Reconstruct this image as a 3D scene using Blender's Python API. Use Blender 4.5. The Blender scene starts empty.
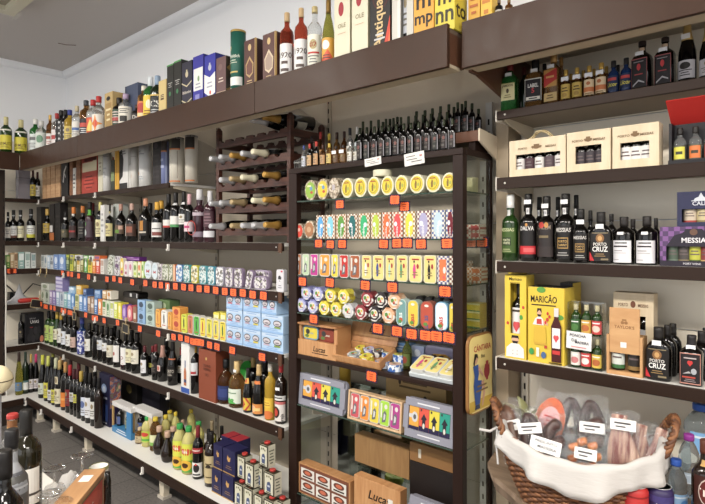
import bpy, bmesh, math, random
from mathutils import Vector, Matrix
random.seed(7)
PI = math.pi
R = math.radians
COL = bpy.context.scene.collection
SCN = bpy.context.scene
# ------------------------------------------------------------------ camera frame
F = 543.0; YAW = R(41.6); S = math.sin(YAW); C = math.cos(YAW); HZ = 238.0; CAMZ = 1.65
def kk(u): return (u-352.5)/F
def X(u, Y): k = kk(u); return Y*(-S+k*C)/(C+k*S)
def D(u, Y): return Y/(C+kk(u)*S)
def Z(v, u, Y): return CAMZ+(HZ-v)/F*D(u, Y)
def P(u, d): k = kk(u); return (d*(-S+k*C), d*(C+k*S))
def YX(u, x): k = kk(u); d = x/(-S+k*C); return d*(C+k*S), d       # y and distance on a plane x = const
W = 2.27      # shelving back panel
YL = 1.90     # left shelf fronts
YR = 1.97     # right shelf fronts
# ------------------------------------------------------------------ materials
def lin(h):
    h = h.lstrip('#')
    if len(h) == 3: h = ''.join(c*2 for c in h)
    o = []
    for i in (0, 2, 4):
        c = int(h[i:i+2], 16)/255
        o.append(c/12.92 if c <= .04045 else ((c+.055)/1.055)**2.4)
    g = .3*o[0]+.55*o[1]+.15*o[2]
    return (*[.84*(c*.9+g*.1) for c in o], 1)
_m = {}
def newmat(n):
    m = bpy.data.materials.new(n); m.use_nodes = True
    return m, m.node_tree, m.node_tree.nodes['Principled BSDF']
def M(h, rough=.45, metal=0, coat=0, kind='paint'):
    key = (h, rough, metal, coat)
    if key in _m: return _m[key]
    m, nt, b = newmat('%s_%s' % (kind, h.lstrip('#')))
    n = nt.nodes.new('ShaderNodeTexNoise'); n.inputs['Scale'].default_value = 40
    mr = nt.nodes.new('ShaderNodeMapRange'); mr.inputs['To Min'].default_value = max(0, rough-.06); mr.inputs['To Max'].default_value = min(1, rough+.06)
    nt.links.new(n.outputs['Fac'], mr.inputs['Value']); nt.links.new(mr.outputs[0], b.inputs['Roughness'])
    b.inputs['Base Color'].default_value = lin(h); b.inputs['Metallic'].default_value = metal
    b.inputs['Coat Weight'].default_value = coat
    b.inputs['Specular IOR Level'].default_value = .2 if kind == 'laminate' else .32
    _m[key] = m; return m
def foil(h): return M(h, .34, .45, 0, 'foil')
def glossy(h): return M(h, .12, 0, .3, 'glass_dark')
def liquid(h, t=.55):
    key = ('liq', h, t)
    if key in _m: return _m[key]
    m, nt, b = newmat('tinted_glass_'+h.lstrip('#'))
    b.inputs['Base Color'].default_value = lin(h); b.inputs['Roughness'].default_value = .06
    b.inputs['Transmission Weight'].default_value = t; b.inputs['IOR'].default_value = 1.25
    _m[key] = m; return m
def clear(h='#f4f8f6', fac=.08, name='clear'):
    key = ('clr', h, fac)
    if key in _m: return _m[key]
    m, nt, b = newmat(name+'_glass'); nt.nodes.remove(b)
    t = nt.nodes.new('ShaderNodeBsdfTransparent'); t.inputs[0].default_value = (*[min(1, c**.5/.917) for c in lin(h)[:3]], 1)
    g = nt.nodes.new('ShaderNodeBsdfGlossy'); g.inputs['Roughness'].default_value = .04
    fr = nt.nodes.new('ShaderNodeLayerWeight'); pw = nt.nodes.new('ShaderNodeMath'); pw.operation = 'POWER'; pw.inputs[1].default_value = 5
    ad = nt.nodes.new('ShaderNodeMath'); ad.operation = 'MULTIPLY_ADD'; ad.use_clamp = True; ad.inputs[1].default_value = .8; ad.inputs[2].default_value = fac
    nt.links.new(fr.outputs['Facing'], pw.inputs[0]); nt.links.new(pw.outputs[0], ad.inputs[0])
    mx = nt.nodes.new('ShaderNodeMixShader')
    nt.links.new(ad.outputs[0], mx.inputs[0]); nt.links.new(t.outputs[0], mx.inputs[1]); nt.links.new(g.outputs[0], mx.inputs[2])
    nt.links.new(mx.outputs[0], nt.nodes['Material Output'].inputs[0])
    _m[key] = m; return m
def wood(c1, c2, scale=6, rough=.55, stretch=(1, 1, 9)):
    key = ('wood', c1, c2, scale, stretch)
    if key in _m: return _m[key]
    m, nt, b = newmat('wood_'+c1.lstrip('#'))
    tc = nt.nodes.new('ShaderNodeTexCoord'); mp = nt.nodes.new('ShaderNodeMapping'); mp.inputs['Scale'].default_value = stretch
    n = nt.nodes.new('ShaderNodeTexNoise'); n.inputs['Scale'].default_value = scale; n.inputs['Detail'].default_value = 5; n.inputs['Distortion'].default_value = .6
    cr = nt.nodes.new('ShaderNodeValToRGB'); cr.color_ramp.elements[0].color = lin(c1); cr.color_ramp.elements[1].color = lin(c2)
    cr.color_ramp.elements[0].position = .35; cr.color_ramp.elements[1].position = .68
    nt.links.new(tc.outputs['Object'], mp.inputs[0]); nt.links.new(mp.outputs[0], n.inputs['Vector']); nt.links.new(n.outputs['Fac'], cr.inputs[0])
    nt.links.new(cr.outputs[0], b.inputs['Base Color']); b.inputs['Roughness'].default_value = rough
    _m[key] = m; return m
def printed(cols, scale=90, rough=.35, kind='vor'):
    """busy printed artwork: cells of flat colours"""
    key = ('prt', tuple(cols), scale, kind)
    if key in _m: return _m[key]
    m, nt, b = newmat('printed_'+cols[0].lstrip('#'))
    tc = nt.nodes.new('ShaderNodeTexCoord')
    if kind == 'chk':
        mp = nt.nodes.new('ShaderNodeMapping'); mp.inputs['Location'].default_value = (.001, .5, .001)
        n = nt.nodes.new('ShaderNodeTexChecker'); n.inputs['Scale'].default_value = scale
        n.inputs[1].default_value = lin(cols[0]); n.inputs[2].default_value = lin(cols[1])
        mp.inputs['Scale'].default_value = (1, .0001, 1)
        nt.links.new(tc.outputs['Object'], mp.inputs[0]); nt.links.new(mp.outputs[0], n.inputs['Vector'])
        nt.links.new(n.outputs['Color'], b.inputs['Base Color'])
    else:
        if kind == 'vor':
            n = nt.nodes.new('ShaderNodeTexVoronoi'); n.inputs['Scale'].default_value = scale; sep = nt.nodes.new('ShaderNodeSeparateColor')
            nt.links.new(n.outputs['Color'], sep.inputs[0]); out = sep.outputs[0]
        else:
            n = nt.nodes.new('ShaderNodeTexNoise'); n.inputs['Scale'].default_value = scale; n.inputs['Detail'].default_value = 3
            mr = nt.nodes.new('ShaderNodeMapRange'); mr.inputs['From Min'].default_value = .3; mr.inputs['From Max'].default_value = .7
            nt.links.new(n.outputs['Fac'], mr.inputs['Value']); out = mr.outputs[0]
        cr = nt.nodes.new('ShaderNodeValToRGB'); cr.color_ramp.interpolation = 'CONSTANT' if kind == 'vor' else 'LINEAR'
        el = cr.color_ramp.elements; el[0].color = lin(cols[0]); el[1].color = lin(cols[-1]); el[1].position = (len(cols)-1)/len(cols) if kind == 'vor' else 1
        for i in range(1, len(cols)-1):
            e = el.new(i/len(cols) if kind == 'vor' else i/(len(cols)-1)); e.color = lin(cols[i])
        nt.links.new(tc.outputs['Object'], n.inputs['Vector']); nt.links.new(out, cr.inputs[0]); nt.links.new(cr.outputs[0], b.inputs['Base Color'])
    b.inputs['Roughness'].default_value = rough
    _m[key] = m; return m
def mat(x):
    """a colour string, or a material"""
    return M(x) if isinstance(x, str) else x
# ------------------------------------------------------------------ mesh builder
_txt = {}
def textmesh(s):
    if s in _txt: return _txt[s]
    cu = bpy.data.curves.new('lettering', 'FONT'); cu.body = s; cu.resolution_u = 2; cu.offset = .018; cu.align_x = 'CENTER'
    o = bpy.data.objects.new('lettering', cu); COL.objects.link(o)
    dg = bpy.context.evaluated_depsgraph_get(); me = o.evaluated_get(dg).to_mesh()
    vs = [(v.co.x, v.co.y) for v in me.vertices]; fs = [tuple(p.vertices) for p in me.polygons]
    o.evaluated_get(dg).to_mesh_clear(); bpy.data.objects.remove(o); bpy.data.curves.remove(cu)
    w = max(x for x, y in vs)-min(x for x, y in vs); _txt[s] = (vs, fs, w); return _txt[s]
class MB:
    def __init__(s): s.v = []; s.f = []; s.mi = []; s.sm = []; s.mats = []
    def m(s, x):
        x = mat(x)
        if x not in s.mats: s.mats.append(x)
        return s.mats.index(x)
    def face(s, pts, m, smooth=False):
        n = len(s.v); s.v += [tuple(p) for p in pts]; s.f.append(tuple(range(n, n+len(pts)))); s.mi.append(s.m(m)); s.sm.append(smooth)
    def mesh(s, vs, fs, m, smooth=False):
        n = len(s.v); s.v += [tuple(p) for p in vs]; i = s.m(m)
        for f in fs: s.f.append(tuple(n+a for a in f)); s.mi.append(i); s.sm.append(smooth)
    def box(s, x0, x1, y0, y1, z0, z1, m, mt=None, T=None):
        vs = [(x, y, z) for x in (x0, x1) for y in (y0, y1) for z in (z0, z1)]
        if T: vs = [tuple(T @ Vector(p)) for p in vs]
        s.mesh(vs, [(0, 1, 3, 2), (4, 6, 7, 5), (0, 4, 5, 1), (2, 3, 7, 6), (0, 2, 6, 4), (1, 5, 7, 3)], m); return s
    def lathe(s, prof, m, seg=20, cs=None, T=None, smooth=True, cap=True):
        cs = cs or circ; n = len(prof); vs = []
        for r, z in prof:
            for i in range(seg):
                x, y = cs(2*PI*i/seg); vs.append((r*x, r*y, z))
        if T: vs = [tuple(T @ Vector(p)) for p in vs]
        fs = [(j*seg+i, j*seg+(i+1) % seg, (j+1)*seg+(i+1) % seg, (j+1)*seg+i) for j in range(n-1) for i in range(seg)]
        s.mesh(vs, fs, m, smooth)
        if cap:
            k = len(s.v)-len(vs)
            s.f.append(tuple(k+i for i in reversed(range(seg)))); s.mi.append(s.m(m)); s.sm.append(False)
            s.f.append(tuple(k+(n-1)*seg+i for i in range(seg))); s.mi.append(s.m(m)); s.sm.append(False)
        return s
    def prism(s, pts, y0, y1, m, mf=None, T=None, axis='y'):
        """outline in x,z (counter-clockwise seen from -y) pushed from y0 to y1"""
        n = len(pts)
        mk = (lambda p, y: (p[0], y, p[1])) if axis == 'y' else ((lambda p, y: (p[0], p[1], y)) if axis == 'z' else (lambda p, y: (y, p[0], p[1])))
        vs = [mk(p, y0) for p in pts]+[mk(p, y1) for p in pts]
        if T: vs = [tuple(T @ Vector(p)) for p in vs]
        s.mesh(vs, [(i, (i+1) % n, n+(i+1) % n, n+i) for i in range(n)], m)
        s.mesh(vs[:n], [tuple(range(n))], mf or m); s.mesh(vs[n:], [tuple(reversed(range(n)))], m); return s
    def tube(s, path, rad, m, seg=8, smooth=True, closed=False):
        pts = [Vector(p) for p in path]; n = len(pts); vs = []
        rs = rad if isinstance(rad, (list, tuple)) else [rad]*n
        up = Vector((0, 0, 1))
        for i, p in enumerate(pts):
            a = pts[(i-1) % n] if closed else pts[max(0, i-1)]; b = pts[(i+1) % n] if closed else pts[min(n-1, i+1)]
            t = (b-a).normalized(); u = t.cross(up)
            if u.length < .05: u = t.cross(Vector((0, 1, 0)))
            u.normalize(); w = u.cross(t)
            for j in range(seg):
                q = p+rs[i]*(math.cos(2*PI*j/seg)*u+math.sin(2*PI*j/seg)*w); vs.append(tuple(q))
        k = n if closed else n-1
        s.mesh(vs, [(i*seg+j, i*seg+(j+1) % seg, ((i+1) % n)*seg+(j+1) % seg, ((i+1) % n)*seg+j) for i in range(k) for j in range(seg)], m, smooth)
        if not closed:
            s.mesh(vs[:seg], [tuple(range(seg))], m); s.mesh(vs[-seg:], [tuple(range(seg))], m)
        return s
    def build(s, name, parent=None, bevel=0):
        me = bpy.data.meshes.new(name); me.from_pydata(s.v, [], s.f)
        for x in s.mats: me.materials.append(x)
        me.polygons.foreach_set('material_index', s.mi); me.polygons.foreach_set('use_smooth', s.sm); me.update()
        o = bpy.data.objects.new(name, me); COL.objects.link(o)
        if parent: o.parent = parent
        if bevel:
            b = o.modifiers.new('bevel', 'BEVEL'); b.width = bevel; b.segments = 2; b.limit_method = 'ANGLE'
        return o
def circ(a): return math.cos(a), math.sin(a)
def sqr(n=5, sy=1.0):
    def f(a):
        f.n = n; f.sy = sy
        c, s = math.cos(a), math.sin(a); e = 2/n
        return math.copysign(abs(c)**e, c), sy*math.copysign(abs(s)**e, s)
    return f
def oval(sy): return lambda a: (math.cos(a), sy*math.sin(a))
CS = {'o': circ, 'q': sqr(6), 'f': sqr(3.2, .55), 'h': sqr(3, .6)}
# decals: flat or wrapped artwork made of thin patches
def decal(mb, mp, Wd, Hd, deco, off=.0004, nx=6):
    lay = [off]
    def nxt(): lay[0] += .00025; return lay[0]
    def rect(x0, x1, z0, z1, m):
        o = nxt(); n = max(1, int(nx*(x1-x0)/2+.99))
        for i in range(n):
            a = x0+(x1-x0)*i/n; b = x0+(x1-x0)*(i+1)/n
            mb.face([mp(a, z0, o), mp(b, z0, o), mp(b, z1, o), mp(a, z1, o)], m)
    def poly(pts, m):
        o = nxt(); xs = [p[0] for p in pts]; a, b = min(xs), max(xs); n = max(1, int((b-a)*5)) if nx > 6 else 1
        def cut(P_, x, s):      # keep the side s of the line at x
            out = []
            for i, q in enumerate(P_):
                p = P_[i-1]; ip, iq = s*(p[0]-x) >= 0, s*(q[0]-x) >= 0
                if ip != iq: f = (x-p[0])/(q[0]-p[0]); out.append((x, p[1]+f*(q[1]-p[1])))
                if iq: out.append(q)
            return out
        for i in range(n):
            P_ = list(pts)
            if n > 1:
                P_ = cut(P_, a+(b-a)*i/n, 1); P_ = cut(P_, a+(b-a)*(i+1)/n, -1) if P_ else P_
            if len(P_) > 2: mb.face([mp(x, z, o) for x, z in P_], m)
    for d in deco:
        t = d[0]
        if t == 'r': rect(*d[1:5], d[5])
        elif t == 'o':
            x, z, rx, rz = d[1:5]
            poly([(x+rx*math.cos(a*PI/8+.01), z+rz*math.sin(a*PI/8+.01)) for a in range(16)], d[5])
        elif t == 'p':
            poly(d[1], d[2])
        elif t == 'l':      # rows of tiny print
            z = d[1]; n = d[3]; st = (d[2]-d[1])/n
            for i in range(n):
                w = .35+.4*((i*37+n*11) % 7)/7; rect(-w, w, d[2]-(i+.6)*st, d[2]-(i+.2)*st, d[4])
        elif t == 't':      # lettering: text, colour, baseline z, cap height fraction, max width (of 2), x centre, slant
            vs, fs, w = textmesh(d[1]); o = nxt(); cap = d[4]*Hd; sc = cap/.70
            mw = d[5] if len(d) > 5 else 1.7; xc = d[6] if len(d) > 6 else 0; sl = d[7] if len(d) > 7 else 0
            sx = min(sc, mw*Wd/2/max(w, .01))
            sz = sc
            mb.mesh([mp(xc+(x*sx+y*sx*sl)/(Wd/2), d[3]+y*sz/Hd, o) for x, y in vs], fs, d[2])
        elif t == 'v':      # lettering running up the panel
            vs, fs, w = textmesh(d[1]); o = nxt(); cap = d[4]*Wd; sc = cap/.70; mw = d[5]*Hd
            sx = min(sc, mw/max(w, .01))
            mb.mesh([mp(d[6]-y*sc/(Wd/2), d[3]+x*sx/Hd, o) for x, y in vs], fs, d[2])
def flat(w, y, z0, h, x0=0): return lambda a, b, o: (x0+a*w/2, y-o, z0+b*h)
def wrap(cs, r, ha, z0, h, rad=None):
    ha = R(ha)
    if cs is not circ and not rad:
        cs(0.)
        def g(a, b, o):
            x = a*.84; y = -cs.sy*(1-abs(x)**cs.n)**(1/cs.n); return ((r+o)*x, (r+o)*y-o*.5, z0+b*h)
        return g
    def f(a, b, o):
        x, y = cs(-PI/2+a*ha); q = rad(z0+b*h) if rad else r
        return ((q+o)*x, (q+o)*y, z0+b*h)
    return f
# ------------------------------------------------------------------ things, labels
THINGS = []
def tag(o, look, cat, place='', group=None, order=0, near=None):
    o['category'] = cat
    if group: o['group'] = group
    THINGS.append((o, look, place, order)); return o
def empty(name, loc, rz=0):
    o = bpy.data.objects.new(name, None); COL.objects.link(o); o.empty_display_size = .02
    o.location = loc; o.rotation_euler = (0, 0, rz); return o
def struct(o): o['kind'] = 'structure'; return o
ORD = 'first second third fourth fifth sixth seventh eighth ninth tenth eleventh twelfth thirteenth fourteenth fifteenth sixteenth seventeenth eighteenth nineteenth twentieth'.split()
def ordinal(i):
    if i < 20: return ORD[i]
    return ('twenty-', 'thirty-', 'forty-')[(i+1)//10-2]+ORD[(i+1) % 10-1] if (i+1) % 10 else ('', '', '', 'thirtieth', 'fortieth')[(i+1)//10]
def finish_labels():
    by = {}
    for o, look, place, order in THINGS: by.setdefault((look, place), []).append((order, o))
    for (look, place), L in by.items():
        L.sort(key=lambda t: t[0])
        for i, (_, o) in enumerate(L):
            if len(L) == 1: o['label'] = (look+' '+place).strip()
            else: o['label'] = '%s %s from the left %s' % (ordinal(i), look, place)
# ------------------------------------------------------------------ bottles
PROF = {
 'bord': ([(.86, 0), (1, .014), (1, .62), (.95, .67), (.7, .725), (.43, .76), (.37, .80), (.36, .95), (.36, .985)], .78, 1, .40),
 'burg': ([(.86, 0), (1, .014), (1, .42), (.93, .52), (.68, .66), (.45, .75), (.37, .83), (.36, .985)], .80, 1, .40),
 'flute': ([(.86, 0), (1, .014), (1, .38), (.9, .5), (.62, .68), (.42, .79), (.36, .87), (.36, .985)], .78, 1, .40),
 'port': ([(.86, 0), (1, .014), (1, .56), (.94, .615), (.66, .66), (.43, .69), (.40, .73), (.47, .79), (.43, .85), (.37, .9), (.37, .985)], .80, 1, .46),
 'spirit': ([(.88, 0), (1, .014), (1, .64), (.93, .69), (.6, .745), (.4, .775), (.36, .80), (.36, .98)], .84, 1, .42),
 'mini': ([(.9, 0), (1, .02), (1, .58), (.9, .65), (.6, .70), (.42, .74), (.4, .8), (.4, .98)], .80, 1, .46),
 'oilb': ([(.9, 0), (1, .014), (1, .66), (.9, .72), (.5, .77), (.36, .80), (.36, .98)], .86, 1, .40),
 'champ': ([(.86, 0), (1, .014), (1, .42), (.95, .5), (.66, .66), (.44, .77), (.37, .86), (.37, .985)], .68, 1, .0),
 'squat': ([(.88, 0), (1, .02), (1, .5), (.96, .57), (.66, .67), (.36, .73), (.3, .78), (.3, .98)], .82, 1, .36),
 'pear': ([(.62, 0), (.85, .06), (1, .22), (.98, .32), (.82, .46), (.55, .6), (.34, .72), (.3, .8), (.3, .98)], .80, 1, .44),
 'flask': ([(.9, 0), (1, .03), (1, .55), (.93, .64), (.62, .72), (.36, .76), (.34, .8), (.34, .98)], .80, 1, .40),
 'pet': ([(.82, 0), (1, .03), (1, .12), (.96, .14), (1, .16), (1, .46), (.9, .5), (.9, .56), (1, .6), (.98, .68), (.72, .8), (.42, .86), (.38, .88), (.38, .98)], .885, 1, .46),
 'water': ([(.8, 0), (1, .03), (.93, .08), (1, .12), (.93, .17), (1, .21), (1, .52), (.93, .56), (1, .6), (.96, .70), (.66, .82), (.42, .88), (.4, .98)], .90, 1, .5),
}
def B(kind, glass, cap, labels=(), r=.037, cs='o', name='wine_bottle', capn='cap', sticker=0, cz=None):
    return dict(kind=kind, glass=glass, cap=cap, labels=labels, r=r, cs=cs, name=name, capn=capn, sticker=sticker, cz=cz)
GL = {'k': lambda: glossy('#0b0908'), 'g': lambda: glossy('#142410'), 'br': lambda: glossy('#1d0f07'), 'G': lambda: liquid('#2f7a35', .5),
      'c': lambda: liquid('#f2f4f2', .9), 'a': lambda: liquid('#c8924a', .88), 'o': lambda: liquid('#a09c3a', .85), 'y': lambda: liquid('#e6bc2a', .6),
      'r': lambda: liquid('#b8492c', .8), 'p': lambda: glossy('#3a1c26'), 'w': lambda: liquid('#e2f0f8', .92), 's': lambda: liquid('#efe690', .5),
      'n': lambda: glossy('#15305c'), 'dg': lambda: glossy('#1f3a12'), 'ol': lambda: glossy('#1d1a0c'), 'f': lambda: M('#5f5d5a', .3), 'amb': lambda: liquid('#94602c', .88)}
def bottle_parts(sp, r, H, parent):
    prof, c0, c1, cr = PROF[sp['kind']]; cs = CS[sp['cs']]; seg = 24 if sp['cs'] != 'o' else 18
    if sp['cz']: c0 = sp['cz']
    def rad(z):
        f = z/H
        for (a, za), (b, zb) in zip(prof, prof[1:]):
            if za <= f <= zb: return r*(a+(b-a)*(f-za)/(zb-za))
        return r*prof[-1][0]
    def csf(z):   # flattened cross-sections turn round at the neck
        return cs
    body = MB()
    if sp['cs'] == 'o': body.lathe([(a*r, z*H) for a, z in prof], GL[sp['glass']](), seg)
    else:
        vs = []; n = len(prof)
        for a, z in prof:
            t = min(1, max(0, (z-.60)/.14))
            for i in range(seg):
                q = 2*PI*i/seg; x, y = cs(q); x2, y2 = math.cos(q), math.sin(q)
                vs.append((a*r*(x*(1-t)+x2*t), a*r*(y*(1-t)+y2*t), z*H))
        body.mesh(vs, [(j*seg+i, j*seg+(i+1) % seg, (j+1)*seg+(i+1) % seg, (j+1)*seg+i) for j in range(n-1) for i in range(seg)]+[tuple(reversed(range(seg))), tuple((n-1)*seg+i for i in range(seg))], GL[sp['glass']](), True)
    body.build('bottle_body', parent)
    if sp['cap']:
        cb = MB(); m = mat(sp['cap']); z0 = c0*H
        if cr == 0: pr = [(rad(z0+(H*.985-z0)*t)+.0012, z0+(H*.985-z0)*t) for t in (0, .25, .5, .75, 1)]+[(.30*r, H)]
        else: pr = [(max(cr*r, rad(z0)+.0006), z0)]+[(max(cr*r, rad(z0+(H*.99-z0)*t)+.0006), z0+(H*.99-z0)*t) for t in (.3, .7, 1)]+[(cr*r*.86, H)]
        cb.lathe(pr, m, 14); cb.build(sp['capn'], parent)
    for i, lb in enumerate(sp['labels']):
        z0, z1, ha, col, deco = lb; mb = MB(); h = (z1-z0)*H
        flatc = sp['cs'] != 'o'
        n = 6
        mid = (z0+z1)/2
        if flatc and mid < .62: mp = wrap(cs, r, ha, z0*H, h); Wd = 2*r*.84; n = 8
        else: rl = max(rad((z0+(z1-z0)*t/6)*H) for t in range(7)); mp = wrap(circ, rl, ha, z0*H, h, rad if mid > .62 else None); Wd = 2*R(ha)*rad((z0+z1)/2*H)
        nz = 1 if mid < .6 else 4
        for q in range(nz): decal(mb, lambda a, b, o, q=q: mp(a, (q+b)/nz, o), Wd, h, [('r', -1, 1, 0, 1, col)], nx=n*2)
        if deco: decal(mb, mp, Wd, h, deco, off=.0008, nx=n*2)
        mb.build('neck_label' if mid > .62 else 'label', parent)
    if sp['sticker']:
        mb = MB(); z0 = sp['sticker']*H; q = rad(z0)+.003
        mb.box(-.013, .013, -q-.0012, -q, z0-.008, z0+.008, '#e9e9ea'); mb.build('price_sticker', parent)
def bottle_at(sp, x, y, z, H, r, look, cat, place, group, order, rz=None):
    e = empty(sp['name'], (x, y, z), R(random.uniform(-9, 9)) if rz is None else rz)
    bottle_parts(sp, r, H, e); tag(e, look, cat, place, group, order); return e
def bottle_row(place, zr, Yf, group, items, inset=.014, cat='bottle', rmax=.05, turn=0, rmin=0):
    """items: (left edge px, right edge px or 0, top px, spec, look[, extra set-back])"""
    z = CAMZ+zr; placed = []
    for it in items:
        u0, u1, v, sp, look = it[:5]; back = it[5] if len(it) > 5 else 0; r = max(sp['r'], rmin if u0 < 160 else 0); r00 = r
        sy = .55 if sp['cs'] in 'fh' else 1
        for _ in range(5):
            yc = Yf+inset+back+r*sy; um = u0 if not _ else uc
            d = D(um, yc); ct = 1/math.sqrt(1+kk(um)**2)
            q = (u1-u0)/2*d/F*ct if u1 else 0
            if u1 and (u0 > 230 or q > r00): r = min(rmax, q); uc = (u0+u1)/2
            else: uc = u0+r*F/(d*ct)
        placed.append([X(uc, yc), yc, r, Z(v, uc, yc)-z, sp, look, u0, back])
    for pas in range(3):
        for i, a in enumerate(placed):
            for b in placed[i+1:]:
                dx = math.hypot(a[0]-b[0], a[1]-b[1]); need = a[2]+b[2]+.001
                if dx < need:
                    f = max(.80, dx/need-.002); a[2] *= f; b[2] *= f
                    need = a[2]+b[2]+.001
                    if dx < need:
                        c = a if a[1] >= b[1] else b; o = b if c is a else a
                        dy = math.sqrt(max(0, need*need-(a[0]-b[0])**2)); c[1] = o[1]+dy+.001
    for x, y, r, H, sp, look, u0, back in placed:
        bottle_at(sp, x, y, z, max(.06, H), r, look, cat, place, group, u0, turn*math.atan2(-x, y)+R(random.uniform(-9, 9)))
# ------------------------------------------------------------------ cartons, tins, tags
def carton(w, d, h, body, deco, loc, look, place, group, order, name='gift_carton', cat='carton', rz=0, lean=0, side=None, top=None, sdeco=None, bev=.0012):
    e = empty(name, loc, rz); e.rotation_euler.y = lean
    mb = MB(); x = w/2
    mb.box(-x, x, 0, d, 0, h, body); mb.build('box', e, bev)
    if deco:
        mb = MB(); decal(mb, flat(w, 0, 0, h), w, h, deco); mb.build('front_print', e)
    if side or sdeco:
        mb = MB(); dd = ([('r', -1, 1, 0, 1, side)] if side else [])+(sdeco or [])
        decal(mb, lambda a, b, o: (x+o, d/2+a*d/2, b*h), d, h, dd); mb.build('side_panel', e)
    if top:
        mb = MB(); mb.box(-x*.98, x*.98, .02*d, .98*d, h, h+.0012, top); mb.build('lid_panel', e)
    tag(e, look, cat, place, group, order); return e
def rrect(w, h, r, n=5, z0=0):
    pts = []
    for cx, cz, a0 in ((w/2-r, z0+r, -90), (w/2-r, z0+h-r, 0), (-w/2+r, z0+h-r, 90), (-w/2+r, z0+r, 180)):
        for i in range(n+1):
            a = R(a0+90*i/n); pts.append((cx+r*math.cos(a), cz+r*math.sin(a)))
    return pts
def tin(w, h, d, edge, facec, deco, loc, look, place, group, order, rz=0, lean=0, rnd=.35, name='food_tin', rim=.06, tilt=0, cat='tin'):
    e = empty(name, loc, rz); e.rotation_euler.y = lean; e.rotation_euler.x = tilt
    r = rnd*min(w, h)
    mb = MB(); mb.prism(rrect(w, h, r), .001, d, mat(edge)); mb.build('tin_body', e, .0015)
    q = rim*w; mb = MB(); mb.prism(rrect(w-2*q, h-2*q, max(.001, r-q), 5, q), 0, .0012, mat(facec))
    if deco: decal(mb, flat(w-2*q, 0, q, h-2*q), w-2*q, h-2*q, deco)
    mb.build('lid', e); tag(e, look, cat, place, group, order); return e
def zig(w, h, n=4, a=.004):
    pts = []
    for i in range(2*n): pts.append((-w/2+w*i/(2*n), -h/2-(a if i % 2 else 0)))
    for i in range(2*n): pts.append((w/2+(a if i % 2 else 0), -h/2+h*i/(2*n)))
    for i in range(2*n): pts.append((w/2-w*i/(2*n), h/2+(a if i % 2 else 0)))
    for i in range(2*n): pts.append((-w/2-(a if i % 2 else 0), h/2-h*i/(2*n)))
    return pts
_tag = []
def price_tag(u, v, Y, place, s=.046, order=None, x=None):
    global _tag
    e = empty('price_tag', (X(u, Y), Y, Z(v, u, Y))); e.rotation_euler.y = R(random.uniform(-3, 3))
    if not _tag:
        c = MB(); c.box(-.032, .032, 0, .0012, -.026, .026, M('#2e1c3c', .5)); _tag.append(c.build('card', e))
        b = MB(); b.prism(zig(.047, .035, 4, .004), -.001, 0, M('#ff6a16', .5))
        for j in range(3): b.box(-.014+.003*j, .012-.003*j, -.0014, -.001, .007-.010*j, .011-.010*j, '#a8350f')
        _tag.append(b.build('starburst', _tag[0]))
    else:
        q = _tag[0].copy(); q.parent = e; COL.objects.link(q); w = _tag[1].copy(); w.parent = q; COL.objects.link(w)
    e.scale = (s/.05,)*3
    tag(e, 'orange starburst price tag', 'price tag', place, 'orange price tags on the shelf edges', u); return e
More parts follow.
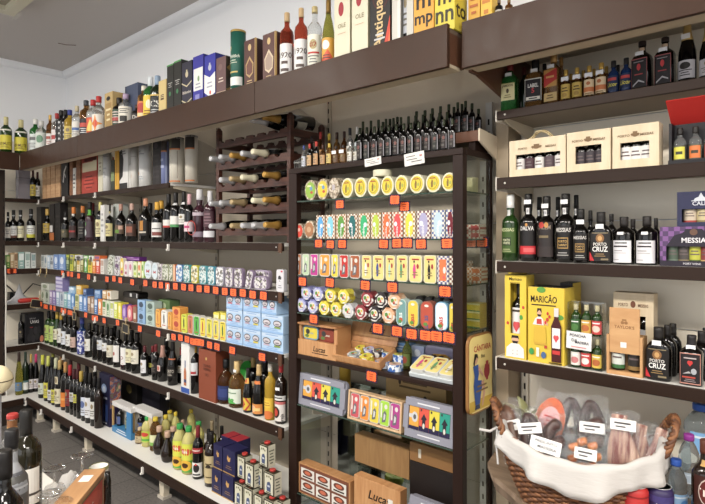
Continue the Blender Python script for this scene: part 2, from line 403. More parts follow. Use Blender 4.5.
# ================================================================== the room
def room():
    fl = MB(); fl.box(-6.2, 3.1, -3.6, 2.4, -.06, 0, '#77716c'); o = struct(fl.build('floor'))
    m, nt, b = newmat('floor_tiles'); tc = nt.nodes.new('ShaderNodeTexCoord')
    br = nt.nodes.new('ShaderNodeTexBrick'); br.offset = 0; br.inputs['Scale'].default_value = 1
    for k, v in (('Brick Width', .3), ('Row Height', .3), ('Mortar Size', .004)): br.inputs[k].default_value = v
    br.inputs['Color1'].default_value = lin('#6f6a65'); br.inputs['Color2'].default_value = lin('#66615d'); br.inputs['Mortar'].default_value = lin('#45413e')
    n = nt.nodes.new('ShaderNodeTexNoise'); n.inputs['Scale'].default_value = 70; n.inputs['Detail'].default_value = 6
    mx = nt.nodes.new('ShaderNodeMixRGB'); mx.blend_type = 'OVERLAY'; mx.inputs[0].default_value = .8
    nt.links.new(tc.outputs['Object'], br.inputs['Vector']); nt.links.new(tc.outputs['Object'], n.inputs['Vector'])
    nt.links.new(br.outputs['Color'], mx.inputs[1]); nt.links.new(n.outputs['Fac'], mx.inputs[2]); nt.links.new(mx.outputs[0], b.inputs['Base Color'])
    b.inputs['Roughness'].default_value = .5; o.data.materials[0] = m
    plaster, nt, b = newmat('wall_paint'); n = nt.nodes.new('ShaderNodeTexNoise'); n.inputs['Scale'].default_value = 3; n.inputs['Detail'].default_value = 6
    cr = nt.nodes.new('ShaderNodeValToRGB'); cr.color_ramp.elements[0].color = (.80, .81, .83, 1); cr.color_ramp.elements[1].color = (.85, .86, .88, 1)
    nt.links.new(n.outputs['Fac'], cr.inputs[0]); nt.links.new(cr.outputs[0], b.inputs['Base Color']); b.inputs['Roughness'].default_value = .8
    ceil = M('#cdc6c1', .85)
    c = MB(); c.box(-6.2, 3.1, -3.6, 2.4, 3.39, 3.5, ceil); struct(c.build('ceiling'))
    for nm, bx in (('wall_left', (-6.2, -6.08, -3.6, 2.4)), ('wall_back', (-6.08, 3.0, 2.285, 2.4)), ('wall_right', (3.0, 3.1, -3.6, 2.4))):
        w = MB(); w.box(*bx, 0, 3.39, plaster); struct(w.build(nm))
    w = MB(); w.box(-6.08, 3, -3.6, -3.5, 0, .5, plaster); w.box(-6.08, 3, -3.6, -3.5, 3.0, 3.39, plaster); w.box(-6.08, -5.4, -3.6, -3.5, .5, 3.0, plaster); w.box(2.4, 3, -3.6, -3.5, .5, 3.0, plaster)
    struct(w.build('wall_front'))
    # coved cornice: profile hollow between ceiling and wall
    t = MB()
    # along the back wall
    pts = [(2.285, 3.39), (2.225, 3.39)]+[(2.225+.055*(1-math.cos(PI/2*i/6)), 3.388-.055*math.sin(PI/2*i/6)) for i in range(1, 7)]+[(2.285, 3.333)]
    t.prism(pts, -6.08, 3, plaster, axis='x'); struct(t.build('trim_1'))
    t = MB(); pts = [(-6.08, 3.39), (-6.02, 3.39)]+[(-6.02-.055*(1-math.cos(PI/2*i/6)), 3.388-.055*math.sin(PI/2*i/6)) for i in range(1, 7)]+[(-6.08, 3.333)]
    t.prism(pts, -3.5, 2.285, plaster, axis='y'); struct(t.build('trim_2'))
    # hairline cracks in the old paint
    k = MB(); d = 1.735
    def cp(u, v): q = P(u, (CAMZ+1.735-CAMZ)*F/(HZ-v)); return (q[0], q[1], 3.3885)
    a, b_, c_ = cp(58, 43.5), cp(66, 45.2), cp(76, 45.6)
    k.tube([a, b_, c_], .0035, '#6b5240', 5); struct(k.build('trim_3'))
room()
# ------------------------------------------------------------------ lamps of the room
def ceiling_lamp():
    e = empty('ceiling_light', (-3.97, 1.056, 3.39)); m = M('#d8d2b8', .5); dk = M('#77705c', .6)
    b = MB(); b.box(-.62, .62, -.62, .30, -.03, 0, m)
    b.build('tray', e)
    f = MB()
    for q in ((-.62, .62, .22, .30), (-.62, .62, -.62, -.54), (-.62, -.54, -.54, .22), (.54, .62, -.54, .22)): f.box(*q, -.085, -.03, m)
    f.build('frame', e, .004)
    g = MB(); g.box(-.54, .54, -.54, .22, -.05, -.031, M('#a9a08c', .6)); g.build('diffuser', e)
    c = MB(); c.box(-.66, -.55, .30, .325, -.09, -.035, '#cfcac2'); c.box(-.65, -.62, .20, .33, -.08, -.03, '#cfcac2'); c.build('clip', e)
    tag(e, 'cream framed ceiling light with a grey diffuser near the far left ceiling corner', 'ceiling light')
ceiling_lamp()
# ================================================================== shelving, left
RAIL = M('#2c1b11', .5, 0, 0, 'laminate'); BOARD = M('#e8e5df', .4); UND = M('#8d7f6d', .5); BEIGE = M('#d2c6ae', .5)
CLIP = M('#e6e2da', .4)
PANEL, _nt, _b = newmat('back_panel_metal'); _n = _nt.nodes.new('ShaderNodeTexNoise'); _n.inputs['Scale'].default_value = 2.5
_c = _nt.nodes.new('ShaderNodeValToRGB'); _c.color_ramp.elements[0].color = lin('#b5a893'); _c.color_ramp.elements[1].color = lin('#c4b8a4')
_nt.links.new(_n.outputs['Fac'], _c.inputs[0]); _nt.links.new(_c.outputs[0], _b.inputs['Base Color']); _b.inputs['Roughness'].default_value = .5
PANEL2, _nt, _b = newmat('back_panel_pale'); _n = _nt.nodes.new('ShaderNodeTexNoise'); _n.inputs['Scale'].default_value = 2.5
_c = _nt.nodes.new('ShaderNodeValToRGB'); _c.color_ramp.elements[0].color = lin('#eadfca'); _c.color_ramp.elements[1].color = lin('#f4ead6')
_nt.links.new(_n.outputs['Fac'], _c.inputs[0]); _nt.links.new(_c.outputs[0], _b.inputs['Base Color']); _b.inputs['Roughness'].default_value = .5
def back_panels(x0, x1, zt, m, look, place, hh=.40, xpl=None):
    b = MB()
    for a in range(int((zt-.12)/hh)+1):
        z0 = .12+a*hh; z1 = min(zt, z0+hh-.004)
        if xpl is None: b.box(x0, x1, W, W+.012, z0, z1, m)
        else: b.box(xpl-.012, xpl, x0, x1, z0, z1, m)
    tag(b.build('wall_cladding'), look, 'panel', place)
back_panels(-6.05, -2.19, CAMZ+.95, PANEL, 'grey beige metal back panel with horizontal seams', 'behind the left shelves')
back_panels(-2.18, -1.03, CAMZ+.95, PANEL, 'grey beige metal back panel with horizontal seams', 'behind the tin cabinet')
back_panels(-1.02, 1.6, CAMZ+.98, PANEL2, 'pale cream metal back panel with horizontal seams', 'behind the right shelves', .2)
back_panels(1.55, W-.001, CAMZ+.95, PANEL2, 'pale metal back panel', 'on the end wall at the far left', .4, -6.05)
_up = []
def upright(x, y, zt, place, look='slotted metal shelf upright', m='#a79c8b', order=0, w=.032, z0=.12):
    e = empty('shelf_upright', (x, y, 0))
    b = s = MB(); b.box(-w/2, w/2, -.012, 0, z0, zt, m); z = z0+.05
    while z < zt-.06: s.box(-.004, .004, -.0135, -.0118, z, z+.026, '#1f1a16'); z += .055
    o = s.build('slotted_post', e)
    tag(e, look, 'shelf upright', place, 'slotted shelf uprights', order)
LX = [-5.68, -5.07, -4.43, -3.31, -2.165]
for i, x in enumerate(LX[1:4]): upright(x, W, CAMZ+.95, 'behind the left shelves', order=i)
upright(-2.19, W-.001, CAMZ+.95, 'seen through the left side of the tin cabinet')
# dark end post at the far left
e = empty('end_post', (-5.69, 1.57, 0)); b = MB(); b.box(-.03, .03, -.03, .03, 0, CAMZ+.62, '#33261f')
s = b
for i in range(26): s.box(.03, .0315, .012, .022, .3+i*.07, .33+i*.07, '#0f0b09')
s.build('slotted_post', e)
tag(e, 'dark brown shelving post with slots', 'shelf upright', 'at the left edge of the photo')
c = MB(); c.tube([(-5.652, 1.60, CAMZ-.25), (-5.648, 1.605, CAMZ-.6), (-5.65, 1.60, CAMZ-.9), (-5.648, 1.61, CAMZ-1.45)], .006, '#d8d4ca'); tag(c.build('cable'), 'white cable running down the dark end post', 'cable')
LEV = [('highest', .368, .334), ('second', -.027, -.07), ('third', -.286, -.336), ('fourth', -.614, -.665), ('fifth', -1.0, -1.054)]
BAY = ['corner bay', 'second bay from the corner', 'third bay from the corner', 'bay next to the tin cabinet']
def shelf(name, x0, x1, yf, yb, zt, zb, look, place, group, brk=True, clip=True, capend=False):
    e = empty(name, ((x0+x1)/2, yf, CAMZ+zt)); w = (x1-x0)/2-.001; h = zt-zb
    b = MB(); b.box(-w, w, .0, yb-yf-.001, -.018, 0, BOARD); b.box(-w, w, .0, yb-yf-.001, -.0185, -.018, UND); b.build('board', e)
    r = MB(); r.box(-w, w, -.014, 0, -h, 0.0, RAIL); r.build('front_rail', e, .002)
    if brk:
        for sx in (-1, 1):
            k = MB(); d = yb-yf; x = sx*(w-.012)
            k.prism([(.03, -.0186), (.03, -.034), (d-.003, -.085), (d-.003, -.0186)], x-.003, x+.003, BEIGE, axis='x'); k.build('bracket', e)
    if clip:
        k = MB(); k.box(-w-.0, -w+.014, -.026, -.0145, -h-.014, -h+.03, CLIP); k.box(-w, -w+.014, -.034, -.026, -h-.014, -h-.004, CLIP); k.build('rail_clip', e)
    if capend:
        k = MB(); k.box(w-.028, w-.002, -.019, -.0145, -h-.008, .0, M('#5a3a26', .4)); k.build('end_bracket', e)
        k = MB(); k.lathe([(.004, 0), (.003, .002)], '#d9d9d9', 8, T=Matrix.Translation((w-.05, -.0142, -h/2)) @ Matrix.Rotation(PI/2, 4, 'X')); k.build('screw', e)
    tag(e, look, 'shelf', place, group); return e
for nm, zt, zb in LEV:
    for i in range(4):
        if nm == 'highest' and i == 3: continue
        shelf('metal_shelf', LX[i], LX[i+1], YL, W, zt, zb, 'brown edged metal shelf', 'at the %s left level, %s' % (nm, BAY[i]), 'left wall shelves', capend=(i == 3))
    # end wall piece
    e = empty('corner_shelf', (-5.865, 1.93, CAMZ+zt))
    b = MB(); b.box(-.18, .184, -.33, .335, -.018, 0, BOARD); b.box(-.18, .184, -.33, .335, -.0185, -.018, UND); b.build('board', e)
    r = MB(); r.box(.1845, .1985, -.33, -.045, zb-zt, 0, RAIL); r.build('front_rail', e, .002)
    tag(e, 'brown edged corner shelf on the end wall', 'shelf', 'at the %s left level' % nm, 'end wall shelves')
GX = [-5.45, -5.07, -4.43, -3.31, -2.165]; ZG = -1.437
for i in range(4):
    e = shelf('base_shelf', GX[i], GX[i+1], 1.72, W, ZG, ZG-.055, 'white topped base shelf with cream feet', 'in the %s' % BAY[i], 'base shelves along the left wall', brk=False)
    for x in ([GX[i]+.10] if i < 3 else [GX[i]+.12, GX[i+1]-.05]):
        k = MB(); x -= (GX[i]+GX[i+1])/2
        k.prism([(-.035, -.0555), (-.022, -.195), (.022, -.195), (.035, -.0555)], .05, .09, BEIGE, T=Matrix.Translation((x, 0, 0))); k.box(x-.035, x+.035, .04, .10, -.2125, -.195, M('#b9b0a2', .5)); k.build('foot', e)
e = empty('corner_base_shelf', (-5.75, 1.9, CAMZ+ZG)); b = MB(); b.box(-.30, .298, -.55, .37, -.02, 0, BOARD); b.build('board', e)
r = MB(); r.box(.299, .313, -.55, -.215, -.055, 0, RAIL); r.build('front_rail', e, .002)
k = MB(); k.box(.285, .299, -.55, -.2, -.2125, -.06, M('#2b221d', .5)); k.box(-.29, -.2, .2, .3, -.2125, -.021, BEIGE); k.build('foot', e)
tag(e, 'white topped corner base shelf with brown edge on the end wall', 'shelf')
# ------------------------------------------------------------------ canopy ledge
FASC, nt, b = newmat('fascia_laminate'); b.inputs['Roughness'].default_value = .3; b.inputs['Specular IOR Level'].default_value = .16
tc = nt.nodes.new('ShaderNodeTexCoord'); n = nt.nodes.new('ShaderNodeTexNoise'); n.inputs['Scale'].default_value = 7; n.inputs['Detail'].default_value = 7; n.inputs['Distortion'].default_value = 1.2
mr = nt.nodes.new('ShaderNodeMapRange'); mr.inputs['To Min'].default_value = .22; mr.inputs['To Max'].default_value = .5
nt.links.new(tc.outputs['Object'], n.inputs['Vector']); nt.links.new(n.outputs['Fac'], mr.inputs['Value']); nt.links.new(mr.outputs[0], b.inputs['Roughness'])
cr = nt.nodes.new('ShaderNodeValToRGB'); cr.color_ramp.elements[0].color = lin('#382418'); cr.color_ramp.elements[1].color = lin('#452d20')
nt.links.new(n.outputs['Fac'], cr.inputs[0]); nt.links.new(cr.outputs[0], b.inputs['Base Color'])
def canopy(x0, x1, yf, zb, zt, look, place, order=0, yd=.085, bd=.40):
    e = empty('display_ledge', ((x0+x1)/2, yf, CAMZ+zb)); w = (x1-x0)/2-.0015; h = zt-zb
    f = MB(); f.box(-w, w, 0, .018, 0, h, FASC); f.build('fascia', e, .002)
    u = MB(); u.box(-w, w, .0185, yd, .002, .014, M('#b7a88e', .5)); u.build('underside', e)
    t = MB(); t.box(-w, w, .0185, bd, h-.028, h-.012, M('#6b5a4c', .5) if bd < .5 else M('#b3a58e', .5)); t.build('ledge_board', e)
    for sx in (-1, 1):
        c = MB(); c.box(sx*w-(.012 if sx > 0 else 0), sx*w+(0 if sx > 0 else .012), .0186, yd+.03, .0145, h-.0285, M('#5b3a28', .4)); c.build('end_cap', e)
    tag(e, look, 'ledge', place, 'brown ledge panels above the shelves', order)
cx = [-5.43, X(43, 1.65), X(77, 1.65), X(254.5, 1.65), -1.018]
for i in range(4): canopy(cx[i], cx[i+1], 1.65, .603, .757, 'brown laminate ledge panel', 'above the left shelves', i)
canopy(-.999, 1.5, 1.71, .606, .772, 'brown laminate ledge panel', 'above the right shelves', bd=.555)  # rear of this ledge board added to block light falling behind it
e = empty('display_ledge', (-5.43, 1.25, CAMZ+.603)); f = MB(); f.box(-.018, 0, -.4, .398, 0, .154, FASC); f.build('fascia', e, .002)
t = MB(); t.box(-.40, -.0185, -.4, .398, .126, .142, M('#6b5a4c', .5)); t.build('ledge_board', e); tag(e, 'brown laminate ledge panel', 'ledge', 'on the end wall at the far left', 'brown ledge panels above the shelves')
for i, x in enumerate((-4.43, -3.31, -2.2)):
    k = MB(); k.prism([(1.98, CAMZ+.728), (2.258, CAMZ+.64), (2.258, CAMZ+.90), (2.05, CAMZ+.728)], x-.003, x+.003, M('#d9cdb8', .5), axis='x')
    tag(k.build('ledge_bracket'), 'cream tapered bracket', 'bracket', 'under the left ledge', 'ledge brackets', i)
k = MB(); k.prism([(1.75, CAMZ+.60), (1.80, CAMZ+.60), (2.258, CAMZ+.50), (2.258, CAMZ+.743), (1.80, CAMZ+.743), (1.80, CAMZ+.62), (1.75, CAMZ+.62)], -.992, -.978, M('#5b3a28', .4), axis='x')
tag(k.build('ledge_bracket'), 'brown wooden bracket under the left end of the right ledge', 'bracket', '', 'ledge brackets')
# ================================================================== cabinet for tins
YC = 1.90; CX0, CX1 = -2.134, -1.103
DARK = M('#2a1a14', .42, 0, 0, 'laminate')
GSH = [.19, -.003, -.190, -.382, None, -.855, -1.312]     # shelf heights relative to the eye; the fifth is the dark wooden shelf
ZS5 = -.597
cab = empty('display_cabinet', ((CX0+CX1)/2, YC, 0)); cw = (CX1-CX0)/2; cd = .25
for nm, x0, x1, y0, y1 in (('post', -cw, -cw+.060, 0, .035), ('post', cw-.046, cw, 0, .035), ('post', cw-.02, cw, cd-.02, cd)):
    b = MB(); b.box(x0, x1, y0, y1, .02, CAMZ+.333, DARK); b.build(nm, cab, .002)
b = MB(); b.box(-cw, cw, 0, .03, CAMZ+.3335, CAMZ+.36, DARK); b.box(-cw, -cw+.03, .031, cd, CAMZ+.3335, CAMZ+.36, DARK); b.box(cw-.03, cw, .031, cd, CAMZ+.3335, CAMZ+.36, DARK); b.build('top_rail', cab, .002)
b = MB(); b.box(-cw+.031, cw-.031, .031, cd, CAMZ+.345, CAMZ+.359, M('#4d3a2e', .4)); b.build('top_board', cab)
b = MB(); b.box(-cw+.061, cw-.047, 0.002, cd-.03, CAMZ+ZS5-.022, CAMZ+ZS5, DARK); b.build('wooden_shelf', cab, .002)
b = MB(); b.box(-cw, cw, 0, cd, 0, .0195, DARK); b.build('plinth', cab)
GS = clear('#cfdcd2', .05, 'shelf'); GE = clear('#5f8470', .25, 'edge')
for z in GSH:
    if z is None: continue
    b = MB(); x0, x1 = -cw+.062, cw-.008
    b.box(x0, x1, .037, cd-.022, CAMZ+z-.006, CAMZ+z, GS); b.box(x0, x1-.042, .006, .0365, CAMZ+z-.006, CAMZ+z, GS)
    b.box(x0, x1-.042, .0045, .0058, CAMZ+z-.006, CAMZ+z, M('#3c4f45', .15)); b.box(x1-.0005, x1+.001, .037, cd-.022, CAMZ+z-.006, CAMZ+z, M('#3c4f45', .15)); b.build('glass_shelf', cab)
b = MB(); b.box(cw-.006, cw-.002, .036, cd-.021, .03, CAMZ+.333, clear('#e9efe9', .06, 'pane')); b.build('side_pane', cab)
b = MB(); b.box(-cw+.004, -cw+.008, .036, cd-.02, .03, CAMZ+.333, clear('#e9efe9', .06, 'pane')); b.build('side_pane', cab)
s = MB(); s.box(cw-.052, cw-.0205, cd-.014, cd, .02, CAMZ+.333, '#b3b2ad')
for i in range(34): s.box(cw-.040, cw-.033, cd-.0155, cd-.0135, .08+i*.055, .10+i*.055, '#2a2724')
s.build('slotted_strip', cab)
tag(cab, 'dark brown framed display cabinet with glass shelves of tins and a glass side', 'cabinet')
# mirror standing behind the lowest shelves
m, nt, b_ = newmat('mirror'); b_.inputs['Metallic'].default_value = 1; b_.inputs['Roughness'].default_value = .06; b_.inputs['Base Color'].default_value = lin('#c3cbc5')
b = MB(); b.box(X(338, 2.255), X(452, 2.255), 2.252, 2.258, .10, CAMZ-.80, m); tag(b.build('mirror'), 'mirror panel behind the lowest glass shelves of the cabinet', 'mirror')
k = MB(); k.prism([(1.97, CAMZ-.895), (1.97, CAMZ-.915), (2.25, CAMZ-.985), (2.25, CAMZ-.875)], -2.03, -2.024, M('#ddd2bd', .5), axis='x'); tag(k.build('shelf_bracket'), 'cream tapered shelf bracket inside the lower left of the cabinet', 'bracket')
# step shelf on the cabinet top
e = empty('step_shelf', ((-2.1-1.09)/2, 2.0, CAMZ+.443)); w = (-1.09+2.1)/2
b = MB(); b.box(-w, w, .0125, .25, -.018, 0, M('#5d4434', .4)); b.build('board', e); b = MB(); b.box(-w, w, 0, .012, -.045, 0, M('#6b432d', .4)); b.build('front_rail', e, .002)
k = MB(); k.prism([(.0, .005), (.0, -.045), (.26, -.16), (.26, -.02)], w+.001, w+.009, M('#e0cfb4', .5), axis='x'); k.build('bracket', e)
k = MB(); k.box(-w+.02, -w+.05, .013, .25, -.083, -.019, DARK); k.box(w-.05, w-.02, .013, .12, -.083, -.019, DARK); k.build('support', e)
tag(e, 'brown step shelf with a cream end bracket on top of the cabinet', 'shelf')
# ================================================================== shelving, right
RX0 = -.986; RXE = 1.3
RLEV = [('first', .493, .46), ('second', .234, .19), ('third', -.0905, -.132), ('fourth', -.466, -.508)]
for nm, zt, zb in RLEV:
    e = shelf('metal_shelf', RX0, RXE, YR, W, zt, zb, 'brown edged metal shelf', 'on the right, %s from the top' % nm, 'right wall shelves', clip=False)
    w = (RXE-RX0)/2
    k = MB(); k.box(-w-.004, -w-.0005, -.014, .295, zb-zt-.006, .004, M('#e5ddd0', .4)); k.build('end_plate', e)
    k = MB(); k.lathe([(.0045, 0), (.003, .002)], '#d9d2c6', 8, T=Matrix.Translation((-w+.035, -.0142, (zb-zt)/2)) @ Matrix.Rotation(PI/2, 4, 'X')); k.build('screw', e)
upright(-1.145, W-.06, CAMZ+.6, 'of grey metal beside the cabinet glass', m='#bdbab2', w=.03)
b = MB(); b.box(-1.085, -1.03, 2.15, W-.001, 0, CAMZ+.55, M('#b39f83', .5)); tag(b.build('support_post'), 'tan metal post between the cabinet and the right shelves', 'post')
upright(-1.005, W-.001, CAMZ+.6, 'at the left end of the right shelves', m='#d6ccb8', w=.03)
# ================================================================== wine rack
RW = wood('#3a1d14', '#5a3020', 7, .42)
RKX0, RKX1 = -2.845, -2.165
def rack():
    e = empty('wine_rack', ((RKX0+RKX1)/2, 1.94, CAMZ-.027)); w = (RKX1-RKX0)/2; z0 = .027
    for x in (-w, w-.028):
        for y, zt in ((0, .66), (.235, .63)):
            b = MB(); b.box(x, x+.028, y, y+.028, 0, z0+zt, RW); b.lathe([(.0155, z0+zt), (.013, z0+zt+.008), (.006, z0+zt+.014)], RW, 10, T=Matrix.Translation((x+.014, y+.014, 0))); b.build('post', e, .002)
    sl = [q-(RKX0+RKX1)/2 for q in SLOT]
    for z in RACKZ:
        for y, rr in ((.002, .024), (.237, .034)):
            pts = [(-w+.028, z0+z-.022), (w-.028, z0+z-.022), (w-.028, z0+z+.022)]
            for c in reversed(sl):
                for i in range(9):
                    a = PI*i/8; xx = c+rr*math.cos(a)
                    pts.append((max(-w+.029, min(w-.029, xx)), z0+z+.022-rr*.75*math.sin(a)))
            pts.append((-w+.028, z0+z+.022))
            b = MB(); b.prism(pts, y, y+.022, RW); b.build('scalloped_rail', e)
        for x in (-w+.004, w-.026):
            b = MB(); b.box(x, x+.02, .0285, .2345, z0+z-.02, z0+z+.02, RW); b.build('side_rail', e)
    tag(e, 'dark red wooden wine rack of lying foil-necked bottles', 'wine rack')
SLOT = [-2.775, -2.672, -2.57, -2.468, -2.37, -2.272]
RACKZ = [.569, .4375, .305, .171, .036]
rack()
SIL = foil('#c9c9cc'); GOLD = foil('#c0923a'); CRM = M('#ded7b8', .45); PGOLD = foil('#bfa678')
rk = [(0, 2, SIL), (0, 3, GOLD), (1, 0, SIL), (1, 1, SIL), (1, 2, GOLD), (1, 3, SIL), (1, 4, CRM), (2, 1, SIL), (2, 2, PGOLD), (2, 3, CRM), (2, 5, GOLD), (3, 0, SIL), (3, 1, SIL), (3, 2, PGOLD), (3, 4, CRM), (3, 5, GOLD),
      (4, 0, SIL), (4, 2, PGOLD), (4, 3, SIL), (4, 4, SIL), (4, 5, GOLD)]
fname = {id(SIL): 'silver foil', id(GOLD): 'gold foil', id(CRM): 'cream foil', id(PGOLD): 'pale gold foil'}
lev = ['lying on top of the wine rack', 'lying in the second rack tier', 'lying in the third rack tier', 'lying in the fourth rack tier', 'lying in the lowest rack tier']
for l, s, fm in rk:
    sp = B('champ', 'k', fm, [(.18, .38, 80, '#b9b2a0', ())], r=.040, name='sparkling_wine_bottle', capn='foil')
    x = SLOT[s]+random.uniform(-.004, .004)
    if l == 0: x = (-2.315, -2.212)[s-2]
    z = CAMZ+RACKZ[l]+.022+.012 if l else CAMZ+RACKZ[0]+.076
    e = empty('sparkling_wine_bottle', (x, 2.163, z)); e.rotation_euler = (R(90), 0, 0)
    if l == 0: e.rotation_euler = (R(90), 0, R(-12)); e.location.y = 2.15 
    bottle_parts(sp, .040, .315, e); tag(e, 'bottle with %s neck' % fname[id(fm)], 'wine bottle', lev[l], 'bottles lying in the wine rack', s)
# ================================================================== goods: helpers
def L(z0, z1, col, ha=70, deco=None):
    if deco is None: deco = [('l', .12, .5, 3, '#6a6258'), ('o', 0, .72, .28, .14, '#8a7a5a')]
    return (z0, z1, ha, col, deco)
def LT(z0, z1, col, txt, tc, ha=70, zb=.45, hf=.22, extra=()): return (z0, z1, ha, col, [('t', txt, tc, zb, hf), ('l', .1, zb-.05, 2, tc)]+list(extra))
def box_row(place, zr, Yf, group, items, d=.07, name='carton', cat='carton', dz=0):
    """items: (left px, right px, top px or height m, body, artwork, look, options)"""
    for it in items:
        u0, u1, v, body, deco, look = it[:6]; op = dict(it[6]) if len(it) > 6 else {}
        y = Yf+op.pop('back', .004); z = CAMZ+zr+op.pop('up', 0); x0, x1 = X(u0, y), X(u1, y)
        h = v if v < 2 else Z(v, (u0+u1)/2, y)-z
        w = (x1-x0)*op.pop('wf', .97)
        carton(w, op.pop('d', d), h, body, deco, ((x0+x1)/2, y, z), look, place, group, u0, cat=op.pop('cat', cat), name=op.pop('name', name), **op)
def tin_row(place, zr, Yf, group, items, d=.024, name='food_tin', wf=.95, rnd=.3):
    for it in items:
        u0, u1, v, edge, face, deco, look = it[:7]; op = dict(it[7]) if len(it) > 7 else {}
        y = Yf+op.pop('back', .006); z = CAMZ+zr+op.pop('up', 0); x0, x1 = X(u0, y), X(u1, y); h = v if v < 2 else Z(v, (u0+u1)/2, y)-z
        op.setdefault('rnd', rnd)
        tin((x1-x0)*op.pop('wf', wf), h, op.pop('d', d), edge, face, deco, ((x0+x1)/2, y, z), look, place, group, u0, name=op.pop('nm', name), **op)
DKC = M('#1a1614', .5); WHT = '#e8e6e0'; CREAM = '#ddd3b4'
def tube_thing(u0, u1, v, zr, Yf, body, bands, look, place, group, name='gift_tube', lid='#8d8a84', back=.004, H=None):
    uc = (u0+u1)/2; r = .04
    for _ in range(4):
        y = Yf+back+r; d = D(uc, y); r = (u1-u0)/2*d/F/math.sqrt(1+kk(uc)**2)
    r = min(r, .052); z = CAMZ+zr; H = H or Z(v, uc, y)-z
    e = empty(name, (X(uc, y), y, z)); b = MB(); b.lathe([(r, 0), (r, H-.012)], body, 24); b.build('tube', e)
    b = MB(); b.lathe([(r+.0008, H-.012), (r+.0008, H-.001), (r-.003, H)], lid, 24); b.build('lid', e)
    if bands:
        b = MB(); Wd = 2*R(85)*r
        decal(b, wrap(circ, r, 85, 0, H), Wd, H, bands, nx=14); b.build('printed_label', e)
    tag(e, look, 'gift tube', place, group, u0); return e
# ================================================================== A: on the ledge above the left shelves
A = 'on the left ledge'; GA = 'bottles and cartons on the left ledge'; ZA = .745; YA = 1.682
for u, v, wd in ((6, 117, 11), (21, 120, 12)):
    y, d = YX(u, -5.52); r = 1.13*wd/2*d/F/math.sqrt(1+kk(u)**2); z = CAMZ+.745
    sp = B('bord', 'dg', '#cfc38a', [LT(.12, .50, '#d9cb1e', 'VERMUTE', '#5a3a12', 75, .3, .2), L(.62, .66, '#e6e2d2', 70, ()), ], name='vermouth_bottle', capn='capsule')
    bottle_at(sp, -5.52, y, z, CAMZ+(HZ-v)/F*d-z, r, 'green bottle with large yellow label', 'bottle', 'on the end wall ledge', 'yellow labelled bottles on the end wall ledge', u, R(60))
WL = lambda c='#e9e7e2', z0=.1, z1=.55, t='#777': L(z0, z1, c, 75, [('l', .1, .45, 3, t), ('r', -.5, .5, .6, .8, t)])
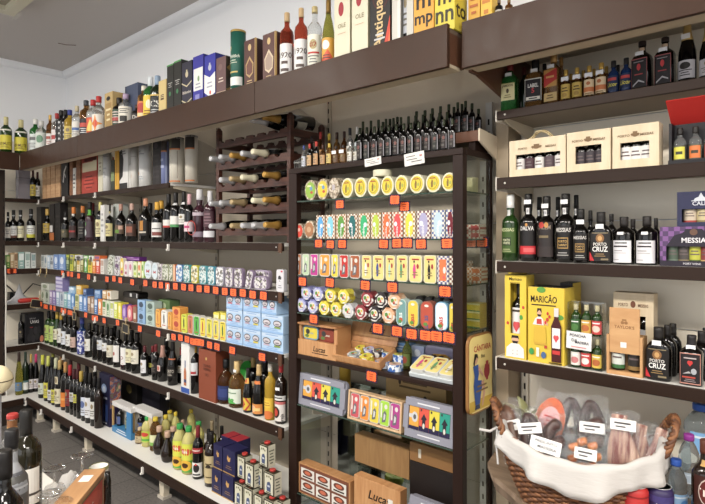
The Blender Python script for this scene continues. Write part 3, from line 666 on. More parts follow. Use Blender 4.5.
AROW = [
 (29.5, 36.5, 119, B('spirit', 'G', '#e6e4de', [WL('#dfe6e2')], name='spirit_bottle'), 'green glass bottle with white cap and pale label'),
 (35.5, 42, 121, B('spirit', 'c', '#d8d6cf', [L(.1, .6, '#dfe4dc', 75, [('o', 0, .6, .5, .25, '#6f9a7a')])], name='spirit_bottle'), 'clear bottle with pale green emblem label'),
 (41.5, 46, 121, B('spirit', 'c', '#cfcdc8', [WL('#e4e2de')], name='spirit_bottle'), 'slim clear bottle with plain white label'),
 (44, 50, 115, B('spirit', 'amb', foil('#b8933e'), [WL('#eae6e0', .05, .45, '#b0584a')], name='brandy_bottle'), 'brown brandy bottle with gold cap and white label'),
 (48.5, 54, 113.5, B('spirit', 'amb', foil('#c9a551'), [WL('#eae6e0', .05, .45, '#9a4a3a')], name='brandy_bottle'), 'taller brown brandy bottle with gold cap', .03),
 (51, 57, 113.5, B('spirit', 'c', '#a8201e', [L(.1, .5, '#e6dcda', 75, [('r', -1, 1, .3, .6, '#b43a38')])], name='spirit_bottle'), 'clear bottle with red cap and red banded label'),
 (55, 60.5, 110.5, B('spirit', 'k', '#16130f', [L(.1, .7, '#1b1917', 80, [('o', x, z, .12, .05, '#cfcfcf') for x in (-.6, 0, .6) for z in (.15, .4, .65, .9)])], name='spirit_bottle'), 'black bottle with pale dotted pattern'),
 (59.5, 65, 110, B('spirit', 'k', '#16130f', [L(.1, .6, '#24211e', 80, [('o', x, z, .14, .06, '#b9b9b9') for x in (-.5, .2, .7) for z in (.1, .35, .6, .85)])], name='spirit_bottle'), 'black capped bottle with speckled black label'),
 (63.5, 71, 110, B('spirit', 'y', '#2c3c8c', [L(.1, .5, '#d9c05a', 75)], name='liqueur_bottle'), 'pale yellow liqueur bottle with blue cap'),
 (70.5, 77, 106, B('spirit', 'c', '#c9bb98', [L(.1, .55, '#e8e4da', 75, [('r', -.6, .6, .45, .62, '#4f74b0'), ('l', .1, .4, 3, '#777')])], name='spirit_bottle'), 'clear bottle with white and blue label'),
 (75.5, 81.5, 104, B('spirit', 'amb', foil('#b08a48'), [WL('#dcd2c2', .1, .4)], name='spirit_bottle'), 'amber bottle with bronze cap', .03),
 (79.5, 87, 100.5, B('oilb', 'a', '#3d4046', [L(.08, .5, '#26242a', 75, [('r', -.6, .6, .5, .75, '#c84a3a'), ('l', .1, .45, 3, '#ddd')])], name='spirit_bottle'), 'pale bottle with grey cap and black label'),
 (86.5, 92.5, 100, B('spirit', 'c', '#c02420', [L(.05, .5, '#dc5a34', 78, [('p', [(-.6, .2), (.7, .2), (.1, .9)], '#f0d060')])], name='spirit_bottle'), 'clear bottle with red cap and orange label'),
 (92, 103, 96.5, B('spirit', 'c', '#c02420', [L(.05, .52, '#ece4d8', 78, [('p', [(-.9, .5), (-.2, .6), (0, 1), (.2, .6), (.9, .5), (.2, .4), (0, 0), (-.2, .4)], '#f0962c'), ('o', 0, .5, .3, .2, '#d8452a')])], name='spirit_bottle'), 'clear bottle with red cap and orange starburst label'),
 (112, 119, 98, B('bord', 'k', '#2a231f', [L(.1, .6, '#2d4a36', 75, [('l', .1, .9, 5, '#c9b8b0'), ('r', -.5, .5, .3, .5, '#b2403c')])], name='liqueur_bottle'), 'slim black bottle with dark green label'),
 (118.5, 125, 94, B('spirit', 'c', '#b8a0c0', [L(.05, .6, '#e6dfcf', 80, [('r', -.4, .4, .2, .5, '#2c2622'), ('l', .6, .9, 3, '#555')])], name='liqueur_bottle'), 'cream labelled bottle with lilac cap'),
 (130.5, 137.5, 105, B('mini', 'k', '#4a2c20', [L(.1, .5, '#241f1e', 75, [('t', 'Dr', '#d9d2c6', .3, .5)])], name='liqueur_bottle'), 'short dark bottle with brown cap before a blue grey box'),
 (136.5, 143.5, 86, B('oilb', 'a', '#ddd6c4', [L(.1, .55, '#d87a34', 78, [('o', 0, .6, .6, .3, '#b8342a'), ('r', -.6, .6, .1, .3, '#efd9a0')])], name='whisky_bottle'), 'amber whisky bottle with white cap and orange label'),
 (143, 150.5, 77, B('bord', 'G', '#d9dfe4', [L(.05, .55, '#ecc81c', 82, [('o', .1, .6, .3, .2, '#f4ecd0'), ('l', .1, .35, 2, '#8a5a12')])], name='whisky_bottle'), 'green bottle with white capsule and yellow label'),
 (150, 158, 76, B('bord', 'g', '#8fa6c0', [L(.05, .48, '#23262a', 80, [('t', 'CS', '#e5e2d8', .45, .36), ('l', .1, .35, 2, '#bbb')]), L(.5, .54, '#c9a64e', 80, ())], name='whisky_bottle'), 'dark green bottle with pale blue cap and black label'),
 (280, 294, 13, B('oilb', 'r', '#c9a878', [LT(.02, .52, '#e8e6e4', '1920', '#5a4a44', 68, .58, .16)], r=.042, name='brandy_bottle', capn='cork'), 'red amber brandy bottle with 1920 label'),
 (294.5, 308, 8.5, B('oilb', 'r', '#c9a878', [LT(.02, .52, '#e8e6e4', '1920', '#5a4a44', 68, .58, .16)], r=.042, name='brandy_bottle', capn='cork'), 'red amber brandy bottle with 1920 label'),
 (307.5, 322, 7, B('spirit', 'c', '#c4b078', [L(.08, .55, '#e9e6d6', 72, [('o', 0, .68, .42, .16, '#b9a774'), ('t', '82', '#9c2c26', .6, .16), ('r', -.7, .7, .38, .44, '#c23a30'), ('l', .06, .34, 3, '#777')])], name='spirit_bottle', cz=.90), 'clear spirit bottle with cream label and red numerals'),
 (322, 335, 0, B('burg', 'o', foil('#8a6a2a'), [L(.08, .42, '#e0a42c', 75, [('o', -.1, .7, .5, .2, '#f6efe0'), ('p', [(-.9, 0), (.2, .5), (.9, .1), (.9, 0)], '#d8532c'), ('l', .08, .3, 2, '#333')])], name='liqueur_bottle', capn='capsule'), 'yellow green bottle with gold capsule and orange label'),
]
bottle_row(A, ZA, YA, GA, AROW, inset=.004, turn=.6, rmin=.045)
STD = [('l', .1, .35, 3, '#c9bfa8')]
def crest(c, z=.75): return [('o', 0, z, .28, .07, c), ('r', -.12, .12, z-.03, z+.10, c)]
box_row(A, ZA, YA, GA, [
 (104.5, 112.5, 92.5, '#c2a468', [('r', -.75, .75, .08, .72, '#a88648'), ('l', .2, .6, 3, '#e6d6a8'), ('o', 0, .84, .5, .06, '#2e2620')], 'tan gold gift carton with dark oval', dict(top='#2b2a44', d=.09)),
 (125, 138, 84.5, '#46506a', [('p', [(-1, .1), (-.2, .5), (.3, .2), (1, .6), (1, 0), (-1, 0)], '#5a6480'), ('r', -1, -.8, 0, 1, '#2c3246'), ('l', .1, .3, 3, '#8a93a8')], 'blue grey gift carton behind a short dark bottle', dict(back=.075, d=.09)),
 (158.5, 166.5, 80, '#cbb06c', [('r', -.8, .8, .02, .98, '#d6bd7c'), ('r', -.45, .4, .42, .58, '#5e4020'), ('l', .46, .56, 2, '#d8c48c')], 'pale gold carton with small brown emblem', dict(side='#9a8040')),
 (166.8, 173.5, 64.5, '#24231f', [('r', -1, 1, .97, 1, '#58a85a'), ('l', .5, .62, 3, '#b8b8b0'), ('o', 0, .38, .3, .05, '#3f8a56')], 'slim black carton with green top edge', dict(top='#5fb060')),
 (173.8, 181.3, 60.5, '#24231f', [('r', -1, 1, .97, 1, '#58a85a'), ('l', .5, .62, 3, '#b8b8b0'), ('o', 0, .38, .3, .05, '#3f8a56')], 'slim black carton with green top edge', dict(top='#5fb060', side='#1c1b19')),
 (181.8, 192, 61.5, '#2b2a3c', crest('#cfc39c', .72)+[('p', [(-1, .56), (0, .47), (1, .56), (1, .53), (0, .44), (-1, .53)], '#cfc39c'), ('t', 'Ballantine', '#d8d0c0', .30, .06), ('p', [(-1, .18), (0, .10), (1, .18), (1, .15), (0, .07), (-1, .15)], '#cfc39c')], 'navy black carton with cream crest and chevrons'),
 (192.8, 203.5, 55.5, '#34329a', [('r', -.85, .9, .28, .74, '#e6e5e2'), ('o', .1, .52, .2, .06, '#7a9a6a'), ('l', .3, .44, 2, '#9a9aa8'), ('r', -.5, .3, .08, .2, '#8a8ac8')], 'violet blue carton with white label', dict(side='#2a2880')),
 (204.3, 215.5, 54.5, '#2c2f9e', crest('#b8bccb', .72)+[('p', [(-1, .60), (0, .50), (1, .60), (1, .14), (0, .08), (-1, .2)], '#e9e8e6'), ('o', .1, .17, .16, .045, '#d84428'), ('l', .25, .42, 2, '#a0a0b4')], 'royal blue carton with white V and red dot', dict(side='#23257e', top='#23257e')),
 (216, 226, 57, '#6a4c4c', [('l', .35, .5, 2, '#d4c4b4'), ('o', -.1, .75, .4, .08, '#7a5c5a'), ('r', -1, 1, .12, .14, '#c9b090')], 'mauve brown carton with dark gold side', dict(side=printed(['#3a3024', '#8a6c34', '#2c2420'], 30), d=.10)),
 (244, 255.5, 39.5, '#512e2a', [('r', .9, 1, 0, 1, '#c8a664'), ('o', 0, .84, .28, .07, '#d2b478'), ('p', [(-.6, .3), (-.7, .5), (0, .66), (.7, .5), (.6, .3), (0, .22)], '#b99a62'), ('p', [(-.5, .32), (-.55, .48), (0, .6), (.55, .48), (.5, .32), (0, .27)], '#6e4238'), ('l', .08, .18, 2, '#cdb07a')], 'dark maroon gold edged carton beside the green tube', dict(side='#3c2020', sdeco=[('r', -1, -.8, 0, 1, '#c8a664')], d=.095)),
 (262.5, 275.5, 33, '#5d3a36', [('r', .9, 1, 0, 1, '#c8a664'), ('o', 0, .84, .26, .07, '#d2b478'), ('p', [(-.6, .28), (-.7, .5), (0, .68), (.7, .5), (.6, .28), (0, .2)], '#d6c2a0'), ('p', [(-.5, .3), (-.55, .48), (0, .62), (.55, .48), (.5, .3), (0, .25)], '#a89080'), ('l', .08, .16, 2, '#cdb07a')], 'maroon gold edged carton beside the brandy bottles', dict(side='#472624', sdeco=[('r', -1, -.8, 0, 1, '#c8a664')], d=.095)),
 (334, 350, .36, '#dfd9bd', [('o', -.1, .62, .34, .085, '#a8303a'), ('t', 'OLE', '#9a8c6a', .40, .05), ('r', -.5, .5, .33, .335, '#c8906a')], 'cream carton with round red seal', dict(side='#b8b090')),
 (351.5, 368, .36, '#dfd9bd', [('o', -.1, .66, .34, .085, '#a8303a'), ('t', 'OLE', '#9a8c6a', .44, .05), ('r', -.5, .5, .37, .375, '#c8906a')], 'cream carton with round red seal', dict(side='#b8b090')),
 (369.5, 390.5, .36, '#2a2726', [('o', .1, .62, .85, .17, '#4a2420'), ('o', .1, .62, .72, .145, '#2e2422'), ('v', 'Antiqua', '#d9bc84', .30, .42, .6, .28), ('p', [(.35, .0), (1, .36), (1, .0)], '#d8452c'), ('p', [(.7, .0), (1, .2), (1, 0)], '#ef7a4a'), ('l', .1, .2, 2, '#cfcfcf')], 'black carton with upright gold lettering', dict(side='#1d1b1a')),
 (413.5, 434, .36, '#e8a428', [('t', 'ca', '#2b2622', .68, .16, 1.6), ('t', 'co', '#2b2622', .50, .16, 1.6), ('t', 'm', '#2b2622', .31, .18, 1.6), ('t', 'mp', '#2b2622', .15, .13, 1.8)], 'orange carton with large black letters'),
 (434.5, 455, .36, '#dccb2c', [('t', 'ma', '#3a3420', .66, .18, 1.8), ('t', 'di', '#3a3420', .47, .18, 1.5), ('t', 'm', '#3a3420', .28, .18, 1.3), ('t', 'nn', '#3a3420', .10, .17, 1.8)], 'yellow carton with large black letters', dict(side='#d3c024', sdeco=[('t', 'al', '#3a3420', .35, .16, 1.6), ('t', 'to', '#3a3420', .14, .16, 1.6)], d=.085)),
], d=.075, name='gift_carton')
# grey box with a dark bottle showing in its window
e = empty('gift_carton', ((X(391, YA)+X(413, YA))/2, YA+.004, CAMZ+ZA)); w = X(413, YA)-X(391, YA)-.004
b = MB(); b.box(-w/2, -w/2+.026, 0, .08, 0, .36, '#cfccc2'); b.box(w/2-.03, w/2, 0, .08, 0, .36, '#c9c6bc'); b.box(-w/2+.0265, w/2-.0305, .06, .08, 0, .36, '#bdb9ae'); b.box(-w/2+.0265, w/2-.0305, 0, .0595, 0, .01, '#cfccc2'); b.build('box', e)
b = MB(); b.box(-w/2+.0262, -w/2+.04, -.0004, .004, 0, .36, '#e4e1d8'); b.build('window_edge', e)
tag(e, 'pale grey window carton holding a dark bottle', 'carton', A, GA)
bottle_at(B('spirit', 'k', '#3b2a22', [L(.1, .6, '#b9bcc4', 75)]), (X(391, YA)+X(413, YA))/2+.005, YA+.036, CAMZ+ZA+.011, .33, (w-.058)/2-.0015, 'dark bottle with silver grey label inside the pale grey window carton', 'bottle', '', None, 0, 0)
tube_thing(230.5, 246, 31.5, ZA, YA, '#1d5f50', [('r', -1, 1, .13, .26, '#e6e5df'), ('v', 'G', '#d8cfa4', .7, .5, .1, -.1), ('t', 'Glenfiddich', '#e6ead8', .56, .045, 1.5), ('l', .3, .36, 1, '#c9b060'), ('l', .46, .53, 2, '#bfc7b0'), ('t', 'Glen', '#d9dfc8', .05, .045)], 'dark green whisky tube with white band', A, GA, lid=foil('#b89a4e'))
AR = 'on the right ledge'
box_row(AR, .76, 1.742, 'bottles and cartons on the right ledge', [
 (468, 480, .33, '#e0a82a', [('l', .5, .9, 4, '#f0d890'), ('l', .1, .4, 4, '#b8601c')], 'orange yellow patterned carton'),
 (480.5, 492, .33, '#e6b92c', [('l', .05, .5, 4, '#c87a1c'), ('r', -.6, .6, .6, .8, '#f2e2a0')], 'yellow carton with pale panel'),
], name='gift_carton')
bottle_row(AR, .76, 1.742, 'bottles and cartons on the right ledge', [
 (495, 503, 0, B('spirit', 'k', '#6a5a4a', [L(.1, .5, '#b9b2a4')], name='spirit_bottle'), 'dark bottle with grey label cut by the top photo edge'),
 (505, 513, 0, B('spirit', 'amb', '#8a6a3a', [L(.1, .5, '#c9b27a')], name='spirit_bottle'), 'amber bottle with gold label cut by the top photo edge')])
# ================================================================== B: tubes and boxes on the highest left shelf
Bp = 'on the highest left shelf'; GB = 'boxes and tubes on the highest left shelf'; ZB = .368; YB = YL
PINE = wood('#b98a5c', '#d2a878', 5, .6); PINE2 = wood('#7c4c2c', '#96623c', 5, .6)
def eb(u, wd, v, zr, xc, spec, look, place, group, cat='bottle'):     # bottles on the end wall
    y, d = YX(u, xc); r = wd/2*d/F/math.sqrt(1+kk(u)**2); z = CAMZ+zr
    bottle_at(spec, xc, y, z, CAMZ+(HZ-v)/F*d-z, min(r, .042), look, cat, place, group, u, R(60))
box_row(Bp, ZB, YB, GB, [
 (42.3, 45.8, 166, PINE, [], 'upright pine wine box'), (46.3, 50.2, 165, PINE, [], 'upright pine wine box'), (50.7, 55, 163, PINE, [], 'upright pine wine box'), (55.5, 60, 162, PINE, [], 'upright pine wine box'),
 (61, 68, 160, '#1d1b1b', [('p', [(-.5, .4), (-.2, .7), (.5, .85), (.6, .8), (0, .65), (-.2, .38)], '#d8d6d0'), ('p', [(.0, .6), (.3, .5), (.4, .53), (.1, .64)], '#d8d6d0')], 'black carton with white brush strokes', dict(d=.09)),
 (69.5, 72.5, 160, PINE2, [], 'upright brown wooden wine box'), (72.8, 75.6, 168, '#ddd9d2', [('l', .2, .8, 4, '#555')], 'narrow white carton between brown wooden boxes'), (76, 80.3, 158, PINE2, [], 'upright brown wooden wine box'),
 (81.5, 97, 157, '#b03a2a', [('r', -.9, .55, .6, .86, '#d8cba6'), ('r', .5, 1, .6, .95, '#d8cba6'), ('o', -.1, .3, .6, .22, '#c84a3a'), ('l', .1, .5, 4, '#7a2018'), ('r', -.6, 1, .88, .97, '#5a1c18')], 'wide red and cream carton with red print', dict(d=.14)),
 (98, 102.5, 154, '#d4cdb4', [('l', .5, .8, 3, '#9a927a')], 'narrow cream carton'),
 (110.8, 114.3, 160, '#3d4238', [('r', -1, 1, .3, .6, '#8a9a6a')], 'narrow dark carton with green band'),
 (114.8, 118.8, 149, '#dba41c', [('r', -.2, .2, .1, .9, '#c48a12')], 'narrow golden yellow carton'),
 (119.3, 128, 147, '#e4e2de', [('p', [(-1, .2), (-.2, .3), (0, .7), (-.4, .95), (-1, .9)], '#232120'), ('r', -1, .9, 0, .14, '#2b2928'), ('l', .8, .92, 2, '#888')], 'white carton with black silhouette'),
 (128.5, 131, 165, '#cfccc6', [], 'short white carton'),
 (152.5, 160.8, 139, '#2a2627', [('l', .1, .8, 6, '#3a3536'), ('o', -.1, .85, .5, .06, '#4a4446')], 'tall black carton', dict(d=.085)),
], d=.08, name='gift_carton')
e = THINGS[-1]
tube_thing(103, 111.5, 151, ZB, YB, '#dcdad6', [('r', -1, 1, .84, .86, '#9a9a98'), ('l', .3, .6, 3, '#b9b9b9')], 'white tube', Bp, GB)
tube_thing(131, 138.5, 146, ZB, YB, '#dedad2', [('r', -1, 1, .74, .75, '#9a8a80'), ('o', -.2, .28, .2, .05, '#d8a070')], 'slim white tube with small orange dot', Bp, GB)
tube_thing(138.8, 152.3, 143, ZB, YB, '#dddcd9', [('l', .7, .76, 1, '#999'), ('o', -.2, .3, .14, .035, '#d8a070'), ('l', .15, .25, 2, '#b0b8c0'), ('t', 'MALT', '#777', .78, .03)], 'wide pale grey tube', Bp, GB)
tube_thing(161, 169.2, 140, ZB, YB, '#7c86b4', [('r', -1, 1, .74, 1, '#3a322c'), ('r', -1, 1, .72, .75, '#c87a3a'), ('r', .75, 1, 0, .72, '#9aa4c8'), ('l', .3, .6, 2, '#a9b2d2')], 'blue tube with dark top and copper band', Bp, GB)
tube_thing(169.4, 184.3, 138, ZB, YB, '#d9d2c2', [('r', -1, 1, .74, 1, '#37302a'), ('p', [(-.5, .76), (-.2, .98), (.3, .98), (.1, .76)], '#6a6a54'), ('r', -1, 1, .72, .75, '#d07a3a'), ('r', -1, 1, .02, .05, '#c9763a'), ('r', .7, .8, .1, .7, '#a99f90')], 'cream tube with dark top and copper band', Bp, GB)
tube_thing(185, 198, 136, ZB, YB, '#d5cdbd', [('r', -1, 1, .72, 1, '#332c26'), ('r', -1, 1, .70, .73, '#d07a3a'), ('r', -1, 1, .02, .05, '#c9763a')], 'cream tube with dark top nearest the wine rack', Bp, GB, back=.05)
for u, wd, v, c, lk in ((33, 6, 170, '#c9b23a', 'dark bottle with yellow label'), (37.5, 6, 172, '#dcd8d0', 'dark bottle with white label')):
    eb(u, wd, v, ZB, -5.74, B('bord', 'k', '#4a1c1c', [L(.12, .5, c, 75)]), lk, 'on the highest end wall shelf', 'bottles on the highest end wall shelf')
k = MB(); y, d = YX(23, -5.80); k.box(-5.84, -5.76, y-.05, y+.05, CAMZ+ZB+.0005, CAMZ+ZB+.30, '#8d8890'); k.box(-5.8395, -5.7592, y-.0505, y+.0505, CAMZ+ZB+.20, CAMZ+ZB+.204, '#5a565c'); tag(k.build('gift_carton'), 'plain grey carton on the highest end wall shelf', 'carton')
# ================================================================== C: dark bottles beside the wine rack
Cp = 'on the second left shelf'; GC = 'bottles on the second left shelf'; ZC = -.027
for u, wd, v, c, lk in ((8, 6, 212, '#d8d2c8', 'dark bottle with plain white label'), (13.5, 8, 210, '#dcdcd8', 'dark bottle with white and brown label'), (20.5, 8, 210, '#ddd6ae', 'dark bottle with cream label'), (31, 9, 209, '#e2e4de', 'dark bottle with white and lime label')):
    dd = [('l', .3, .8, 3, '#777')]+([('r', -1, 1, 0, .28, '#c9c42c')] if 'lime' in lk else [('r', -1, 1, 0, .2, '#6a4030')] if 'brown' in lk else [])
    eb(u, wd, v, ZC, -5.735, B('port', 'k', '#191412', [L(.10, .48, c, 78, dd), L(.80, .86, '#cfcfcf', 60, ())]), lk, 'on the second end wall shelf', 'bottles on the second end wall shelf')
ST = .84
def PB(lab, z0=.12, z1=.5, cap='#15110f', k='port', gl='k', deco=None, neck=None, r=.037):
    ls = [L(z0, z1, lab, 72, deco)]
    if neck: ls.append(L(.74, .80, neck, 60, ()))
    return B(k, gl, cap, ls, r=r, name='port_bottle', capn='capsule')
bottle_row(Cp, ZC, YL, GC, [
 (43, 49, 209, PB('#b99a34', .25, .55, cap='#c9a24a'), 'dark bottle with mustard label'),
 (61, 68, 212, PB('#4d4a34', .12, .4, neck='#d8d8d4'), 'dark bottle with olive label'),
 (69, 78, 207, PB('#3a2624', .1, .45, cap='#d97a1e', deco=[('r', -.8, .8, .45, .6, '#a83230')], neck='#cfcbc4'), 'dark bottle with orange capsule'),
 (78, 84, 206, PB('#1e1a1a', .1, .5, cap='#c4711e', deco=[('l', .2, .8, 3, '#6a645c')]), 'all black bottle with orange brown capsule'),
 (85, 94, 202, B('port', 'p', '#1c1614', [L(.1, .5, '#4b3a44', 75, [('o', -.3, .3, .3, .2, '#b9c4c0'), ('r', -.3, -.1, .75, .95, '#4f9a44')]), L(.66, .80, '#5fae3e', 75, ())], name='port_bottle'), 'purple tinted bottle with bright green neck label'),
 (95.5, 101, 202, PB('#d9cf9c', .12, .55, k='bord', cap='#c9c06a'), 'dark bottle with tall cream label'),
 (104, 112, 204, PB('#dccf8e', .14, .48, k='port', cap='#2a241e', neck='#d6c98a'), 'dark bottle with wide cream label'),
 (115, 125, 204, B('squat', 'k', '#b98a78', [L(.2, .44, '#5e4a3a', 72, [('r', -.8, .3, .1, .45, '#5f8a2c'), ('r', .2, .8, .5, .9, '#c9a08a')])], r=.042, name='port_bottle', capn='capsule'), 'squat dark bottle with brown and green label'),
 (125.5, 138, 203.5, B('squat', 'k', '#c4a090', [L(.14, .46, '#4a3228', 75, [('r', -.95, -.45, 0, 1, '#dcd2c6'), ('r', -.35, .5, .3, .8, '#9a5a44')])], r=.045, name='port_bottle', capn='capsule'), 'squat dark bottle with white strip on its label'),
 (139, 151.5, 198.5, B('squat', 'k', '#d8926c', [L(.14, .48, '#1b1513', 75, [('r', -.25, .25, .35, 1, '#b87a26'), ('r', -.6, .6, .18, .28, '#d8cdbd')])], r=.045, name='port_bottle', capn='capsule'), 'squat dark bottle with small golden figure and salmon capsule'),
 (151.5, 161, 202, B('port', 'k', '#e0a81e', [L(.12, .48, '#e4e2de', 78, [('r', -.75, -.55, .3, .95, '#3a3a40'), ('r', -.4, 1, .1, .35, '#8a4a42'), ('r', -.4, .8, .55, .62, '#555')])], r=.038, name='port_bottle', capn='capsule'), 'dark bottle with yellow capsule and white label'),
 (156, 165, 200.5, B('port', 'k', '#e0a81e', [L(.12, .48, '#dedcd6', 78)], name='port_bottle', capn='capsule'), 'dark bottle with yellow capsule standing behind another', .085),
 (163, 170.5, 194, PB('#e3e0da', .30, .46, deco=[('r', -1, 1, 0, .25, '#b8342c')], k='bord'), 'tall black bottle with red edged white label'),
 (170, 178.5, 192.5, PB('#e3e0da', .30, .52, deco=[('r', -1, 1, 0, .25, '#4f9a5a')], k='bord', neck='#cfcfcf'), 'tall black bottle with green edged white label'),
 (178, 186, 191.5, PB('#e3e0da', .35, .55, k='bord', neck='#dddddd'), 'tall black bottle with plain white label'),
 (183.5, 192, 194, PB('#e6cfd4', .22, .42, cap='#d8a8ae', k='bord', deco=[('r', -.6, .4, .35, .6, '#c83a7a')]), 'dark bottle with pink label'),
 (192.5, 203, 189.5, B('port', 'p', '#d6d4d6', [L(.1, .2, '#8a7a88', 70, ()), L(.5, .56, '#b9aab4', 60, ())], r=.044, name='port_bottle', capn='capsule'), 'rounded purple bottle with white capsule and red cord'),
 (203.5, 213.5, 191, B('bord', 'p', '#d6d4d6', [L(.10, .22, '#dddce0', 70, ()), L(.30, .6, '#51333c', 60, [('l', .1, .9, 4, '#8a6a72')])], r=.040, name='port_bottle', capn='capsule'), 'straight purple bottle with white capsule and white tag'),
 (57, 62, 203, PB('#2a2624', .2, .6), 'plain black bottle in the back', .12), (88, 95, 203, PB('#3a2a26', .2, .5, cap='#7a1c1c'), 'black bottle with red capsule in the back', .12),
 (145, 151, 203, PB('#cfcfcf', .3, .6), 'black bottle with pale label in the back', .12), (196, 203, 195, PB('#3a2a30', .3, .6, cap='#d4c8d0', k='bord'), 'dark bottle with pale capsule in the back', .13)],
 inset=.012, turn=.45)
k = MB(); uu = [(196.5, 221), (193.5, 228), (194, 233), (197, 235), (200, 231)]
cordp = []
px, py = X(197.8, 1.956), 1.956
for a in range(15):
    q = 2*PI*a/14; cordp.append((px+.043*math.cos(q+1), py-.047-.004*math.sin(q), Z(228, 197.8, 1.956)+.045*math.sin(q+1)))
k.tube(cordp, .0022, '#c8402c', 6); tag(k.build('cord'), 'red cord hanging on the rounded purple bottle', 'cord')
box_row(Cp, ZC, YL, GC, [
 (36.5, 41, 207, '#221d1b', [('r', -.5, .5, .5, .52, '#5a6a4a')], 'narrow black carton in the corner'),
 (49.5, 54, 204, '#211c1a', [('r', -1, 1, .02, .22, '#b8652a'), ('r', -.9, .4, .24, .42, '#d2cfcb')], 'black carton with orange foot and white label', dict(back=.02)),
 (55, 60, 203, '#1f1b1a', [('l', .3, .7, 3, '#3c3632')], 'plain black carton', dict(back=.02)),
 (100.3, 104.3, 205, '#dcdad5', [('l', .2, .8, 4, '#9a9a98')], 'tall narrow white carton'),
 (113, 120, 204, '#b7bcb6', [('r', -.3, .3, .3, .8, '#a4aaa4')], 'pale grey green carton behind squat bottles', dict(back=.10)),
], d=.07, name='gift_carton')
# ================================================================== D: tins and cartons, third left shelf
Dp = 'on the third left shelf'; GD = 'food tins and cartons on the third left shelf'; ZD = -.286
FLOR = printed(['#d4d0d2', '#8a7a92', '#dcd8d4', '#6a6a52', '#c6c0c8', '#5a4a5a'], 85)
FLOR2 = printed(['#d2d3c8', '#7f8a6a', '#dcdad0', '#55563f', '#bcc0aa'], 85)
FLORT = printed(['#d0dad8', '#5a9aa0', '#dadedc', '#4a6a6a', '#c4d0cc'], 85)
def ptn(c): return [('r', -.8, .8, .1, .9, c)]
def tdec(c1, c2): return [('o', 0, .62, .62, .2, c1), ('r', -.6, .6, .12, .3, c2)]
def mini_cartons(place, zr, Yf, group, rows, noun, d=.055, wf=.92):
    """rows: (left px, right px, top px, colour, second colour, colour words, options)"""
    out = []
    for q in rows:
        u0, u1, v, c1, c2, wd = q[:6]; op = dict(q[6]) if len(q) > 6 else {}
        k = op.pop('art', 0)
        art = [[('r', -.8, .8, .55, .9, c2), ('l', .1, .45, 3, c2)], [('o', 0, .6, .6, .25, c2), ('l', .08, .3, 2, c2)], [('r', -1, 1, .35, .6, c2), ('o', 0, .78, .4, .12, c2)],
               [('r', -1, 1, .8, .95, c2), ('r', -1, 1, .55, .7, c2), ('r', -1, 1, .3, .45, c2), ('r', -1, 1, .05, .2, c2)]][k % 4]
        op.setdefault('wf', wf)
        out.append((u0, u1, v, c1, art, '%s %s' % (wd, noun), op))
    box_row(place, zr, Yf, group, out, d=d, name='food_carton')
def end_cartons(zr, place, group, rows, xf=-5.70):
    for u0, u1, v, c1, c2, wd in rows:
        y0, d0 = YX(u0, xf); y1, d1 = YX(u1, xf); z = CAMZ+zr; h = CAMZ+(HZ-v)/F*(d0+d1)/2-z; w = (y1-y0)*.94
        carton(w, .06, h, c1, [('r', -.8, .8, .5, .9, c2), ('l', .1, .4, 2, c2)], (xf, (y0+y1)/2, z), wd+' food carton', place, group, u0, name='food_carton', rz=R(90))
end_cartons(ZD, 'on the third end wall shelf', 'food cartons on the third end wall shelf', [
 (6, 10, 255, '#6a9a3a', '#c9cc8a', 'green'), (10.3, 14, 253, '#b99a70', '#e0cfae', 'tan'), (14.2, 18, 252.5, '#c4a884', '#8a6a4a', 'pale tan'), (18.3, 24.5, 252, '#8fb0a8', '#dfe6e2', 'teal and white'), (25, 30.5, 252, '#d4dcd6', '#9ab0a8', 'white'), (31, 36, 253, '#ccd0cc', '#8aa0a0', 'pale grey')])
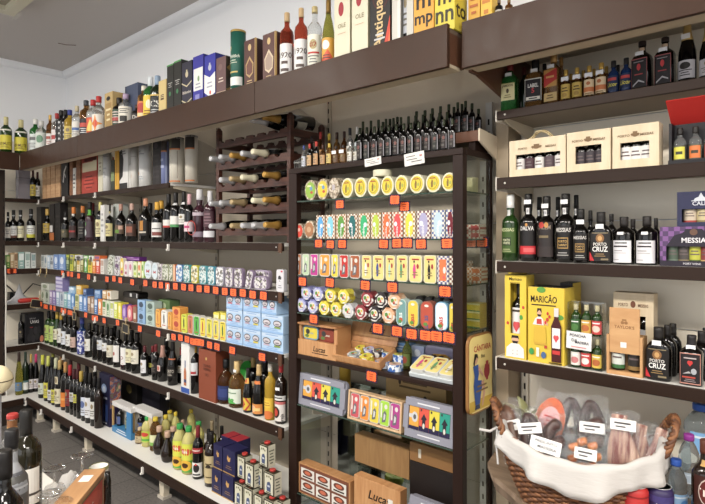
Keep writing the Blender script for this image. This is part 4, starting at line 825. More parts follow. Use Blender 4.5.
mini_cartons(Dp, ZD, YL, GD, [
 (41, 44, 255, '#c4c8c4', '#8a9494', 'light grey'), (44.2, 47, 255, '#d0d4d2', '#7a90a0', 'whitish grey', dict(art=1)), (47.2, 50, 255.5, '#a8c0d4', '#e0e6ea', 'pale blue'), (50.2, 53, 256, '#c0c4c8', '#7a8088', 'silver grey', dict(art=2)),
 (53.3, 58.4, 254.5, '#6f8fc4', '#d0dcee', 'mid blue', dict(art=1)), (58.8, 65, 254.5, '#7d9ed0', '#e0e8f4', 'lighter blue', dict(art=1)),
 (66, 69.4, 258.8, '#3f5a34', '#a8b88a', 'dark green'), (69.7, 73, 258.8, '#c4c42c', '#6a7a1c', 'lime yellow'), (73.3, 76.3, 258.8, '#6f7234', '#d0cf9a', 'olive', dict(art=1)), (76.6, 80, 259, '#e0d6b0', '#c8a03a', 'cream'), (80.3, 83.6, 259, '#7f7a3c', '#d9d6a4', 'brown olive'), (84, 87.4, 259, '#55a04a', '#e0e8d8', 'bright green', dict(art=1)),
 (87.7, 92, 259.2, '#e2c62c', '#8a7a1c', 'yellow'), (92.3, 95.6, 259.5, '#e07a2c', '#f0d0a0', 'orange'), (96, 99.6, 259.5, '#d8543c', '#f0d8d0', 'red'),
 (66, 69.4, .055, '#47603a', '#c4cc3c', 'small dark green', dict(up=.088)), (69.7, 74, .055, '#c9c43c', '#8a8a8a', 'small yellow grey', dict(up=.088)), (74.4, 82.5, .052, '#c4c4c2', '#4a4642', 'small white and black', dict(up=.088, art=1)), (83.6, 88.2, .052, '#5fae3c', '#dfe8d4', 'small green', dict(up=.088)), (88.6, 93.4, .052, '#dfe2da', '#5a5a52', 'small white', dict(up=.088, art=1)), (94.4, 100, .056, '#e8702a', '#8a5a8a', 'small orange', dict(up=.088)),
 (100.3, 104, 259, '#dcd8d0', '#b89a8a', 'whitish'),
 (121.5, 140, .035, '#6f2f86', '#b98ac4', 'long purple', dict(up=.109, art=2, back=.07)),
], 'food carton', d=.06)
tin_row(Dp, ZD, YL, GD, [
 (106, 112.5, 255, '#cfd4cc', FLOR2, [], 'green floral white tin leaning to the right', dict(lean=R(14), wf=.85)),
 (113.5, 119.5, 256, '#dcd6da', FLOR, [('r', -.7, .7, .4, .6, '#6a4a72')], 'lilac floral white tin leaning to the right', dict(lean=R(8), wf=.85)),
 (120, 123.6, 258, '#e0d8c8', '#e2c23c', tdec('#f0e8d0', '#b04a6a'), 'yellow and white upright tin'),
 (124, 127.8, 261, '#e8e2e2', '#e6dcdc', tdec('#d89ab0', '#a85a72'), 'white and pink upright tin'),
 (128.2, 132.6, 261, '#e6dede', '#e0d2d4', tdec('#c87a92', '#e8e8e8'), 'pale pink upright tin'),
 (133, 137, 261.5, '#b8cf6a', '#dfe6b8', tdec('#6a8a3a', '#b8cf3c'), 'lime edged upright tin'),
 (137.3, 141, 261.5, '#e0a04a', '#e8e0c8', tdec('#d8762c', '#6a9a4a'), 'orange edged upright tin'),
 (141.2, 143.8, 261.5, '#a8cf5a', '#d8e8b0', tdec('#5a9a3a', '#e0e6d0'), 'narrow green edged upright tin'),
 (144, 151.5, 260.8, '#d9dde0', '#cfdde4', [('p', [(-.6, .55), (-.1, .42), (0, .5), (.1, .42), (.6, .55), (.4, .3), (0, .38), (-.4, .3)], '#b02a30'), ('l', .7, .86, 2, '#9aaab4'), ('l', .1, .24, 1, '#9aaab4')], 'rounded pale tin with red butterfly', dict(rnd=.48)),
 (151.8, 157.4, 262.5, '#d9dde0', '#cfdde4', [('p', [(-.6, .55), (-.1, .42), (0, .5), (.1, .42), (.6, .55), (.4, .3), (0, .38), (-.4, .3)], '#b02a30'), ('l', .7, .86, 2, '#9aaab4')], 'rounded pale tin with red butterfly', dict(rnd=.48)),
 (157.8, 161.4, 264, '#dccfd8', FLOR, [], 'narrow pink floral tin'), (161.8, 168.4, 264.3, '#b4b89a', FLOR2, [], 'olive floral tin'), (168.8, 172.4, 264.5, '#c0c0a4', FLOR2, [], 'narrow olive floral tin'),
 (172.8, 175.2, 264.5, '#d8783a', '#e2b08a', [], 'narrow orange tin'), (175.5, 182.4, 264.6, '#5f8fc0', printed(['#e0e6ea', '#6a9ac8', '#dfe0e0', '#4a6a9a'], 85), [], 'blue edged floral tin'),
 (182.8, 190, 264.8, '#3f9a98', FLORT, [], 'teal edged floral tin'), (190.6, 198, 265.4, '#d4c82c', printed(['#e6e2d0', '#b0a04a', '#e0dcc8', '#6a6a4a'], 85), [], 'yellow edged floral tin'),
 (198.6, 206.5, 265.8, '#58aab4', FLORT, [], 'turquoise edged floral tin'), (207, 214.6, 266.4, '#4f9fb8', FLORT, [], 'turquoise edged floral tin'),
 (215.3, 223.6, 266.8, '#a8a4b4', printed(['#e0e0e2', '#8a8a8e', '#e6e4e2', '#6a665a'], 85), [], 'grey edged floral tin'), (224.8, 232.6, 267.6, '#a398ac', FLOR, [], 'lilac edged floral tin'), (233.6, 242.4, 268.2, '#94829e', FLOR, [], 'purple edged floral tin'),
 (244.6, 250, 269.6, '#94829e', FLOR, [], 'purple floral tin leaning to the right', dict(lean=R(16), wf=1.1)),
 (253, 267.5, .075, '#94849e', FLOR, [], 'purple floral tin lying on its long side', dict(rnd=.35)), (253.5, 269.5, .105, '#a396ac', FLOR, [], 'purple floral tin behind the one on its side', dict(back=.05, rnd=.2)),
 (276, 284, 269.5, '#cdccd2', '#d6d5da', [('o', -.1, .60, .5, .14, '#3a3a40'), ('r', .3, .8, .9, .98, '#c8304a'), ('l', .1, .3, 2, '#8a8a94'), ('r', -.5, .5, .5, .55, '#e8e8ea')], 'grey white blister pack at the right end', dict(rnd=.2)),
], wf=.93)
for u, v in ((62.5, 273), (68.3, 274), (71.8, 274.5), (78.7, 276), (88.7, 277), (107, 279.3), (114, 278.8), (120.3, 280.3), (132.2, 282.2), (145.4, 283.2), (154.7, 284.7), (161, 285.2), (167.5, 286), (175.4, 286.3), (183.6, 287.1),
             (191, 287.8), (199.2, 288.8), (207, 289.3), (215.7, 290.4), (224.8, 291.5), (233.3, 292.5), (242.8, 293), (252.7, 294.7), (263.4, 295.7)): price_tag(u, v, YL-.0165, 'on the third left shelf edge', .052)
for u, v in ((10.2, 271), (13.0, 271)):
    y, d = YX(u, -5.664); e = price_tag(u, v, 1.9, 'on the third end wall shelf edge', .052); e.location = (-5.663, y, CAMZ+(HZ-v)/F*d); e.rotation_euler = (0, 0, R(90))
# ================================================================== E: fourth left shelf
Ep = 'on the fourth left shelf'; GE_ = 'food tins and cartons on the fourth left shelf'; ZE = -.614
mini_cartons(Ep, ZE, YL, GE_, [
 (38.5, 40.6, 290, '#a89a86', '#d0c8b8', 'tan grey'), (40.8, 44.6, 290, '#c4c6b4', '#7a8a6a', 'grey green', dict(art=1)), (44.9, 49, 290, '#b4bcae', '#5a6a52', 'white green', dict(art=1)), (40.8, 49, .07, '#c9ccc0', '#8a947a', 'small pale green', dict(up=.115, art=1)),
 (49.4, 52.4, 290.5, '#9a86b0', '#d8d0e0', 'violet'), (52.7, 55.6, 290.8, '#8476ac', '#cfc8e0', 'purple blue'), (56, 59.6, 291, '#a0b4cc', '#e0e6ee', 'pale blue'), (60, 63.6, 291.5, '#c0c8d2', '#7a8aa0', 'silver blue', dict(art=1)), (55.4, 62.8, .14, '#8c82b8', '#c8c2de', 'violet upper', dict(up=.125, art=3)),
 (64, 67, 292.5, '#7ab0b4', '#d8e8e6', 'teal'), (67.3, 70.8, 293, '#8ab4d8', '#e0ecf4', 'sky blue'), (71, 74.6, 293.5, '#4f86c0', '#c8dcf0', 'strong blue', dict(art=1)), (68.5, 74.6, .055, '#8fb8da', '#e0ecf6', 'small sky blue', dict(up=.135)),
 (75, 78.6, 294.3, '#d4cd9a', '#7a8a4a', 'pale yellow'), (76, 81.6, .08, '#d8a83a', '#f0e0b0', 'small amber', dict(up=.13, back=.02)), (79, 82.6, 294.8, '#6f9acc', '#dfe8f4', 'medium blue'), (83, 87, 295, '#5a86c4', '#d0dcf0', 'deeper blue', dict(art=1)), (83, 86.6, .06, '#3f5a8c', '#8aa0c8', 'small navy', dict(up=.13)),
 (87.4, 90.6, 296.5, '#9a7a62', '#d8c8b8', 'brown'), (90.9, 93.8, 297, '#a88a74', '#e0d4c6', 'light brown', dict(art=2)), (94.2, 97.5, 298, '#4f7cb4', '#c8d8ec', 'blue white'), (94.2, 100.5, .065, '#5b84b8', '#a8c0de', 'small flat blue', dict(up=.13)),
 (97.8, 101.8, 299, '#e0883a', '#f4ead8', 'orange and white', dict(art=1)), (102.2, 106, 300, '#e2dcc8', '#5a8a3a', 'white and green'), (106.3, 109.6, 300.8, '#cfdcc0', '#3f7a3a', 'leafy green', dict(art=1)), (102.2, 106.6, .065, '#c89a5a', '#efe6d4', 'small brown and white', dict(up=.135)), (106.8, 111, .065, '#e6dfcf', '#c8863a', 'small cream', dict(up=.135, art=1)),
 (110, 113.6, 301.5, '#e4e4d8', '#b8c45a', 'whitish'), (114, 117.5, 302.5, '#cfd83c', '#f0f0c8', 'lime'), (117.8, 121.4, 303, '#e4d12c', '#f4eeb8', 'lemon yellow', dict(art=1)),
 (137.2, 145, .085, '#8fb4dc', '#3a4a5e', 'blue oval print', dict(art=1)), (137.2, 145, .082, '#8fb4dc', '#3a4a5e', 'blue oval print stacked', dict(art=1, up=.0865)), (145.6, 154.6, .085, '#b4c8c0', '#5a6a5e', 'grey green oval print', dict(art=1)), (145.6, 154.6, .082, '#a8bcb4', '#4f6056', 'grey green oval print stacked', dict(art=1, up=.0865)),
 (158, 170, .178, '#5f7a4a', '#a8b890', 'wide green back', dict(back=.075, art=2, d=.08)),
 (172, 180.4, .078, '#e89a3a', '#b8402c', 'orange oval print', dict(art=1)), (172, 180.4, .078, '#e89a3a', '#b8402c', 'orange oval print stacked', dict(art=1, up=.0795)),
 (213, 219.3, .150, '#e4d63c', '#f0ecb0', 'tall yellow back', dict(back=.07)), (220, 226, .155, '#e0d040', '#f0ecb0', 'taller yellow back', dict(back=.07)),
], 'food carton', d=.06)
def fish(bg, c, c2='#2a2622'): return [('r', -.75, .75, .1, .9, bg), ('p', [(0, .18), (.28, .35), (.22, .7), (0, .86), (-.25, .65), (-.2, .35)], c), ('l', .86, .95, 1, c2), ('r', -.6, .6, .12, .17, '#b8462c')]
tin_row(Ep, ZE, YL, GE_, [
 (121.8, 126.6, 304.5, '#7a4f9a', '#8a5fb0', [('o', 0, .5, .6, .3, '#c4a8d8')], 'rounded purple tin', dict(rnd=.45)), (127, 132.2, 305.5, '#d85a6a', '#dc7a80', [('o', 0, .5, .6, .3, '#f0d0c8')], 'rounded rose red tin', dict(rnd=.45)), (132.6, 136.8, 306.5, '#8a5a44', '#9a6a50', [('r', -.6, .6, .2, .6, '#e0d0bc')], 'brown upright tin'),
 (155.2, 160.4, 309, '#e09a34', '#e8a63c', fish('#eab04a', '#c8762c'), 'orange upright tin'), (160.8, 167.2, 310, '#e0ddd6', '#e6e2da', fish('#ece8e0', '#2a2624'), 'white tin with black fish'), (167.6, 171.8, 312, '#dc9a34', '#e4a23c', fish('#e8ae4a', '#b8642c'), 'orange upright tin'),
 (180.8, 187, 314, '#d8d42c', '#c8cc30', fish('#d8d838', '#2a2a1c'), 'yellow tin with black fish'), (187.4, 193, 315, '#d9d3c8', '#c8764a', fish('#d0805a', '#6a3020'), 'copper and white tin'), (193.4, 199.4, 316, '#d9d6cc', '#4fae3c', fish('#58b444', '#1f5a24'), 'white edged green tin'), (199.8, 205.6, 317.5, '#e0dccb', '#e2ce2c', fish('#e6d436', '#b8382c'), 'yellow tin with red figure'),
 (206, 212.4, 318.6, '#e4dfc4', '#dfd23a', fish('#e2d842', '#5a7a2c'), 'yellow tin with green figure'), (212.8, 219, 320, '#e4dfc4', '#e2cf3a', fish('#e6d642', '#5a6a8a'), 'yellow tin with grey blue figure'), (219.4, 225.8, 321.4, '#e4dfc4', '#e0cc30', fish('#e4d23a', '#3f6a3a'), 'yellow tin with dark green figure'),
], wf=.93, d=.05)
BLUEB = lambda a, b: [('r', -1, 1, 0, .12, '#8fb4e0'), ('l', .12, .3, 2, '#7fa6d8'), ('r', -.96, .96, .80, .97, '#c4d6ea'), ('o', -.5, .56, .38, .19, '#5a5a60'), ('o', -.5, .56, .31, .13, '#cfc8cc'), ('o', -.5, .52, .2, .05, '#8a8088'), ('r', -.78, -.22, .30, .38, a), ('o', .5, .56, .38, .19, '#5a5a60'), ('o', .5, .56, .31, .13, '#cfc8cc'), ('o', .5, .52, .2, .05, '#8a8088'), ('r', .22, .78, .30, .38, b), ('l', .86, .96, 1, '#7fa6d8')]
gb = []
for r_ in range(3):
    up = .1*r_
    gb.append((226.2, 242.5, .098, '#aecdec', BLUEB('#c86a7a', '#c8a0b0'), 'pale blue oval carton', dict(up=up, d=.12)))
    gb.append((243, 260.8, .098, '#a6c7ea', BLUEB('#b8a0b0', '#e0cf3a'), 'pale blue oval carton', dict(up=up, d=.12)))
    if r_ < 2: gb.append((261.3, 283.5, .098, '#aecdec', BLUEB('#c8b0c0', '#8aa83a'), 'pale blue oval carton', dict(up=up, d=.12)))
    else: gb.append((261.3, 276.5, .098, '#aecdec', [q for q in BLUEB('#c8a0b8', '#c8a0b8')], 'narrow pale blue oval carton', dict(up=up, d=.12)))
tier = ['in the bottom tier', 'in the middle tier', 'in the top tier']
for it in gb:
    box_row(tier[round(it[6]['up']/.1)]+' of the blue stack', ZE, YL, 'stacked pale blue cartons', [it], name='food_carton')
# black bundle lying on the cartons
e = empty('packet', ((X(122, 1.98)+X(137, 1.98))/2, 1.99, CAMZ+ZE+.153)); w = abs(X(137, 1.98)-X(122, 1.98))/2
b = MB(); b.prism(rrect(2*w, .045, .018), 0, .08, '#201c1c'); b.build('wrapper', e); b = MB(); b.box(-.01, .02, -.001, 0, .01, .035, '#c9c9c9'); b.box(w-.03, w-.015, -.001, 0, .006, .038, '#d0d0d0'); b.build('sticker', e)
b = MB(); b.box(-w, w, .004, .078, -.153, -.001, '#4a423c'); b.build('box', e); tag(e, 'dark packet lying flat on a box behind the small tins', 'packet', Ep)
for u, v in ((41, 304), (44.8, 306.5), (46.6, 306.8), (51, 307.5), (54.5, 308.3), (62, 310.3), (65, 311), (69, 312.5), (71.2, 313), (85.8, 315), (93.3, 318), (96.6, 318.3), (104.2, 320.7), (117.6, 322.7), (139.8, 328.8), (158.2, 333.5), (173.6, 337), (180.5, 337.7), (187, 339.3),
             (192.5, 341.5), (197, 342), (201.5, 342.7), (209.6, 345), (217, 346.7), (232.2, 350.3), (262, 357)): price_tag(u, v, YL-.0165, 'on the fourth left shelf edge', .050)
# chalkboard tags and hooks
def chalk(u, v, w, h, Y, look, lean=0):
    d = D(u, Y); wm = abs(X(u+w/2, Y)-X(u-w/2, Y)); hm = h/F*d
    e = empty('chalkboard_tag', (X(u, Y), Y, Z(v, u, Y)-hm/2)); e.rotation_euler.y = lean
    b = MB(); b.box(-wm/2, wm/2, 0, .004, 0, hm, '#1d1b1a'); b.build('slate', e)
    f = MB()
    for q in ((-wm/2, wm/2, 0, .006), (-wm/2, wm/2, hm-.006, hm), (-wm/2, -wm/2+.006, 0, hm), (wm/2-.006, wm/2, 0, hm)): f.box(q[0], q[1], -.002, .0055, q[2], q[3], '#b3a07a')
    f.build('wooden_frame', e)
    b = MB(); b.tube([(0, .002, hm-.002), (0, .002, hm+.03)], .003, '#c4a878', 6); b.box(-.008, .008, -.004, .012, hm+.02, hm+.045, '#c9b48a'); b.build('clip', e)
    tag(e, look, 'chalkboard tag', '', 'small chalkboard tags on the shelf edges')
chalk(125.2, 328.5, 6.5, 9.5, YL-.028, 'small framed chalkboard tag hanging below the purple and rose tins', R(4))
chalk(74.3, 316, 3.6, 8, YL-.028, 'small framed chalkboard tag hanging among the orange tags of the fourth left shelf')
y, d = YX(33, -5.64); e_ = chalk(33, 306, 10, 8, 1.9, 'small framed chalkboard tag tilted on the corner end wall shelf edge')
o = THINGS[-1][0]; o.location = (-5.625, y+.03, CAMZ-.66); o.scale = (.45, 1, 1); o.rotation_euler = (0, R(12), R(90))
for i, (u, v) in enumerate(((41, 272.5), (47, 273.5))):
    Y = YL-.022; x, z = X(u, Y), Z(v, u, Y); b = MB(); d = .012
    b.tube([(x, Y, z+.055), (x, Y-.004, z+.03), (x+.012, Y-.008, z+.005), (x+.004, Y-.012, z-.03), (x-.014, Y-.010, z-.035), (x-.016, Y-.008, z-.02)], .004, foil('#b8a070'), 8)
    tag(b.build('hook'), 'brass coloured hook', 'hook', 'on the third left shelf near the corner', 'brass hooks on the shelf edge', u)
# clutter on the end wall shelf at that level
y0, d0 = YX(20, -5.80); z = CAMZ+ZE+.001
b = MB(); import mathutils
pts = []
for i in range(9):
    for j in range(9):
        a, c = i/8-.5, j/8-.5; hh = .06*max(0, 1-3.2*(a*a+c*c))+.03*math.sin(9*a+2)*math.cos(8*c)+.02
        if i == 4 and j == 4: hh += .07
        pts.append((-5.82+a*.18, y0+c*.26, z+max(.002, hh*(0.2+.8*max(0, 1-2.2*math.hypot(a, c))))))
b.mesh(pts, [(i*9+j, i*9+j+1, (i+1)*9+j+1, (i+1)*9+j) for i in range(8) for j in range(8)], M('#d2d3d8', .35), True)
o = b.build('plastic_bag'); so = o.modifiers.new('solid', 'SOLIDIFY'); so.thickness = .003; tag(o, 'crumpled white plastic bag with a pointed top on the corner shelf', 'bag')
y1, d1 = YX(30, -5.72); b = MB(); b.lathe([(.012, 0), (.022, .02), (.022, .16), (.012, .18)], '#b8281e', 14, T=Matrix.Translation((-5.72, y1-.10, z+.023)) @ Matrix.Rotation(R(-90), 4, 'X')); tag(b.build('bottle'), 'small red bottle lying in front of the white plastic bag', 'bottle')
b = MB(); cx_, cy_ = -5.96, y0+.12
b.tube([(-6.02, y0-.12, z+.22), (-6.0, y0-.02, z+.12), (-5.98, y0+.05, z+.02), (-5.96, y0+.10, z+.09), (-5.95, y0+.16, z+.16), (-5.94, y0+.24, z+.13), (-5.93, y0+.27, z+.008)], .006, '#1c1a19', 8)
tag(b.build('cable'), 'black cable looping behind the white plastic bag', 'cable')
b = MB(); b.box(-6.0, -5.93, y0-.05, y0+.03, z, z+.09, '#1b1a1a'); tag(b.build('adapter'), 'black power adapter against the end wall behind the plastic bag', 'adapter')
# ================================================================== F: wine, fifth left shelf
Fp = 'on the fifth left shelf'; GF = 'bottles on the fifth left shelf'; ZF = -1.0
def WB(lab, z0=.14, z1=.52, cap='#141110', k='bord', gl='k', deco=None, r=.037, ha=68, neck=None):
    ls = [L(z0, z1, lab, ha, deco)] if lab else []
    if neck: ls.append(L(.70, .75, neck, 60, ()))
    return B(k, gl, cap, ls, r=r, name='wine_bottle', capn='capsule')
LN = lambda c='#8a8278': [('l', .1, .4, 3, c), ('o', 0, .68, .3, .12, '#9a8a6a')]
PATB = printed(['#3f4a9a', '#c8cce6', '#5a66b4', '#e6e6ee', '#2f3880'], 60)
bottle_row(Fp, ZF, YL, GF, [
 (44.5, 0, 311, WB('#a8bf5a', .1, .58, gl='dg', r=.036), 'green bottle with tall lime label'), (49, 0, 312, WB('#b4c86a', .1, .58, gl='dg', r=.036), 'green bottle with tall lime label'),
 (53, 0, 311, WB('#d6d2b4', .2, .5, cap='#c8a83a', gl='dg', k='flute', r=.035), 'tall bottle with golden capsule and cream label'), (57, 0, 312, WB('#dcdad2', .15, .55, cap='#c09a2a', k='flute', r=.035), 'tall bottle with golden capsule and white label'),
 (61, 0, 316, WB('#d4d8e0', .15, .55), 'dark bottle with blue white label'), (65.5, 0, 317, WB('#e0dfda', .15, .5), 'dark bottle with plain white label'), (70, 0, 318, WB('#c8a89a', .15, .45), 'dark bottle with pinkish label'),
 (77, 86.5, 316, B('port', PATB and 'n', '#4a56a8', [(.03, .62, 88, PATB, [])], r=.04, name='wine_bottle', capn='capsule'), 'blue bottle patterned with white dots'),
 (84.5, 0, 323, WB('#dedcd4', .2, .55, deco=LN()), 'dark bottle with tall white label'), (92, 0, 325, WB(None), 'plain dark unlabelled looking bottle'), (97, 0, 326, WB('#cfd2d6', .35, .62, deco=LN('#556')), 'dark bottle with grey picture label'), (102, 0, 327, WB('#dbdbdb', .35, .58, deco=LN()), 'dark bottle with pale square label'),
 (106.5, 0, 328, WB('#d8d2bc', .22, .55, deco=LN()), 'dark bottle with narrow cream label'), (113, 0, 330, WB('#e2dfda', .15, .6, deco=[('o', 0, .5, .25, .12, '#a8483a')]), 'dark bottle with tall white label and red spot'), (120.5, 0, 333, WB('#e4e2de', .15, .62, deco=[('v', 'TINTO', '#8a3a4a', .1, .35, .8, .2)]), 'dark bottle with tall white label and upright lettering'),
 (125.5, 0, 334, WB('#ddd6b0', .25, .62, deco=LN()), 'dark bottle with tall yellowish cream label'), (131, 0, 333, WB('#dfd9c6', .25, .6, r=.042, deco=LN('#6a6a5a')), 'broad dark bottle with large cream label'),
 (139.5, 0, 345.5, WB('#e0e0e4', .12, .55, cap='#5a2026', r=.036, deco=LN()), 'short dark bottle with white label and maroon capsule'), (146.5, 0, 346, WB('#c4c23c', .28, .42, cap='#7a1c24', r=.034), 'dark bottle with small lime label and maroon capsule', .05), (150.5, 0, 344, WB('#2a2422', .2, .5, cap='#6a1c20', r=.036), 'all dark bottle with maroon capsule'),
 (155, 165.5, 345.5, B('burg', 'k', '#b08474', [L(.30, .46, '#dcc4bc', 26, [('o', 0, .5, .7, .4, '#b86a5a')])], r=.046, name='wine_bottle', capn='capsule', cz=.68), 'broad dark bottle with pink oval label and copper neck'),
 (166, 175.5, 342, B('burg', 'k', '#1b1614', [LT(.2, .45, '#1e1917', 'PORTO', '#b9b2a4', 60, .4, .3), L(.60, .63, '#c86a3a', 75, ())], r=.044, name='wine_bottle', capn='capsule'), 'broad black bottle with copper ring'),
 (175.6, 180.4, 347, WB('#cfcac0', .3, .5, cap='#a8241e', r=.034), 'dark bottle with red capsule behind the white carton', .07),
 (188.5, 198, 341, WB('#d8dadc', .36, .6, cap='#c9a03a', r=.04, deco=[('r', -.8, .8, .1, .3, '#b02c34')]), 'dark bottle with gold capsule and white red label'),
 (217.5, 230.5, 359, B('squat', 'amb', '#1c1c1e', [L(.10, .42, '#26315e', 74, [('r', -.7, .7, .2, .8, '#35427a'), ('o', -.6, .92, .2, .06, '#c83a3a')])], r=.05, name='spirit_bottle', cz=.80), 'squat amber bottle with blue label and black stopper'),
 (228.5, 243, 361, B('squat', 'a', '#d8b878', [L(.10, .42, '#d9e2d2', 74, [('p', [(-.9, 0), (.6, 0), (-.2, .4)], '#4fae4a'), ('o', .2, .25, .16, .1, '#3f9a3a'), ('l', .6, .8, 1, '#7a9a7a')])], r=.05, name='spirit_bottle', capn='cork', cz=.74, sticker=.79), 'squat amber bottle with green and white label and cork'),
 (243, 253.5, 368, B('burg', 'k', '#191514', [L(.06, .34, '#d8b82a', 74, [('p', [(-1, 0), (-.2, .5), (-1, 1), (-.6, 1), (.2, .5), (-.6, 0)], '#b8342a'), ('p', [(0, 0), (.8, .5), (0, 1), (.4, 1), (1, .5), (.4, 0)], '#b8342a'), ('o', -.7, .5, .3, .25, '#2a2018')]), (.66, .78, 60, '#d8a03a', [('r', -.3, .3, .2, .8, '#b83a2c')])], r=.044, name='liqueur_bottle'), 'dark liqueur bottle with yellow and red chevron label'),
 (252.5, 265.5, 364, B('champ', 'k', '#c8a870', [L(.05, .24, '#d88a3a', 74, [('o', -.3, .5, .5, .35, '#e8b890'), ('r', -.2, .7, .3, .6, '#e6c87a')]), (.62, .68, 60, '#d8762c', ())], r=.046, name='liqueur_bottle', capn='foil', cz=.78), 'dark conical liqueur bottle with orange label and gold neck'),
 (264.5, 276, 363.5, B('oilb', 'y', '#d8d2c4', [L(.06, .40, '#e0b41c', 74, [('o', .2, .12, .8, .22, '#d8702a'), ('r', -.6, .6, .5, .85, '#e8c42c'), ('l', .55, .8, 2, '#b87a1c')])], r=.042, name='liqueur_bottle'), 'yellow liqueur bottle with white cap and fruit label'),
 (274.8, 287.5, 364, B('oilb', 'br', '#b0262a', [L(.40, .48, '#d8d6d2', 74, [('l', .2, .8, 1, '#333')]), L(.05, .38, '#e0d8d2', 72, [('r', -1, 1, .86, 1, '#c86a6a'), ('o', -.3, .45, .55, .3, '#3a2622'), ('o', -.3, .45, .32, .2, '#c8402c'), ('v', 'cereja', '#333', .1, .2, .8, .72)])], r=.045, name='liqueur_bottle', sticker=.60), 'brown liqueur bottle with red cap at the right end'),
 (236, 246, 360, B('squat', 'c', '#c8b27a', [], r=.036, name='spirit_bottle', capn='cork'), 'cork stoppered bottle behind the amber bottles', .13),
 (90, 0, 322, WB('#c9c4ba', .3, .5), 'back row wine bottle', .11), (110, 0, 326, WB('#c9c4ba', .3, .5), 'back row wine bottle', .11), (127, 0, 330, WB('#c9c4ba', .3, .5), 'back row wine bottle', .11), (161, 0, 338, WB('#4a3a30', .3, .5), 'back row wine bottle', .12), (247, 0, 357, WB('#c9b48a', .3, .5, cap='#b89a5a'), 'back row wine bottle', .12), (259, 0, 360, WB('#5a3a20', .3, .5), 'back row wine bottle', .12),
], inset=.012, turn=.22)
box_row(Fp, ZF, YL, GF, [
 (181, 189.5, 340.5, '#e4e2de', [('r', -1, 1, 0, .1, '#2f55a8'), ('r', -.12, .12, .48, .62, '#4a5a8a'), ('p', [(-.3, .14), (.3, .14), (.3, .4), (.12, .48), (-.12, .48), (-.3, .4)], '#b86a3a'), ('r', -.3, .3, .2, .26, '#2a3a6a')], 'tall white carton with bottle picture and blue foot', dict(d=.075)),
 (198.5, 216, 350, '#8a4226', [('o', -.1, .82, .10, .03, '#c8a45a'), ('t', 'SOUND', '#4a2418', .66, .05), ('t', 'RESERVA', '#4a2418', .59, .045), ('t', 'XO', '#4a2418', .48, .05)], 'tall terracotta carton', dict(d=.10, side='#7a3a22')),
], d=.075, name='gift_carton')
# green round packet leaning behind the amber bottles
e = empty('packet', (X(239.5, 2.04), 2.04, CAMZ+ZF+.015)); e.rotation_euler = (R(-8), R(12), 0)
b = MB(); pts = [(.065*math.cos(a*PI/12), .15+.085*math.sin(a*PI/12)) for a in range(24)]; b.prism(pts, 0, .02, M('#2f9a34', .3)); b.box(-.03, .03, .002, .018, -.01, .07, '#2a8a2e'); b.build('wrapper', e, .004)
b = MB(); b.prism([(-.005, .10), (.045, .10), (.05, .17), (0, .17)], -.001, 0, '#8ad08a'); b.build('label', e); tag(e, 'round bright green packet leaning behind the amber bottles', 'packet')
# black box of wine on the end wall shelf
y0, d0 = YX(25, -5.70); y1, d1 = YX(44, -5.70); hb = CAMZ+(HZ-313)/F*(d0+d1)/2-(CAMZ+ZF)
e = empty('wine_box', (-5.70, (y0+y1)/2, CAMZ+ZF), R(90)); w = y1-y0
b = MB(); b.box(-w/2, w/2, 0, .12, 0, hb, '#17151a'); b.build('box', e, .002)
b = MB(); decal(b, flat(w, 0, 0, hb), w, hb, [('t', 'DUAS', '#8a8688', .80, .05, .7, -.2), ('t', 'UVAS', '#cfcbcb', .66, .10, .9, .0)]+[('o', x, zz, .22, .13, c) for x, zz, c in ((-.55, .2, '#2c2a2e'), (-.15, .16, '#332f34'), (.25, .22, '#2c2a2e'), (-.35, .38, '#29272b'), (.1, .42, '#353136'), (.45, .44, '#2a282c'))]+[('o', .75, .12, .2, .11, '#c87a5a'), ('r', -.5, -.2, .52, .55, '#8a2c2c')]); b.build('front_print', e)
tag(e, 'black wine box with grape artwork on the fifth end wall shelf', 'box')
eb(21, 6, 314, ZF, -5.735, WB('#2a2626', .2, .5), 'dark bottle left of the black wine box', '', None)
# ================================================================== G: base shelf
Gp = 'on the lowest left shelf'; GG = 'bottles on the lowest left shelf'; YG = 1.72
for u, wd, v, sp, lk in ((19, 8, 352, B('flute', 'o', '#3a2a24', [L(.1, .3, '#5a7a9a', 70)], capn='capsule'), 'olive yellow bottle with dark capsule'), (25.5, 7, 352, WB('#dcdcd6', .1, .32, cap='#23382c', gl='g', deco=[('r', -1, 1, .8, 1, '#4a6a6a')]), 'dark green bottle with white label'),
                         (31, 6, 354, WB('#d9d2d2', .1, .35, cap='#c8a24a'), 'dark bottle with gold capsule and white label'), (36, 7, 354, WB('#dcd4d8', .1, .35, cap='#c42f6a', k='flute'), 'dark bottle with bright pink capsule')):
    eb(u, wd, v, ZG, -5.60, sp, lk, 'on the lowest end wall shelf', 'bottles on the lowest end wall shelf', 'wine bottle')
PIC = printed(['#a83a34', '#c8865a', '#4a6a8a', '#7a2c3a', '#5a8a6a', '#d8a07a'], 22, .4, 'noise')
